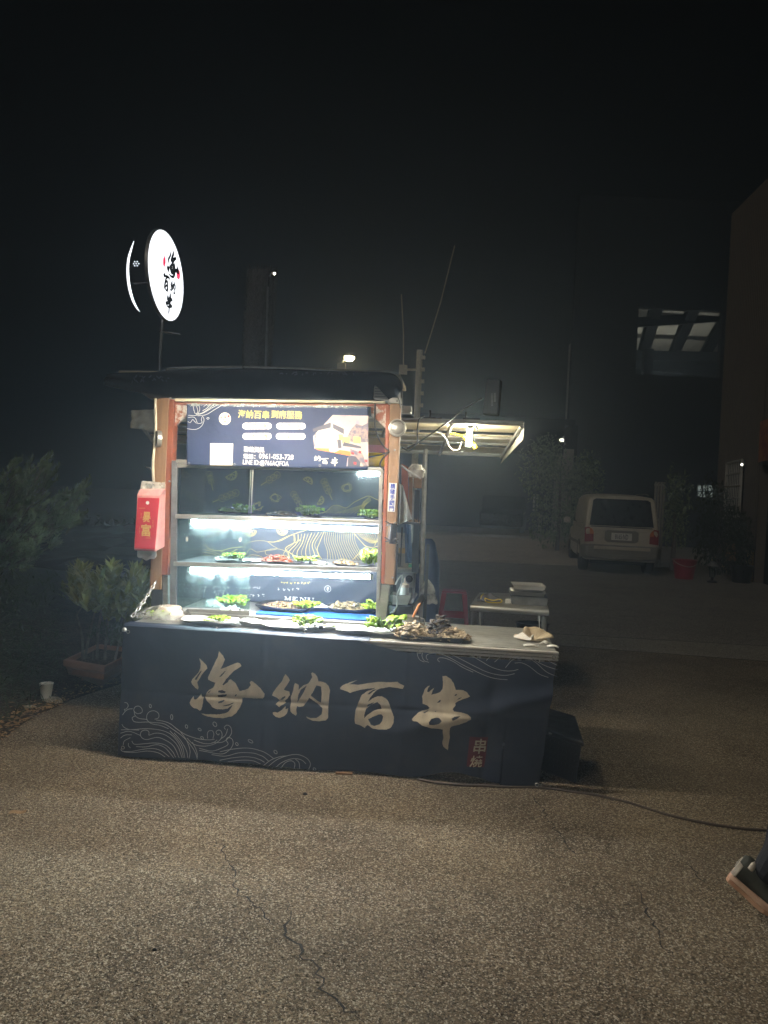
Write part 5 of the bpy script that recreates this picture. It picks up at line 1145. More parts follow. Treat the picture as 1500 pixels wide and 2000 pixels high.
# top shelf
for i, (u, wd, n_) in enumerate(((462, .17, 'upper shelf tray at left under pale lettuce'), (552, .20, 'upper shelf tray in the middle with skewered meat'), (728, .10, 'upper shelf tray at far right under lettuce'))):
    c = on_shelf(u, SZ1(u)); plate('food_tray', 'flat black '+n_, 'tray', c, wd, .14, 'black_plastic', i, .006)
plate('food_tray', 'flat black upper shelf tray under the taller middle lettuce', 'tray', on_shelf(606, SZ1(606)), .13, .14, 'black_plastic', 3, .006)
def up(c, dz=.008): return (c[0], c[1], c[2]+dz)
lettuce('pale lettuce leaves at the left end of the top shelf', up(on_shelf(457, SZ1(457))), .15, .10, .022, 11, 6, ('lettuce_pale', 'lettuce_pale'))
lettuce('bright lettuce tuft beside the pale leaves on the top shelf', up(on_shelf(480, SZ1(480))), .10, .10, .05, 12, 9)
lettuce('frilly lettuce in the middle of the top shelf right of the meat', up(on_shelf(603, SZ1(603))), .13, .11, .055, 13, 10)
lettuce('lettuce at the right end of the top shelf beside the wooden post', up(on_shelf(724, SZ1(724))), .11, .10, .045, 14, 9)
pile('meat_pieces', 'small skewered meat pieces in the middle of the top shelf', 'meat', up(on_shelf(550, SZ1(550))), .18, .10, .022, 130, .012, 'mushroom', 15)
# middle shelf
SZ2 = lambda u: s2+(st(745, 1112, F0)[1]-st(345, 1097, F0)[1])*((u-545)/400)*.9-.001
for i, (u, wd, t) in enumerate(((450, .17, 'white middle shelf tray at left holding pale food'), (493, .10, 'empty white middle shelf tray left of the red meat'), (558, .24, 'wide dark middle shelf tray holding the red meat'), (626, .08, 'small empty white middle shelf tray right of the red meat'), (690, .24, 'dark middle shelf tray at right holding yellowish pieces'))):
    plate('food_tray', t, 'tray', on_shelf(u, SZ2(u)), wd, .15, ('white_plastic', 'white_plastic', 'black_plastic', 'white_plastic', 'black_plastic')[i], i+5, .008)
pile('sliced_food', 'pale sliced food heaped in the left white tray of the middle shelf', 'sliced food', up(on_shelf(438, SZ2(438))), .12, .09, .02, 70, .013, 'white_print', 21)
lettuce('yellow-green lettuce behind the pale sliced food on the middle shelf', up(on_shelf(455, SZ2(455))), .11, .09, .045, 22)
pile('meat_pieces', 'red-brown meat chunks heaped on the middle shelf', 'meat', up(on_shelf(540, SZ2(540))), .19, .11, .04, 190, .012, 'shrimp', 23)
lettuce('lettuce at the right end of the red meat tray', up(on_shelf(598, SZ2(598))), .11, .09, .035, 24)
pile('meat_pieces', 'small pale orange pieces in the right tray of the middle shelf', 'meat', up(on_shelf(676, SZ2(676))), .15, .10, .02, 110, .011, 'mushroom', 25)
lettuce('tall upright lettuce at the right end of the middle shelf', up(on_shelf(725, SZ2(725))), .10, .10, .085, 26, 11)
def clipb(u, z, n):
    c = on_shelf(u, z, .40); tag(place(MB().box((-.009, -.004, 0), (.009, .012, .016)).build('price_clip', 'dark_metal', bevel=.002), up(c, .008)), n, 'clip')
clipb(469, SZ2(469), 'small black clip in front of the yellow-green lettuce on the middle shelf'); clipb(606, SZ2(606), 'small black clip in front of the red meat tray on the middle shelf'); clipb(607, SZ1(607), 'small black clip in front of the frilly lettuce on the top shelf')
# bottom of the case
Zb = TZ+.0265
m = MB(); m.box((-.36, -.20, 0), (.36, .20, .010)); tag(place(m.build('tray_mat', 'blue_mat', bevel=.003), (.97, .60, Zb)), 'blue plastic mat under the two black trays at the bottom of the case', 'mat')
Zc = Zb+.011
def low(u, v, z=None): return flat(u, v, z if z is not None else Zc)
c1_, c2__ = low(557, 1187, Zc+.01), low(690, 1190, Zc+.01)
plate('food_tray', 'wide black tray of brown pieces on the left of the blue mat', 'tray', (c1_[0], c1_[1], Zc), .36, .26, 'black_plastic', 2, .022, wave=.006)
plate('food_tray', 'wide black tray of clams on the right of the blue mat', 'tray', (c2__[0], c2__[1], Zc), .33, .26, 'black_plastic', 4, .022, wave=.006)
pile('meat_pieces', 'dark brown charred pieces in the left black tray at the bottom of the case', 'meat', (c1_[0]-.03, c1_[1], Zc+.006), .24, .17, .035, 230, .013, 'char_meat', 31)
pile('meat_pieces', 'light brown pieces mixed over the charred ones in the left black tray', 'meat', (c1_[0]-.02, c1_[1]-.01, Zc+.010), .24, .17, .035, 180, .012, 'mushroom', 32)
lettuce('big frilly lettuce at the right end of the charred pieces tray', (c1_[0]+.13, c1_[1], Zc+.008), .14, .14, .042, 33, 9)
pile('clams', 'round clams heaped in the right black tray at the bottom of the case', 'clams', (c2__[0]-.03, c2__[1]-.01, Zc+.006), .25, .18, .05, 95, .022, 'clam', 34, .65)
lettuce('lettuce at the right end of the clam tray', (c2__[0]+.13, c2__[1], Zc+.008), .12, .13, .055, 35, 9)
c = low(624, 1190); m = MB(); m.box((-.05, -.07, 0), (.05, .07, .004)); tag(place(m.build('white_card', 'white_plastic', bevel=.001), (c[0], c[1]-.05, Zc+.030), .5), 'white card lying between the two black trays', 'card')
c = low(440, 1190); lettuce('yellowish lettuce behind the smeared left glass pane', (c[0], .62, Zb), .17, .14, .06, 36, 8)
pile('sliced_food', 'white sliced food in front of the yellowish lettuce behind the left glass pane', 'sliced food', (c[0]+.03, .50, Zb), .13, .1, .02, 60, .013, 'white_print', 37)
m = MB(); m.lathe([(.075, 0), (.072, .02), (.055, .045), (.025, .058), (0, .062)], (0, 0, 0), 24); tag(place(m.build('food_cover', 'dome_film', smooth=True), (low(402, 1190)[0], .60, Zb)), 'clear plastic dome cover behind the left glass pane', 'food cover')
# row of shallow trays along the table front, in front of the case
TT = TZ+.010
for i, (u0, u1, v, t) in enumerate(((358, 470, 1211, 'white tray with a lettuce sprig on the table left of the case door'), (466, 520, 1219, 'small white tray second from the left on the table front'), (510, 628, 1222, 'long white tray below the charred pieces tray on the table front'), (612, 662, 1228, 'small white tray with a black clip on the table front'), (660, 782, 1228, 'long white tray at the right end of the row on the table front'))):
    a, b = flat(u0, v, TT), flat(u1, v+ (u1-u0)*.05, TT); plate('food_tray', t, 'tray', ((a[0]+b[0])/2, .145+.02*(i % 2), TT-.001+.0016*(i % 2)), b[0]-a[0], .19 if i not in (1, 3) else .12, 'white_plastic', i*1.7, .014, wave=.005)
def tx(u, v=1222): return flat(u, v, TT)[0]
lettuce('small lettuce sprig in the leftmost white tray on the table', (tx(437, 1212), .13, TT+.006), .12, .10, .03, 41, 6)
lettuce('curly lettuce bunch standing in the long white tray below the case', (tx(605), .15, TT+.006), .13, .11, .055, 42, 9)
lettuce('tiny lettuce leaf in the small white tray with the black clip', (tx(650), .14, TT+.006), .07, .07, .02, 43, 4)
lettuce('big smooth lettuce leaf between the white trays and the dark roasting tray', (tx(762), .17, TT+.010), .17, .15, .075, 44, 6, ('lettuce', 'lettuce'))
tag(place(MB().box((-.011, -.008, 0), (.011, .010, .02)).build('price_clip', 'dark_metal', bevel=.002), (tx(632, 1228), .08, TT+.012)), 'black clip on the small white tray at the table front', 'clip')
# roasting tray with mushrooms and dark greens
a, b = flat(782, 1245, TZ), flat(905, 1255, TZ); rc = ((a[0]+b[0])/2, .115, TZ+.001); rw = b[0]-a[0]
rt = thing('roasting_tray', 'dark roasting tray full of mushrooms at the table front', 'tray', rc)
m = MB(); Wt, Dt = rw/2, .095
ri = lambda w_, d_, z: [(-w_, -d_, z), (w_, -d_, z), (w_, d_, z), (-w_, d_, z)]
vs = ri(Wt*.9, Dt*.86, 0)+ri(Wt, Dt, .026)+ri(Wt*1.05, Dt*1.06, .028); m.add(vs, [(0, 1, 2, 3)]+[(k*4+i, k*4+(i+1) % 4, k*4+4+(i+1) % 4, k*4+4+i) for k in range(2) for i in range(4)])
m.build('pan', 'black_plastic', rt, solid=.002, bevel=.002)
pile('mushrooms', 'beige shredded mushrooms heaped on the left of the roasting tray', 'mushrooms', (rc[0]-.10, rc[1], TZ+.01), .24, .18, .075, 330, .011, 'mushroom_pale', 51, .5, long=2.2)
pile('mushrooms', 'beige shredded mushrooms on the right of the roasting tray', 'mushrooms', (rc[0]+.10, rc[1]-.005, TZ+.01), .22, .16, .06, 260, .011, 'mushroom_pale', 52, .5, long=2.2)
pile('seaweed', 'dark leafy heap in the middle of the roasting tray', 'seaweed', (rc[0]+.04, rc[1]+.02, TZ+.012), .17, .14, .115, 190, .016, 'dark_food', 53, .5, long=1.5)
pile('mushrooms', 'pale mushroom caps on top of the dark leafy heap', 'mushrooms', (rc[0]+.045, rc[1]+.02, TZ+.08), .07, .06, .035, 36, .011, 'mushroom_pale', 54, .8)
# steel mug with wooden-handled brush
c = flat(808, 1222, TZ); mg = thing('steel_mug', 'shiny steel mug behind the roasting tray with an orange brush handle in it', 'mug', (c[0]-.01, .30, TZ+.001))
m = MB(); m.lathe([(.0, 0), (.046, 0), (.048, .003), (.048, .088), (.050, .090), (.046, .090), (.045, .004), (0, .004)], (0, 0, 0), 28); m.build('cup', 'chrome', mg, smooth='auto')
m = MB(); m.tube(bez([(.046, 0, .078), (.075, 0, .076), (.080, 0, .05), (.074, 0, .02), (.047, 0, .016)], 5), .004, 6); m.build('handle', 'chrome', mg, smooth=True)
b_ = thing('basting_brush', 'brush with an orange wooden handle leaning in the steel mug', 'brush', (c[0]-.01, .30, TZ+.006))
m = MB(); m.tube([(-.006, 0, .03), (.022, 0, .10), (.046, 0, .152)], [.005, .007, .0085], 8); m.tube([(.046, 0, .152), (.051, 0, .162)], [.0085, .004], 8); m.build('handle', 'handle_orange', b_, smooth='auto')
m = MB(); m.tube([(-.012, 0, .002), (-.006, 0, .032)], [.012, .008], 8); m.build('bristles', 'black_plastic', b_)
# folded wrap, paper plate, cards at the right end
c = flat(1040, 1252, TZ); fw = thing('folded_wrap', 'folded round flatbread lying on white paper at the right end of the table', 'flatbread', (c[0]-.01, c[1]+.03, TZ+.003), .1)
m = MB()
def wr(a, b):
    t = (a-.5)*3.0; r = .082*b; fold = math.sin(b*1.4); return (r*math.sin(t)*1.05*(1+.25*math.sin(t))+.015, -.045+r*math.cos(t)*.75, .006+.050*b**1.6*max(0, math.cos(t*.9+.25))**.8+.014*fold+.004*math.sin(t*6)*b)
pm('bread', (.66, .56, .38), .7, c2=(.46, .34, .20), sc=22, contrast=.12, bump=.3)
m.grid(wr, 20, 8); m.build('upper_fold', 'bread', fw, smooth=True, solid=.003)
m = MB(); m.lathe([(0, 0), (.06, 0), (.085, .006), (.087, .007), (.06, .004), (0, .003)], (.01, -.01, 0), 24, ell=.75); m.build('lower_fold', 'bread', fw, smooth=True)
m = MB(); m.add([(-.115, .0, .006), (-.03, -.07, .004), (.0, .0, .03), (-.06, .05, .03)], [(0, 1, 2, 3)]); tag(place(m.build('paper_sheet', 'paper', solid=.001), (c[0]+.01, c[1]+.02, TZ+.006)), 'white paper sticking out from under the folded flatbread', 'paper')
def card(u, v, w, d, rz, t, mat='paper', h=.010):
    p = flat(u, v, TZ); m = MB(); m.grid(lambda a, b: ((a-.5)*w, (b-.5)*d, .002+h*math.sin(a*3.14)*.8+h*.3*b), 8, 4); tag(place(m.build('paper_packet', mat, smooth=True, solid=.0015), (p[0], p[1], TZ+.001), rz), t, 'packet')
card(1036, 1263, .075, .035, .05, 'white packet on the table edge just below the flatbread'); card(1063, 1260, .05, .04, -.5, 'white packet leaning over at the table corner, second from the right', h=.018); card(1080, 1265, .06, .04, -.1, 'white packet nearest the right end of the table')
card(1018, 1243, .08, .05, -.2, 'cream paper slip left of the flatbread', 'foam', .004)
# foam bowl and clear bag at the left end
c = flat(325, 1208, TZ); bw = thing('foam_bowl', 'upturned beige foam bowl in a clear bag at the left end of the table', 'bowl', (c[0], c[1]+.05, TZ+.009))
m = MB(); m.lathe([(.082, 0), (.084, .006), (.078, .012), (.066, .050), (.060, .056), (0, .058)], (0, 0, 0), 28); m.build('shell', 'foam', bw, smooth='auto')
c = flat(268, 1210, TZ); m = MB()
def bagf(a, b): 
    x = -.13+a*.30; hh = (.012+.062*math.sin(min(1, a*1.15)*2.4))*math.sin(b*math.pi); return (x, -.075+b*.16+.01*math.sin(a*9), .006+max(0, hh)+.008*noise.noise(Vector((a*9, b*9, 2))))
m.grid(bagf, 40, 24); tag(place(m.build('clear_bag', 'clear_film', smooth=True), (c[0]+.10, c[1]+.05, TZ+.006)), 'crumpled clear plastic bag of greens at the left end of the table', 'plastic bag')
lettuce('pale greens inside the clear bag at the left end of the table', (c[0]+.09, c[1]+.06, TZ+.009), .12, .08, .035, 45, 5, ('lettuce_pale', 'lettuce_pale'))
# chain
cz0 = st(298, 1140, .20); cz1 = st(264, 1202, .10)
ch_ = thing('steel_chain', 'steel chain hanging from the left post foot to the table corner', 'chain', (cz0[0], .15, cz1[1]-.02)); o_ = Vector((cz0[0], .15, cz1[1]-.02))
A_, B_ = Vector((cz0[0], .25, cz0[1]+.01)), Vector((cz1[0], .06, cz1[1]-.0)); N_ = 10; dch = (B_-A_).normalized(); s_ax = dch.cross(Vector((0, 1, 0))).normalized(); t_ax = dch.cross(s_ax)
for i in range(N_):
    c = A_.lerp(B_, (i+.5)/N_)+Vector((0, 0, -.012*math.sin(math.pi*(i+.5)/N_))); w_ = s_ax if i % 2 else t_ax; Lh = (B_-A_).length/N_*.66; m = MB(o_)
    m.tube([c+dch*(Lh*math.cos(2*math.pi*k/14))+w_*(.0085*math.sin(2*math.pi*k/14)) for k in range(14)], .0030, 6, closed=True); m.build('link', 'chrome', ch_, smooth=True)
m = MB(); m.lathe([(0, 0), (.011, .003), (.013, .013), (.009, .022), (0, .025)], (0, 0, 0), 12)
kx = flat(262, 1218, TZ-.03); tag(place(m.build('table_clamp', 'steel', smooth=True), (.004, -.052, TZ-.035)), 'small steel clamp at the top left corner of the printed cloth', 'clamp')

pm('grey_cord', (.5, .49, .45), .5)
# ---- hanging tissue pack
tp = [st(*q, .26) for q in ((268, 962), (312, 962), (304, 1078), (261, 1074))]; px0 = sum(p[0] for p in tp)/4
pk = thing('tissue_pack', 'red and pink pack of tissues hanging from the left post', 'tissue pack', (px0+.015, .30, tp[2][1])); po = Vector((px0+.015, .30, tp[2][1]))
fr_ = lambda u, v, ly: Vector((st(u, v, ly)[0], ly, st(u, v, ly)[1]))
F4 = [fr_(267, 966, .235), fr_(313, 967, .225), fr_(304, 1078, .225), fr_(261, 1075, .235)]
S2 = [fr_(324, 964, .32), fr_(322, 1068, .32)]
m = MB(po); bk = [F4[0]+Vector((.01, .10, .01)), S2[0], S2[1], F4[3]+Vector((.01, .10, .01))]
m.hexa([F4[3], F4[2], bk[2], bk[3], F4[0], F4[1], bk[1], bk[0]]); m.build('pack_body', 'tissue_pink', pk, bevel=.006)
m = MB(po); T0 = [fr_(274, 955, .26), fr_(321, 955, .26)]; m.hexa([F4[0]+Vector((0, 0, -.004)), F4[1]+Vector((0, 0, -.004)), bk[1]+Vector((0, 0, -.004)), bk[0]+Vector((0, 0, -.004)), T0[0], T0[1], T0[1]+Vector((0, .02, 0)), T0[0]+Vector((0, .02, 0))]); m.build('pack_shoulder', 'tissue_pink', pk, bevel=.003)
qb([(277, 939), (323, 943), (322, 957), (274, 955)], .265, .267, po).build('hanging_tab', 'grey_film', pk)
def onpack(x, z): return Vector((x, .225-.0035, z))-po
pf = lambda u, v: st(u, v, .226)
print_on(onpack, poly2d([[pf(270, 972), pf(312, 973), pf(303, 1073), pf(263, 1071)]]), 'red_panel', 'pack_red', pk)
onpk2 = lambda x, z: Vector((x, .225-.0055, z))-po
for s_, q in (('暴', (279, 1020, 296, 1000)), ('富', (276, 1047, 296, 1024))):
    a = pf(q[0], q[1]); b = pf(q[2], q[3]); print_on(onpk2, fit(text2d(s_, .02), a[0], a[1], b[0], b[1]), 'lettering', 'pack_gold', pk)
a = pf(289, 982); print_on(onpk2, polys([[(a[0]+.0105*math.cos(t*.5236), a[1]+.0105*math.sin(t*.5236)) for t in range(12)]]), 'round_mark', 'white_print', pk)
rows = []
for (u, v, n_, vert) in ((273, 993, 6, 0), (299, 1018, 5, 1), (273, 1030, 5, 1), (286, 1051, 5, 0), (276, 1003, 4, 1)):
    for k in range(n_):
        a = pf(u+(0 if vert else k*2.0), v+(k*2.8 if vert else 0)); rows.append([(a[0], a[1]), (a[0]+.0038, a[1]), (a[0]+.0038, a[1]+.003), (a[0], a[1]+.003)])
print_on(onpk2, polys(rows), 'tiny_print', 'pack_gold', pk)
m = MB(po); c = fr_(286, 1084, .27)
m.grid(lambda a, b: (c.x-.052+a*.115, .27+.03*math.sin(a*3.14)*math.sin(b*3)-.01, c.z+.028-.055*b*math.sin(.5+a*2.2)**.6+.004*math.sin(a*15+b*4)), 20, 10); m.build('tissue', 'paper', pk, smooth=True, solid=.003)
# cord holding the pack, ring clamp and sign pole
def wpole(px_list, ly, r, name, mat, label, cat, closed=False):
    P = [fr_(u, v, l) for (u, v), l in zip(px_list, ly if isinstance(ly, (list, tuple)) else [ly]*len(px_list))]; b = min(P, key=lambda p: p.z)
    m = MB(b); m.tube(bez(P, 5) if len(P) > 2 else P, r, 7, closed); return tag(place(m.build(name, mat, smooth=True), b), label, cat)
wpole([(303, 775), (304, 840), (299, 900), (300, 945)], .345, .0085, 'hanging_rod', 'concrete_pole', 'rough pale rod running down the left post to the tissue pack', 'rod')
wpole([(318, 622), (313, 680), (311, 772)], .18, .0085, 'sign_pole', 'dull_steel', 'thin steel pole holding the round illuminated sign above the roof', 'pole')
wpole([(312, 648), (316, 648), (352, 653)], .18, .005, 'cross_rod', 'dull_steel', 'short rod sticking out to the right from the sign pole', 'rod')
wpole([(284, 912), (291, 914), (297, 920), (296, 926)], .345, .004, 'wire_hook', 'dull_steel', 'bent wire hook on the left post above the tissue pack', 'hook')
def disc(name, label, cat, u, v, ly, r, rz, mats=('steel', 'worn_steel'), sq=1.0):
    x, z = st(u, v, ly); root = thing(name, label, cat, (x, ly, z), rz); M_ = Matrix.Rotation(R(90), 3, 'X')
    m = MB(); m.lathe([(0, -.0), (r*.70, -.0), (r*.80, -.004)], (0, -.012, 0), 28, M=M_); m.build('face', mats[1], root, smooth='auto')
    m = MB(); m.lathe([(r*.72, .0), (r*.80, .008), (r*.95, .006), (r, -.004), (r*.96, -.022), (r*.4, -.026), (0, -.026)], (0, -.010, 0), 28, M=M_); m.build('rim', mats[0], root, smooth='auto'); return root
disc('round_lamp', 'round metal lamp head fixed high on the right post', 'lamp', 776, 836, .315, .052, .1)
disc('round_lamp', 'round metal ring lamp fixed high on the left post, turned away', 'lamp', 310, 857, .335, .050, -1.0)

# ---- round illuminated sign, turned partly away
dcx, dcz = st(314, 539, .18); dc = Vector((dcx, .18, dcz))
sg = thing('round_sign', 'round white illuminated sign with black brush characters above the roof', 'sign', dc, 0); 
th = R(88.5); nx, ny_ = math.sin(th), -math.cos(th)
ex = Vector((-ny_, nx, 0)) if False else Vector((math.cos(th), math.sin(th), 0)); ez = Vector((-.045, 0, 1)).normalized(); en = Vector((math.sin(th), -math.cos(th), 0)); RD = .247
def onsign(d): return lambda x, z: ex*x+ez*z+en*d
m = MB(); n = 64; vs = []; 
for d in (.022, .035):
    vs += [ex*(RD*math.cos(2*math.pi*i/n))+ez*(RD*math.sin(2*math.pi*i/n))+en*d for i in range(n)]
m.add(vs, [tuple(range(n, 2*n)), tuple(range(n-1, -1, -1))]+[(i, (i+1) % n, n+(i+1) % n, n+i) for i in range(n)]); m.build('light_panel', 'sign_light', sg)
m = MB(); vs = []
for r, d in ((RD+.006, .018), (RD+.006, .036), (RD+.001, .036), (RD+.001, .018)): vs += [ex*(r*math.cos(2*math.pi*i/n))+ez*(r*math.sin(2*math.pi*i/n))+en*d for i in range(n)]
m.add(vs, [(k*n+i, k*n+(i+1) % n, ((k+1) % 4)*n+(i+1) % n, ((k+1) % 4)*n+i) for k in range(4) for i in range(n)]); m.build('rim', 'dull_steel', sg)
def sgp(pts):                                  # zoomed-photo coordinates to sign coordinates
    out = []
    for X, Y in pts:
        u, v = 260+X/10, 440+Y/10; du = u-314+ (v-539)*.075*-1; out.append((du/34.5*RD, -(v-539)/84*RD))
    return out
def mvs(ch, X, Y, wpx, hpx):
    xs = [p[0] for q in ch for p in q]; ys = [p[1] for q in ch for p in q]; a, b, c_, d = min(xs), max(xs), min(ys), max(ys)
    return [sgp([(X+((p[0]-a)/(b-a)-.5)*wpx, Y+((p[1]-c_)/(d-c_)-.5)*hpx) for p in q]) for q in ch]
for ch, X, Y, w_, h_ in ((hai, 645, 675, 240, 560), (na, 665, 1120, 100, 250), (bai, 532, 1130, 125, 330), (chuan, 610, 1500, 130, 430)):
    q_ = mvs(ch, X, Y, w_, h_); print_on(onsign(.038), poly2d(q_), 'brush_character', 'ink_print', sg); print_on(onsign(.0385), ribbon2d([c+[c[0]] for c in q_], .0045, 1), 'brush_edge', 'ink_print', sg)['kind'] = 'stuff'
print_on(onsign(.037), polys([sgp([(720+40*1.0*math.cos(t*.4)+35, 790+105*math.sin(t*.4)) for t in range(16)])]), 'red_mark', 'red_glow', sg)
print_on(onsign(.037), polys([sgp([(470+26*math.cos(t*.4), 750+110*math.sin(t*.4)) for t in range(16)])]), 'red_mark', 'red_glow', sg)
print_on(onsign(.0375), ribbon2d([sgp([(470, 700), (460, 740), (480, 760), (462, 800)])], .006, 3), 'tiny_print', 'white_print', sg)
print_on(onsign(.037), ribbon2d([sgp([(460, 340), (410, 440), (375, 570), (355, 760), (355, 980)])], .012, 5, True), 'violet_stroke', 'violet_glow', sg)
print_on(onsign(.037), ribbon2d([sgp([(770, 1080), (775, 1150), (785, 1240)]), sgp([(790, 1300), (800, 1340)])], .012, 3, True), 'violet_stroke', 'violet_glow', sg)
# crescent of the neighbouring light box and its small dots (edge of a second sign face)
cr_ = thing('crescent_light', 'thin white glowing crescent left of the round sign', 'light', dc+Vector((-.18, .0, 0)))
cp = [fr_(u, v, .18)-Vector((dc.x-.18, .18, dc.z)) for u, v in ((261, 471), (254, 488), (249, 505), (247, 525), (248, 548), (252, 570), (258, 588), (266, 602), (273, 609))]
cp2 = [fr_(u, v, .18)-Vector((dc.x-.18, .18, dc.z)) for u, v in ((261, 471), (256.5, 488), (252.5, 505), (251, 525), (252.5, 548), (256.5, 570), (262, 588), (268.5, 602), (273, 609))]
P1, P2 = bez(cp, 4), bez(cp2, 4); m = MB(); k = len(P1)
vs = [*P1, *P2, *[p+Vector((0, .006, 0)) for p in P1], *[p+Vector((0, .006, 0)) for p in P2]]
fs = []
for i in range(k-1): fs += [(i, i+1, k+i+1, k+i), (2*k+i, 3*k+i, 3*k+i+1, 2*k+i+1), (i, 2*k+i, 2*k+i+1, i+1), (k+i, k+i+1, 3*k+i+1, 3*k+i)]
m.add(vs, fs); m.build('light_edge', 'sign_light', cr_)
qq_ = [fr_(u, v, .21)-Vector((dc.x-.18, .18, dc.z)) for u, v in ((262, 515), (286, 505))]
m = MB(); m.tube([(.0+cp[4].x+.02, .05, cp[4].z), (.16, .05, cp[4].z+.01)], .006, 6); m.build('arm', 'dark_metal', cr_)
for u, v in ((263, 511), (268, 511), (261, 515), (266, 515), (271, 515), (263, 519), (268, 519)):
    p = fr_(u, v, .19)-Vector((dc.x-.18, .18, dc.z)); m = MB(); m.lathe([(0, -.003), (.0035, -.002), (.0035, .002), (0, .003)], p, 8, M=Matrix.Rotation(R(90), 3, 'X')); m.build('dot_light', 'blue_dot', cr_)

# ---- right side of the stall
P = fr_(918, 838, .93); bl_ = thing('work_light', 'lit tube bulb hanging under the rear canopy', 'lamp', P)
q = fr_(914, 878, .93)-P; m = MB(); d = q.normalized(); m.tube([d*.0, d*.11], .0165, 12); m.build('bulb', 'bulb_light', bl_, smooth='auto')
m = MB(); m.tube([d*-.055, d*-.001], [.014, .019], 10); m.build('socket', 'black_plastic', bl_)
m = MB(); m.box((-.05, -.02, .05), (.06, .02, .07)); m.tube([(-.03, 0, .07), (-.03, 0, .11)], .006, 6); m.tube([(.03, 0, .05), (.05, 0, -.01)], .006, 6); m.tube([(-.04, 0, .06), (-.05, .01, .03)], .006, 6); m.build('clamp', 'black_plastic', bl_)
P = fr_(836, 822, 1.0); m = MB(); m.box((-.03, -.02, 0), (.05, .02, .022)); m.tube([(.01, 0, .02), (.01, 0, .07)], .008, 6); m.tube([(.05, 0, .01), (.09, 0, .02)], .007, 6); tag(place(m.build('spring_clamp', 'black_plastic'), P), 'empty black clamp on the canopy rail left of the lit bulb', 'clamp')
wpole([(905, 851), (912, 857), (925, 870), (929, 876)], 1.1, .017, 'power_strip', 'yellow_plastic', 'yellow extension socket hanging beside the lit bulb', 'extension socket')
wpole([(880, 846), (892, 848), (904, 852)], 1.1, .006, 'yellow_cord', 'yellow_plastic', 'yellow cord leading into the yellow extension socket', 'cord')
wpole([(848, 842), (868, 852), (880, 875), (895, 878), (902, 862)], 1.1, .0045, 'white_cord', 'grey_cord', 'white cord looping below the canopy to the yellow socket', 'cord')
wpole([(942, 778), (905, 800), (880, 820), (850, 842), (820, 862), (795, 875)], [.83, .8, .7, .6, .5, .45], .0045, 'power_cord', 'black_cable', 'black cord slanting from the box on the canopy down to the right post', 'cord')
wpole([(829, 812), (818, 820), (815, 845), (815, 865), (800, 880), (785, 874)], [.8, .7, .6, .55, .5, .45], .0045, 'power_cord', 'black_cable', 'black cord looping down from the canopy rail to the right post', 'cord')
wpole([(733, 782), (732, 815), (735, 845), (748, 870), (760, 880)], .325, .0045, 'power_cord', 'black_cable', 'black cord hanging down beside the right end of the banner', 'cord')
wpole([(720, 893), (745, 888), (760, 882), (748, 895), (742, 908), (750, 918)], .35, .0045, 'power_cord', 'black_cable', 'black cord looping in front of the yellow bag', 'cord')
wpole([(782, 908), (795, 918), (812, 929), (822, 935)], .5, .006, 'white_cord', 'grey_cord', 'white cord drooping from the right post to the shelf behind', 'cord')
# speaker-like wedge lamp on the roof corner
wd = thing('wedge_lamp', 'grey triangular flood lamp at the right front corner of the roof', 'lamp', fr_(752, 780, -.30)); wo = fr_(752, 780, -.30)
m = MB(); P3 = [st(u, v, -.30) for u, v in ((731, 749), (760, 781), (729, 778))]; m.prism([(p[0]-wo.x, p[1]-wo.z) for p in P3], 0, .06, 'xz'); m.build('casing', 'white_metal', wd, bevel=.004)
P3 = [(-.070, .067), (-.066, .022), (-.005, .004)]
for k in range(5): m = MB(); z = wo.z; p = st(731.5, 755+k*5, -.302); q = st(735+k*5, 755+k*5, -.302); m.box((p[0]-wo.x, -.004, p[1]-wo.z), (q[0]-wo.x, -.001, p[1]-wo.z+.004)); m.build('louvre', 'dull_steel', wd)
# carton standing on the canopy
a = [st(*q, .95) for q in ((950, 740), (977, 741), (971, 810), (942, 808))]; bx = thing('tall_carton', 'dark tall carton with faint white print standing on the rear canopy', 'carton', (a[3][0]+.06, .98, a[3][1])); bo_ = Vector((a[3][0]+.06, .98, a[3][1]))
m = MB(bo_); m.hexa([(a[3][0], .95, a[3][1]), (a[2][0], .95, a[2][1]), (a[2][0]+.02, 1.04, a[2][1]), (a[3][0]+.02, 1.04, a[3][1]), (a[0][0], .95, a[0][1]), (a[1][0], .95, a[1][1]), (a[1][0]+.02, 1.04, a[1][1]), (a[0][0]+.02, 1.04, a[0][1])]); m.build('box', 'tarp_dark', bx, bevel=.004)
rows = []
for k in range(10):
    p = st(959.5-rnd.random()*.6, 770+k*2.5, .95); rows.append([(p[0], p[1]), (p[0]+.011, p[1]+.001), (p[0]+.010, p[1]+.004), (p[0], p[1]+.003)])
for k in range(8):
    p = st(964.5, 769+k*2.2, .95); rows.append([(p[0], p[1]), (p[0]+.012, p[1]+.001), (p[0]+.012, p[1]+.004), (p[0], p[1]+.003)])
print_on(lambda x, z: Vector((x, .946, z))-bo_, polys(rows), 'tiny_print', 'grey_print', bx)
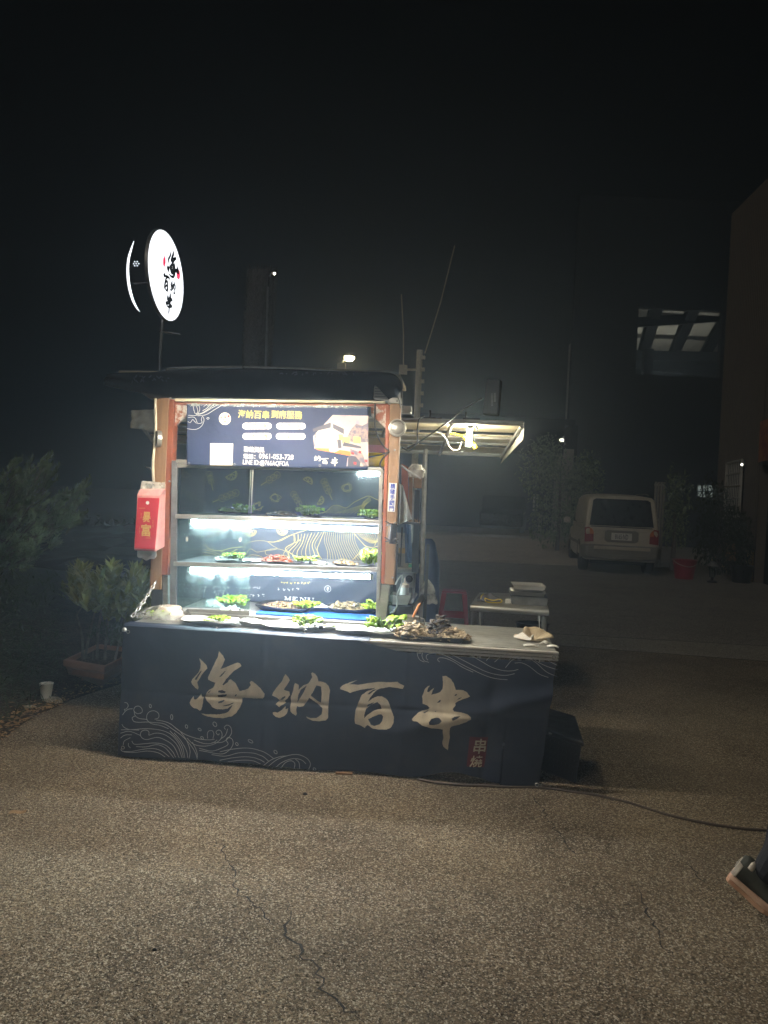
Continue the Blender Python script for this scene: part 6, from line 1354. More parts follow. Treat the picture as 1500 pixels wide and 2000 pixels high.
# notice on the right post
a, b = st(757, 1000, .344), st(775, 943, .344); nx0 = [st(*q, .344) for q in ((760, 943), (775, 944), (771, 1000), (757, 999))]; po2 = Vector((nx0[3][0], .344, nx0[3][1]))
nt_ = thing('post_notice', 'white vertical notice with blue characters stuck on the right post', 'notice', po2)
m = MB(po2); m.hexa([(nx0[3][0], .344, nx0[3][1]), (nx0[2][0], .344, nx0[2][1]), (nx0[2][0], .348, nx0[2][1]), (nx0[3][0], .348, nx0[3][1]), (nx0[0][0], .344, nx0[0][1]), (nx0[1][0], .344, nx0[1][1]), (nx0[1][0], .348, nx0[1][1]), (nx0[0][0], .348, nx0[0][1])]); m.build('plate', 'white_print', nt_)
for k, ch in enumerate('請隨手關門'):
    t = (k+.5)/5; v = 944+55*t; u = 767.6-3.4*t; a = st(u-5, v+4.7, .342); b = st(u+5, v-4.7, .342); print_on(lambda x, z: Vector((x, .342, z))-po2, fit(text2d(ch, .02), a[0], a[1], b[0], b[1]), 'lettering', 'blue_print', nt_)
# yellow bag, cartons above the case behind the banner
x, z = st(733, 909, .62); m = MB(); m.grid(lambda a, b: (-.14+a*.26, .03*math.sin(b*3.1), .002+.085*math.sin(min(1, b)*1.57)*(.7+.3*math.sin(a*3.1))+.004*math.sin(a*17)), 20, 8)
m2 = MB(); m2.lathe([(0, 0), (.11, .005), (.13, .04), (.10, .08), (0, .088)], (0, 0, 0), 24, ell=.5); tag(place(m2.build('yellow_bag', 'yellow_plastic', smooth=True), (x, .62, st(700, 912, .62)[1]+.006)), 'bright yellow bag lying on top of the glass case behind the banner', 'bag')
zc = st(700, 912, .62)[1]+.095
tag(place(MB().box((-.10, -.05, 0), (.10, .05, .045)).build('carton', 'pink_card', bevel=.003), (x-.01, .66, zc)), 'flat pink carton stacked on the yellow bag', 'carton')
tag(place(MB().box((-.11, -.05, 0), (.10, .05, .045)).build('carton', 'brown_card', bevel=.003), (x, .66, zc+.046)), 'flat brown carton on top of the pink one', 'carton')
# hanging paper towel and torn note
fl_ = flap([(782, 944), (786, 950), (803, 1014), (781, 1020)], (.52, .53, .56, .55)); fl_.o = Vector((0, 0, 0)); 
P = fr_(781, 1020, .55); mm = MB(P); 
PA = [fr_(*q, l) for q, l in zip(((780, 944), (787, 948), (804, 1014), (780, 1024)), (.52, .53, .56, .55))]
mm.grid(lambda a, b: PA[0].lerp(PA[1], a).lerp(PA[3].lerp(PA[2], a), b)+Vector((0, .012*math.sin(a*10+b*5)*b, 0)), 16, 20); tag(place(mm.build('hand_towel', 'paper', smooth=True, solid=.002), P), 'white hand towel hanging behind the right post', 'towel')
PA = [fr_(*q, .43) for q in ((740, 960), (750, 955), (750, 979), (745, 972))]; mm = MB(PA[2]); mm.grid(lambda a, b: PA[0].lerp(PA[1], a).lerp(PA[3].lerp(PA[2], a), b), 3, 3); tag(place(mm.build('torn_note', 'paper', solid=.001), PA[2]), 'torn white paper note peeking out left of the right post', 'paper')
# clamps with dark cylinder on the right post
cl_ = thing('clamp_holder', 'dark cylinder held by two spring clamps on the right post', 'clamp', fr_(766, 1062, .30)); lo = fr_(766, 1062, .30)
m = MB(); m.tube([(0, 0, .0), (.005, 0, .115)], .020, 12); m.build('cylinder', 'black_plastic', cl_, smooth='auto')
m = MB(); m.box((-.026, -.018, .01), (-.020, -.006, .115)); m.build('bright_edge', 'chrome', cl_)
for zz in (.022, .115):
    m = MB(); m.tube([(-.045, -.01, zz+.012), (-.005, -.022, zz-.006), (.02, -.02, zz+.01), (.035, 0, zz+.004)], .004, 6); m.tube([(-.04, -.01, zz-.012), (-.005, -.022, zz+.0), (.03, -.01, zz-.012)], .004, 6); m.build('clamp_wire', 'dark_metal', cl_)
# shelf rack behind the right post
rk = thing('tool_rack', 'wooden rack with upright boards behind the right post', 'rack', (1.50, .8, .0)); ro = Vector((1.50, .8, 0))
for px, l0, l1, mt in ((((784, 905), (797, 912), (797, 1015), (784, 1015)), .70, .715, 'rust_paint'), (((799, 914), (806, 918), (804, 1022), (797, 1022)), .74, .76, 'wood_post'), (((809, 925), (824, 930), (823, 954), (807, 953)), .78, .80, 'wood_post'), (((806, 950), (810, 950), (806, 1060), (803, 1060)), .79, .80, 'worn_steel')):
    qb(px, l0, l1, ro).build('board', mt, rk, bevel=.002)
qb([(780, 1018), (820, 1022), (820, 1026), (780, 1022)], .70, .95, ro).build('shelf', 'dark_metal', rk, bevel=.002)
qb([(806, 955), (820, 958), (818, 1120), (804, 1118)], .88, .90, ro).build('back_board', 'black_plastic', rk)
for px in (((784, 1030), (787, 1030), (783, 1105), (780, 1105)), ((817, 1025), (820, 1025), (816, 1118), (813, 1118))): qb(px, .86, .88, ro).build('upright', 'dark_metal', rk)
a = st(800, 1200, .80); MB(ro).box((1.40, .80, .0), (1.42, .82, 1.2)).build('leg', 'dark_metal', rk); MB(ro).box((1.60, .90, .0), (1.62, .92, 1.2)).build('leg', 'dark_metal', rk)
m = MB(); m.lathe([(0, 0), (.05, .004), (.06, .05), (.03, .085), (0, .09)], (0, 0, 0), 12); tag(place(m.build('wrapped_bundle', 'grey_film', smooth='auto'), fr_(812, 934, .72)), 'grey plastic-wrapped bundle on top of the wooden rack', 'bundle')
P = fr_(790, 1018, .75); m = MB()
for k in range(9): d = rvec((.2, 1)); m.tube([(k*.008, 0, 0), Vector((k*.008, 0, 0))+d*rnd.uniform(.02, .04)], .003, 4)
tag(place(m.build('skewer_scraps', 'wood_post'), (st(800, 1020, .8)[0], .8, st(800, 1021, .8)[1]+.002)), 'few loose wooden skewers on the rack shelf behind the right post', 'skewers')
# person's blue apron-like drape on the rack and the blue barrel
PA = [fr_(*q, .96) for q in ((790, 1023), (802, 1025), (806, 1100), (792, 1100))]; mm = MB(PA[3]); mm.grid(lambda a, b: PA[0].lerp(PA[1], a).lerp(PA[3].lerp(PA[2], a), b)+Vector((0, .01*math.sin(a*8), 0)), 10, 8); pm('blue_cloth', (.05, .10, .20), .7, bump=.2); tag(place(mm.build('blue_rag', 'blue_cloth', smooth=True, solid=.003), PA[3]), 'blue rag hanging under the rack shelf', 'rag')
g = gr(838, 1215); bb = Vector((at(835, 1100, 6.6).x, 6.6, 0)); m = MB(); zt2 = at(835, 1052, 6.6).z
m.lathe([(0, 0), (.10, .0), (.115, .02), (.12, zt2*.5), (.11, zt2*.8), (.06, zt2*.97), (.03, zt2), (0, zt2)], (0, 0, 0), 20); pm('dark_blue', (.03, .055, .14), .4); tag(place(m.build('gas_cylinder', 'dark_blue', smooth='auto'), bb, stall=False), 'dark blue gas cylinder behind the canopy pole', 'gas cylinder')
# grill stove with knob
a, b = fr_(775, 1113, 1.1), fr_(815, 1118, 1.1); gv = thing('grill_stove', 'steel grill stove with one black knob behind the right post', 'stove', (a.x+.1, 1.3, 0)); go = Vector((a.x+.1, 1.3, 0))
gz = (a.z+b.z)/2
MB(go).box((a.x-.06, 1.1, gz-.014), (b.x, 1.62, gz+.012)).build('top', 'worn_steel', gv, bevel=.003)
MB(go).box((a.x-.06, 1.13, gz-.22), (b.x-.03, 1.60, gz-.0145)).build('body', 'dull_steel', gv, bevel=.004)
qb([(786, 1120), (808, 1121), (807, 1148), (786, 1147)], 1.118, 1.129, go).build('control_panel', 'steel', gv, bevel=.002)
x, z = st(799, 1131, 1.11); m = MB(go); m.lathe([(.026, 0), (.024, .008), (.015, .012), (.014, .028), (0, .03)], (x, 1.117, z), 18, M=Matrix.Rotation(R(90), 3, 'X')); m.build('knob', 'black_plastic', gv, smooth='auto')
for xx in (a.x-.05, b.x-.045):
    for yy in (1.14, 1.58): MB(go).tube([(xx, yy, 0), (xx, yy, gz-.22)], .012, 6).build('leg', 'dark_metal', gv)
m = MB(); m.box((-.05, -.08, 0), (.05, .08, .008)); tag(place(m.build('green_pad', 'lettuce'), (b.x-.07, 1.35, gz+.0125)), 'thin green scouring pad on the grill stove', 'pad'); MT['green_pad_m'] = pm('pad_green', (.05, .35, .22), .8)
bpy.data.objects['green_pad'].data.materials[0] = MT['pad_green']
pt = thing('sauce_pot', 'tall steel pot with a brush on the grill stove', 'pot', (st(788, 1097, 1.25)[0], 1.25, gz+.0125)); m = MB(); m.lathe([(0, 0), (.034, 0), (.037, .005), (.040, .085), (.052, .10), (.048, .10), (.038, .085), (.034, .004), (0, .004)], (0, 0, 0), 24); m.build('pot_body', 'chrome', pt, smooth='auto')
m = MB(); m.box((-.04, .02, .06), (.04, .045, .13)); m.build('card_liner', 'brown_card', pt)
m = MB(); m.tube([(.01, 0, .01), (.042, 0, .105), (.062, 0, .155)], [.005, .008, .009], 8); tag(place(m.build('basting_brush', 'handle_orange', smooth='auto'), (st(788, 1097, 1.25)[0], 1.245, gz+.018)), 'orange brush handle sticking out of the steel pot on the stove', 'brush')
# squeeze bottle, steel pan, bucket
P = fr_(789, 1168, .62); sb = thing('squeeze_bottle', 'white squeeze bottle with a pink lid standing in the steel pan', 'bottle', (P.x, .62, P.z-.02)); h = .115
m = MB(); m.lathe([(0, 0), (.026, 0), (.028, .004), (.028, .085), (.026, .09)], (0, 0, 0), 20); m.build('bottle_body', 'white_plastic', sb, smooth='auto')
m = MB(); m.lathe([(.029, .088), (.029, .106), (.012, .112), (.006, .114), (.0035, .145), (0, .146)], (0, 0, 0), 20); m.build('lid', 'foam', sb, smooth='auto')
a = [fr_(*q, .60) for q in ((763, 1160), (803, 1163), (795, 1180), (763, 1179))]; pn = thing('steel_pan', 'deep steel pan hanging beside the glass case below the stove', 'pan', ((a[0].x+a[1].x)/2, .62, a[3].z)); pno = Vector(((a[0].x+a[1].x)/2, .62, a[3].z))
m = MB(pno); zz0, zz1 = a[3].z, a[0].z; X0, X1 = a[0].x, a[1].x
vs = [(X0+.015, .575, zz0), (X1-.02, .575, zz0), (X1-.02, .68, zz0), (X0+.015, .68, zz0), (X0, .56, zz1), (X1, .56, zz1), (X1, .70, zz1), (X0, .70, zz1)]; m.add(vs, [(0, 1, 2, 3), (0, 1, 5, 4), (1, 2, 6, 5), (2, 3, 7, 6), (3, 0, 4, 7)]); m.build('pan_body', 'steel', pn, solid=.002)
m = MB(pno); m.tube([(X0, .56, zz1), (X1, .56, zz1), (X1, .70, zz1), (X0, .70, zz1)], .003, 6, closed=True); m.build('rim', 'chrome', pn)
c = fr_(781, 1205, .62); zb2 = pno.z-.001
m = MB(); m.lathe([(0, 0), (.065, 0), (.078, zb2-.02), (.082, zb2-.004), (.078, zb2-.004), (.07, .03), (0, .03)], (0, 0, 0), 22); tag(place(m.build('bucket', 'black_plastic', smooth='auto'), (pno.x, .625, .0)), 'black bucket under the steel pan right of the glass case', 'bucket')
wpole([(772, 1142), (780, 1128), (786, 1124), (784, 1140), (776, 1160), (776, 1180), (770, 1194), (762, 1197)], .5, .0045, 'grey_hose', 'white_plastic', 'thin whitish hose looping beside the squeeze bottle', 'hose')
# clear bag hanging, dark tubes leaning
P = fr_(835, 1178, 1.2); mm = MB(P); PA = [fr_(*q, 1.2) for q in ((832, 1129), (836, 1129), (851, 1172), (817, 1160))]
def hb(a, b): 
    w_ = .004+.055*math.sin(min(1, b*1.05)*1.9)**.8; t = a*6.283; c = fr_(834+3*b, 1130+48*b, 1.2); return (c.x+w_*math.cos(t)*(1+.15*math.sin(3*t+b*7)), c.y+w_*.5*math.sin(t), c.z+.006*math.sin(5*t)*b)
mm.grid(hb, 22, 12); tag(place(mm.build('plastic_bag', 'grey_film', smooth=True), P), 'filled clear plastic bag hanging from the stove corner', 'plastic bag')
wpole([(826, 1166), (812, 1185), (800, 1206)], [.9, .75, .65], .022, 'stove_pipe', 'black_plastic', 'ribbed dark tube leaning behind the steel mug', 'tube')
wpole([(812, 1160), (798, 1185), (790, 1205)], [.95, .8, .7], .012, 'stove_pipe', 'dull_steel', 'thinner grey tube leaning left of the ribbed dark tube', 'tube')

# ---- second table with its load
T2 = [gr(*q, .75) for q in ((919, 1181), (1072, 1191), (1062, 1160), (936, 1157))]; ct2 = sum(T2, Vector())/4; ct2.z = 0
t2 = thing('side_table', 'stainless side table with rounded ends behind the long table', 'table', ct2, stall=False)
m = MB(ct2); m.hexa([*[p+Vector((0, 0, -.004)) for p in T2], *T2]); m.build('table_top', 'worn_steel', t2, bevel=.002)
ed_ = (T2[1]-T2[0]).normalized(); nn_ = Vector((ed_.y, -ed_.x, 0))
for a_, b_2 in ((T2[0], T2[1]),):
    m = MB(ct2); m.tube([a_+Vector((0, 0, -.022)), b_2+Vector((0, 0, -.022))], .022, 12); m.build('rolled_edge', 'steel', t2, smooth='auto')
for p in T2:
    q = p.lerp(Vector((ct2.x, ct2.y, p.z)), .10); m = MB(ct2); m.tube([(q.x, q.y, 0), (q.x, q.y, .745)], .019, 10); m.build('leg', 'worn_steel', t2, smooth='auto')
def rel(a, b, z=.75): p = T2[0].lerp(T2[1], a).lerp(T2[3].lerp(T2[2], a), b); return Vector((p.x, p.y, z))
aT2 = math.atan2(ed_.y, ed_.x)
def flatpan(name, label, c, w, d, h, rz, mat='steel'):
    root = thing(name, label, 'pan', c, rz, stall=False)
    def rr2(w_, d_, z): return [(-w_/2, -d_/2, z), (w_/2, -d_/2, z), (w_/2, d_/2, z), (-w_/2, d_/2, z)]
    m = MB(); vs = rr2(w*.88, d*.86, .002)+rr2(w*.96, d*.95, h)+rr2(w, d, h+.001); m.add(vs, [(0, 1, 2, 3)]+[(k*4+i, k*4+(i+1) % 4, k*4+4+(i+1) % 4, k*4+4+i) for k in range(2) for i in range(4)]); m.build('pan_body', mat, root, solid=.0018, bevel=.003); return root
flatpan('steel_pan', 'deep dull steel pan, lowest of the stack on the side table', rel(.74, .30, .751), .28, .27, .062, aT2+.02, 'dull_steel')
flatpan('steel_pan', 'bright shallow steel pan in the middle of the stack on the side table', rel(.72, .33, .816), .27, .26, .028, aT2-.03, 'steel')
flatpan('steel_pan', 'tilted steel pan topmost of the stack on the side table', rel(.73, .45, .847), .25, .24, .034, aT2+.05, 'chrome')
gl_ = thing('work_glove', 'black folded glove with yellow trim on the side table', 'glove', rel(.24, .25, .751), aT2, stall=False)
m = MB(); m.grid(lambda a, b: (-.10+a*.17, -.04+b*.10, .004+.06*math.sin(a*2.6+.3)*math.sin(b*3.0+.1)+.006*math.sin(a*15)), 20, 12); m.build('glove_body', 'shirt', gl_, smooth=True, solid=.006)
m = MB(); m.tube(bez([(-.045, -.05, .035), (-.035, -.06, .010), (.02, -.062, .006), (.07, -.058, .010), (.082, -.052, .024), (.06, -.05, .032), (.02, -.054, .022), (-.03, -.055, .030), (-.045, -.05, .035)], 4), .0035, 6); m.tube(bez([(-.075, -.035, .02), (-.07, -.02, .045), (-.055, 0, .06)], 4), .003, 6); m.build('yellow_trim', 'yellow_plastic', gl_, smooth=True)
tag(place(MB().box((-.02, -.012, 0), (.02, .012, .03)).build('white_box', 'paper', bevel=.002), rel(.47, .25, .751), aT2, stall=False), 'small white box between the glove and the pans', 'box')
for a0, lab_ in ((.12, 'left'), (.88, 'right')):
    q = rel(a0, .02, .70); m = MB((q.x, q.y, 0)); m.tube(bez([q+Vector((0, -.01, 0)), q+Vector((.012, -.02, -.2)), q+Vector((.02, -.01, -.42))], 5), .004, 6); tag(place(m.build('hanging_cord', 'white_plastic', smooth=True), (q.x, q.y, 0), stall=False), f'pale cord hanging below the {lab_} end of the side table', 'cord')
# black basin under the side table
c = at(1040, 1216, 5.75); m = MB(); hb_ = c.z; m.lathe([(0, 0), (.09, 0), (.12, hb_*.9), (.13, hb_), (.115, hb_), (.09, .05), (0, .05)], (0, 0, 0), 26, ell=.8); tag(place(m.build('black_basin', 'black_plastic', smooth='auto'), (c.x, 5.75, 0), stall=False), 'black plastic tub on the ground behind the side table legs', 'tub')
# red stool
c = at(887, 1166, 8.5); sr2 = thing('red_stool', 'red plastic stool in the shade behind the long table', 'stool', (c.x, 8.5, 0), -.1, stall=False); hs = .46
m = MB(); m.hexa([(-.14, -.12, hs-.025), (.14, -.12, hs-.025), (.14, .12, hs-.025), (-.14, .12, hs-.025), (-.135, -.115, hs), (.135, -.115, hs), (.135, .115, hs), (-.135, .115, hs)]); m.build('seat', 'red_plastic', sr2, bevel=.015)
for sxx in (-1, 1):
    for syy in (-1, 1):
        m = MB(); m.hexa([(sxx*.165-.022, syy*.15-.02, 0), (sxx*.165+.022, syy*.15-.02, 0), (sxx*.165+.022, syy*.15+.02, 0), (sxx*.165-.022, syy*.15+.02, 0), (sxx*.115-.03, syy*.10-.02, hs-.026), (sxx*.115+.03, syy*.10-.02, hs-.026), (sxx*.115+.03, syy*.10+.02, hs-.026), (sxx*.115-.03, syy*.10+.02, hs-.026)]); m.build('leg', 'red_plastic', sr2, bevel=.006)
for sd in ((-.14, -.13, .14, -.125), (-.14, .125, .14, .13)): m = MB(); m.box((sd[0], sd[1], .16), (sd[2], sd[3], .20)); m.build('rail', 'red_plastic', sr2)
m = MB(); 
for k in range(9): t = math.pi*k/8; m.box((-.03+.0075*k, -.02+.012*math.sin(t), .0), (-.03+.0075*k+.006, -.014+.012*math.sin(t), .0015))
pz = m.build('seat_vents', 'grey_print', sr2); pz.location = (0, 0, hs+.0005)
# black crate
Zl = .255; L4 = [Vector(flat(*q, Zl)) for q in ((1050, 1419), (1141, 1449), (1124, 1398), (1045, 1374))]; cb = [Vector(flat(*q, 0)) for q in ((1046, 1528), (1115, 1527))]
cc4 = sum(L4, Vector())/4; cc4.z = 0
ct4 = thing('storage_crate', 'black plastic crate with a lid on the ground right of the cloth', 'crate', cc4)
bot = [Vector((p.x, p.y, 0)).lerp(cc4, .20) for p in L4]
top4 = [p.lerp(Vector((cc4.x, cc4.y, Zl)), .07) for p in L4]; topb = [Vector((p.x, p.y, Zl-.03)) for p in top4]
m = MB(cc4); m.hexa([*bot, *topb]); m.build('body', 'black_plastic', ct4, bevel=.012)
m = MB(cc4); m.hexa([*[Vector((p.x, p.y, Zl-.0295)) for p in L4], *[Vector((p.x, p.y, Zl)) for p in L4]]); m.build('lid', 'black_plastic', ct4, bevel=.008)
for r_ in range(5):
    for k in range(9):
        z = .05+r_*.036; f = (z)/(Zl-.03); a = bot[0].lerp(topb[0], f); b = bot[1].lerp(topb[1], f); p = a.lerp(b, .08+k*.1); q = a.lerp(b, .08+k*.1+.055); n_ = Vector((0, -.004, 0))
        m = MB(cc4); m.hexa([p+n_, q+n_, q, p, p+n_+Vector((0, 0, .012)), q+n_+Vector((0, 0, .012)), q+Vector((0, 0, .012)), p+Vector((0, 0, .012))]); 
        o_r = m.build('rib', 'black_plastic', ct4)
m = MB(cc4); p = top4[0].lerp(top4[1], .28)+Vector((0, -.012, -.02)); m.lathe([(0, 0), (.012, .002), (.012, .010), (0, .012)], p, 10); m.build('latch', 'chrome', ct4)
# cable across the yard
cbp = [gr(*q, .006) for q in ((930, 1534), (1000, 1537), (1056, 1538), (1110, 1545), (1170, 1554), (1230, 1568), (1300, 1590), (1370, 1606), (1440, 1617), (1490, 1621), (1560, 1625), (1700, 1626))]
m = MB(cbp[0]); m.tube(bez(cbp, 6), .0065, 8); tag(place(m.build('power_cable', 'cable', smooth=True), cbp[0], stall=False), 'dark power cable running from under the cloth across the yard to the right', 'cable')
cbp = [gr(*q, .007) for q in ((815, 1521), (850, 1528), (900, 1533), (945, 1534), (995, 1533))]
m = MB(cbp[0]); m.tube(bez(cbp, 6), .0075, 8); tag(place(m.build('power_cable', 'cable', smooth=True), cbp[0], stall=False), 'brown cable lying along the lifted hem of the cloth', 'cable')
g = gr(672, 1512); tag(place(MB().box((-.045, -.012, 0), (.045, .012, .012)).build('wood_scrap', 'wood_post', bevel=.003), g, -.05, stall=False), 'flat wood scrap under the bottom hem of the cloth', 'wood scrap')
for (u, v, s_, lb_) in ((302, 1856, .008, 'dark pebble lying alone in the lower left of the yard'), (596, 1552, .012, 'dark pebble just below the cloth hem')):
    m = MB(); m.lathe([(s_, 0), (s_*.9, s_*.6), (s_*.4, s_*.9), (0, s_)], (0, 0, 0), 8, ell=.6); tag(place(m.build('pebble', 'dark_metal', smooth=True), gr(u, v), stall=False), lb_, 'pebble')
for (u, v, w_, lb_) in ((35, 1587, .07, 'pale flattened paper scrap at the left edge of the yard'), (487, 1405+0, .0, '')):
    if w_: m = MB(); m.grid(lambda a, b: ((a-.5)*w_, (b-.5)*w_*.5, .003+.003*math.sin(a*7)), 6, 3); tag(place(m.build('paper_scrap', 'dry_leaf', smooth=True), gr(u, v), .3, stall=False), lb_, 'paper scrap')
# paper cup on the soil
zc = .05; g = gr(90, 1357, zc); m = MB(); m.lathe([(0, 0), (.030, 0), (.034, .02), (.044, .098), (.046, .10), (.043, .10), (.03, .012), (0, .012)], (0, 0, 0), 18)
m.v = [tuple(v) for v in m.v]; cu_ = m.build('paper_cup', 'white_plastic', smooth='auto'); tag(place(cu_, (g.x, g.y, .03), stall=False), 'white plastic pot standing at the edge of the soil at left', 'pot')

# =================================================================== PARKED CAR
# local frame: x to the car's right, y forward (away from the viewer), rear bumper near y=0
ca_ = thing('parked_car', 'beige seven-seat car parked facing away at right', 'car', (5.28, 16.35, 0), -R(9.4), stall=False)
HW = .82
def loft(secs, name, mat, parent, smooth='auto', bevel=.02, sub=0):       # secs: list of (y, [(x,z)...]) half outlines mirrored
    m = MB(); vs = []; n = None
    for y, pts in secs:
        full = [(x, z) for x, z in pts]+[(-x, z) for x, z in reversed(pts)]; n = len(full); 
        for x, z in full: vs.append((x, (y(z) if callable(y) else y), z))
    fs = []
    for k in range(len(secs)-1): fs += [(k*n+i, k*n+(i+1) % n, (k+1)*n+(i+1) % n, (k+1)*n+i) for i in range(n)]
    fs += [tuple(range(n)), tuple((len(secs)-1)*n+i for i in reversed(range(n)))]
    m.add(vs, fs); return m.build(name, mat, parent, smooth=smooth, bevel=bevel)
low_ = lambda w, zb_, zt_: [(w*.0, zb_), (w*.92, zb_), (w*.99, zb_+.12), (w, zb_+.35), (w*.985, zt_-.06), (w*.95, zt_), (0, zt_)]
loft([(.05, low_(.79, .34, 1.0)), (.16, low_(.82, .30, 1.02)), (1.2, low_(.835, .28, 1.0)), (3.0, low_(.835, .28, .99)), (3.9, low_(.80, .28, .93)), (4.3, low_(.70, .32, .80))], 'body', 'car_paint', ca_, bevel=.03)
up_ = lambda w, zt_, k=1: [(0, .98), (w, .98), (w*.99, 1.15), (w*.91, zt_-.10), (w*.82, zt_-.025), (w*.5, zt_+.005*k), (0, zt_+.015*k)]
loft([(lambda z: .10+(z-1.0)*.26, up_(.775, 1.74)), (lambda z: .16+(z-1.0)*.26, up_(.80, 1.76)), (1.4, up_(.81, 1.80)), (2.5, up_(.80, 1.78)), (lambda z: 3.55-(z-1.0)*.95, up_(.76, 1.70))], 'cabin', 'car_paint', ca_, bevel=.03)
def rearq(pts, name, mat, off=.0, th=.02, parent=None, zref=None, bevel=.006):   # plate on the sloping tailgate from (x,z) points
    f = lambda z: (.10+(z-1.0)*.26 if z > 1.0 else .05+max(0, (z-.98))*.1)-off
    m = MB(); n = len(pts); vs = [(x, f(z), z) for x, z in pts]+[(x, f(z)+th, z) for x, z in pts]; m.add(vs, [tuple(range(n)), tuple(range(2*n-1, n-1, -1))]+[(i, i+n, (i+1) % n+n, (i+1) % n) for i in range(n)]); return m.build(name, mat, parent or ca_, bevel=bevel)
rearq([(-.69, 1.08), (.69, 1.08), (.62, 1.64), (.56, 1.68), (-.56, 1.68), (-.62, 1.64)], 'rear_window', 'car_glass', .012)
rearq([(-.66, 1.045), (.66, 1.045), (.66, 1.066), (-.66, 1.066)], 'window_trim', 'black_plastic', .014)
w_ = MB(); w_.tube([(-.02, .10, 1.05), (.0, .085, 1.09), (.30, .10, 1.115)], .010, 6); w_.build('rear_wiper', 'black_plastic', ca_)
tg = rearq([(-.62, .60), (.62, .60), (.64, 1.03), (-.64, 1.03)], 'tailgate', 'car_paint', .016, .03)
rearq([(-.30, .72), (.30, .72), (.36, .76), (.36, .95), (.30, .985), (-.30, .985), (-.36, .95), (-.36, .76)], 'plate_recess', 'car_lower', .022, .02, tg)
pl = rearq([(-.22, .77), (.22, .77), (.22, .93), (-.22, .93)], 'number_plate', 'white_plastic', .034, .008, tg, bevel=.002)
tm = fit(text2d('8165·ND', .01), -.14, .79, .14, .905); pr = print_on(lambda x, z: Vector((x, .05-.0385, z)), tm, 'lettering', 'dark_print', pl)
for s_ in (-1, 1):
    P = [(s_*.60, .72), (s_*.79, .70), (s_*.79, 1.02), (s_*.70, 1.04), (s_*.60, .92)]; P = P if s_ > 0 else P[::-1]
    t_ = rearq(P, 'tail_lamp', 'tail_red', .03, .10)
    P = [(s_*.60, .88), (s_*.68, .88), (s_*.69, 1.02), (s_*.64, 1.0), (s_*.60, .93)]; P = P if s_ > 0 else P[::-1]; rearq(P, 'indicator', 'tail_amber', .034, .02, t_, bevel=.002)
bu = loft([(-.10, [(0, .36), (.62, .36), (.74, .40), (.76, .60), (.72, .64), (0, .64)]), (.03, [(0, .34), (.76, .34), (.84, .38), (.85, .60), (.82, .66), (0, .66)]), (.40, [(0, .34), (.80, .34), (.845, .38), (.85, .58), (.84, .62), (0, .62)])], 'bumper', 'car_lower', ca_, bevel=.03)
m = MB(); m.box((-.60, -.115, .56), (.60, -.10, .63)); m.build('bumper_trim', 'car_paint', bu, bevel=.006)
m = MB(); m.tube(bez([(-.62, -.108, .56), (-.55, -.112, .47), (-.4, -.112, .445), (.4, -.112, .445), (.55, -.112, .47), (.62, -.108, .56)], 5), .009, 6); m.build('bumper_line', 'chrome', bu)
m = MB(); m.box((-.6, .5, .2), (.6, 3.8, .34)); m.build('underbody', 'black_plastic', ca_)
for k, (x, y) in enumerate(((-.72, .85), (.72, .85), (-.72, 3.45), (.72, 3.45))):
    M_ = Matrix.Rotation(R(90), 3, 'Y'); m = MB(); m.lathe([(.18, -.09), (.29, -.10), (.325, -.07), (.325, .07), (.29, .10), (.18, .09)], (x, y, .325), 28, M=M_); wh = m.build('wheel', 'rubber', ca_, smooth='auto')
    m = MB(); sgn = -1 if x < 0 else 1; m.lathe([(0, .05), (.06, .06), (.10, .045), (.17, .07), (.185, .085), (.19, .06), (.18, -.05), (0, -.05)], (0, 0, 0), 20, M=Matrix.Rotation(R(90*sgn), 3, 'Y')); m.v = [(v[0]+x, v[1]+y, v[2]+.325) for v in m.v]; m.build('rim', 'dull_steel', wh, smooth='auto')
    m = MB(); n_ = 20; vs = []
    for r in (.33, .40): vs += [(x+sgn*.105, y+r*math.cos(math.pi*i/n_), .325+r*math.sin(math.pi*i/n_)) for i in range(n_+1)]
    m.add(vs, [(i, i+1, n_+2+i, n_+1+i) for i in range(n_)]); m.build('wheel_arch', 'car_lower', ca_, solid=.03)
for s_ in (-1, 1):
    for y0_, y1_ in ((.42, 1.25), (1.33, 2.2), (2.28, 3.0)):
        X = lambda z: s_*(.797-.19*max(0, (z-1.15)/.5)*.62+.004)
        q = [(y0_+.05, 1.10), (y1_, 1.10), (y1_-.05 if y1_ > 2.9 else y1_-.01, 1.60), (y0_+.12, 1.60)]; m = MB(); vs = [(X(z), y, z) for y, z in q]+[(X(z)-s_*.02, y, z) for y, z in q]
        m.add(vs, [(0, 1, 2, 3), (7, 6, 5, 4)]+[(i, (i+1) % 4, 4+(i+1) % 4, 4+i) for i in range(4)]); m.build('side_window', 'car_glass', ca_, bevel=.004)
    m = MB(); m.box((s_*.838-.012, .6, .60), (s_*.838+.012, 3.7, .67)); m.build('side_moulding', 'car_lower', ca_, bevel=.005)
    m = MB(); m.tube([(s_*.62, .5, 1.79), (s_*.62, .9, 1.83), (s_*.62, 2.1, 1.83), (s_*.62, 2.4, 1.79)], .014, 6); m.build('roof_rail', 'dull_steel', ca_)
    m = MB(); m.lathe([(0, -.05), (.07, -.045), (.09, 0), (.06, .04), (0, .05)], (0, 0, 0), 12, ell=.8); m.v = [(v[0]+s_*.96, v[1]+2.9, v[2]*1.6+1.12) for v in m.v]; m.build('side_mirror', 'car_paint', ca_, smooth=True)
    m = MB(); m.box((s_*.842-.012, 1.22, .88), (s_*.842+.012, 1.36, .91)); m.build('door_handle', 'car_paint', ca_, bevel=.004)
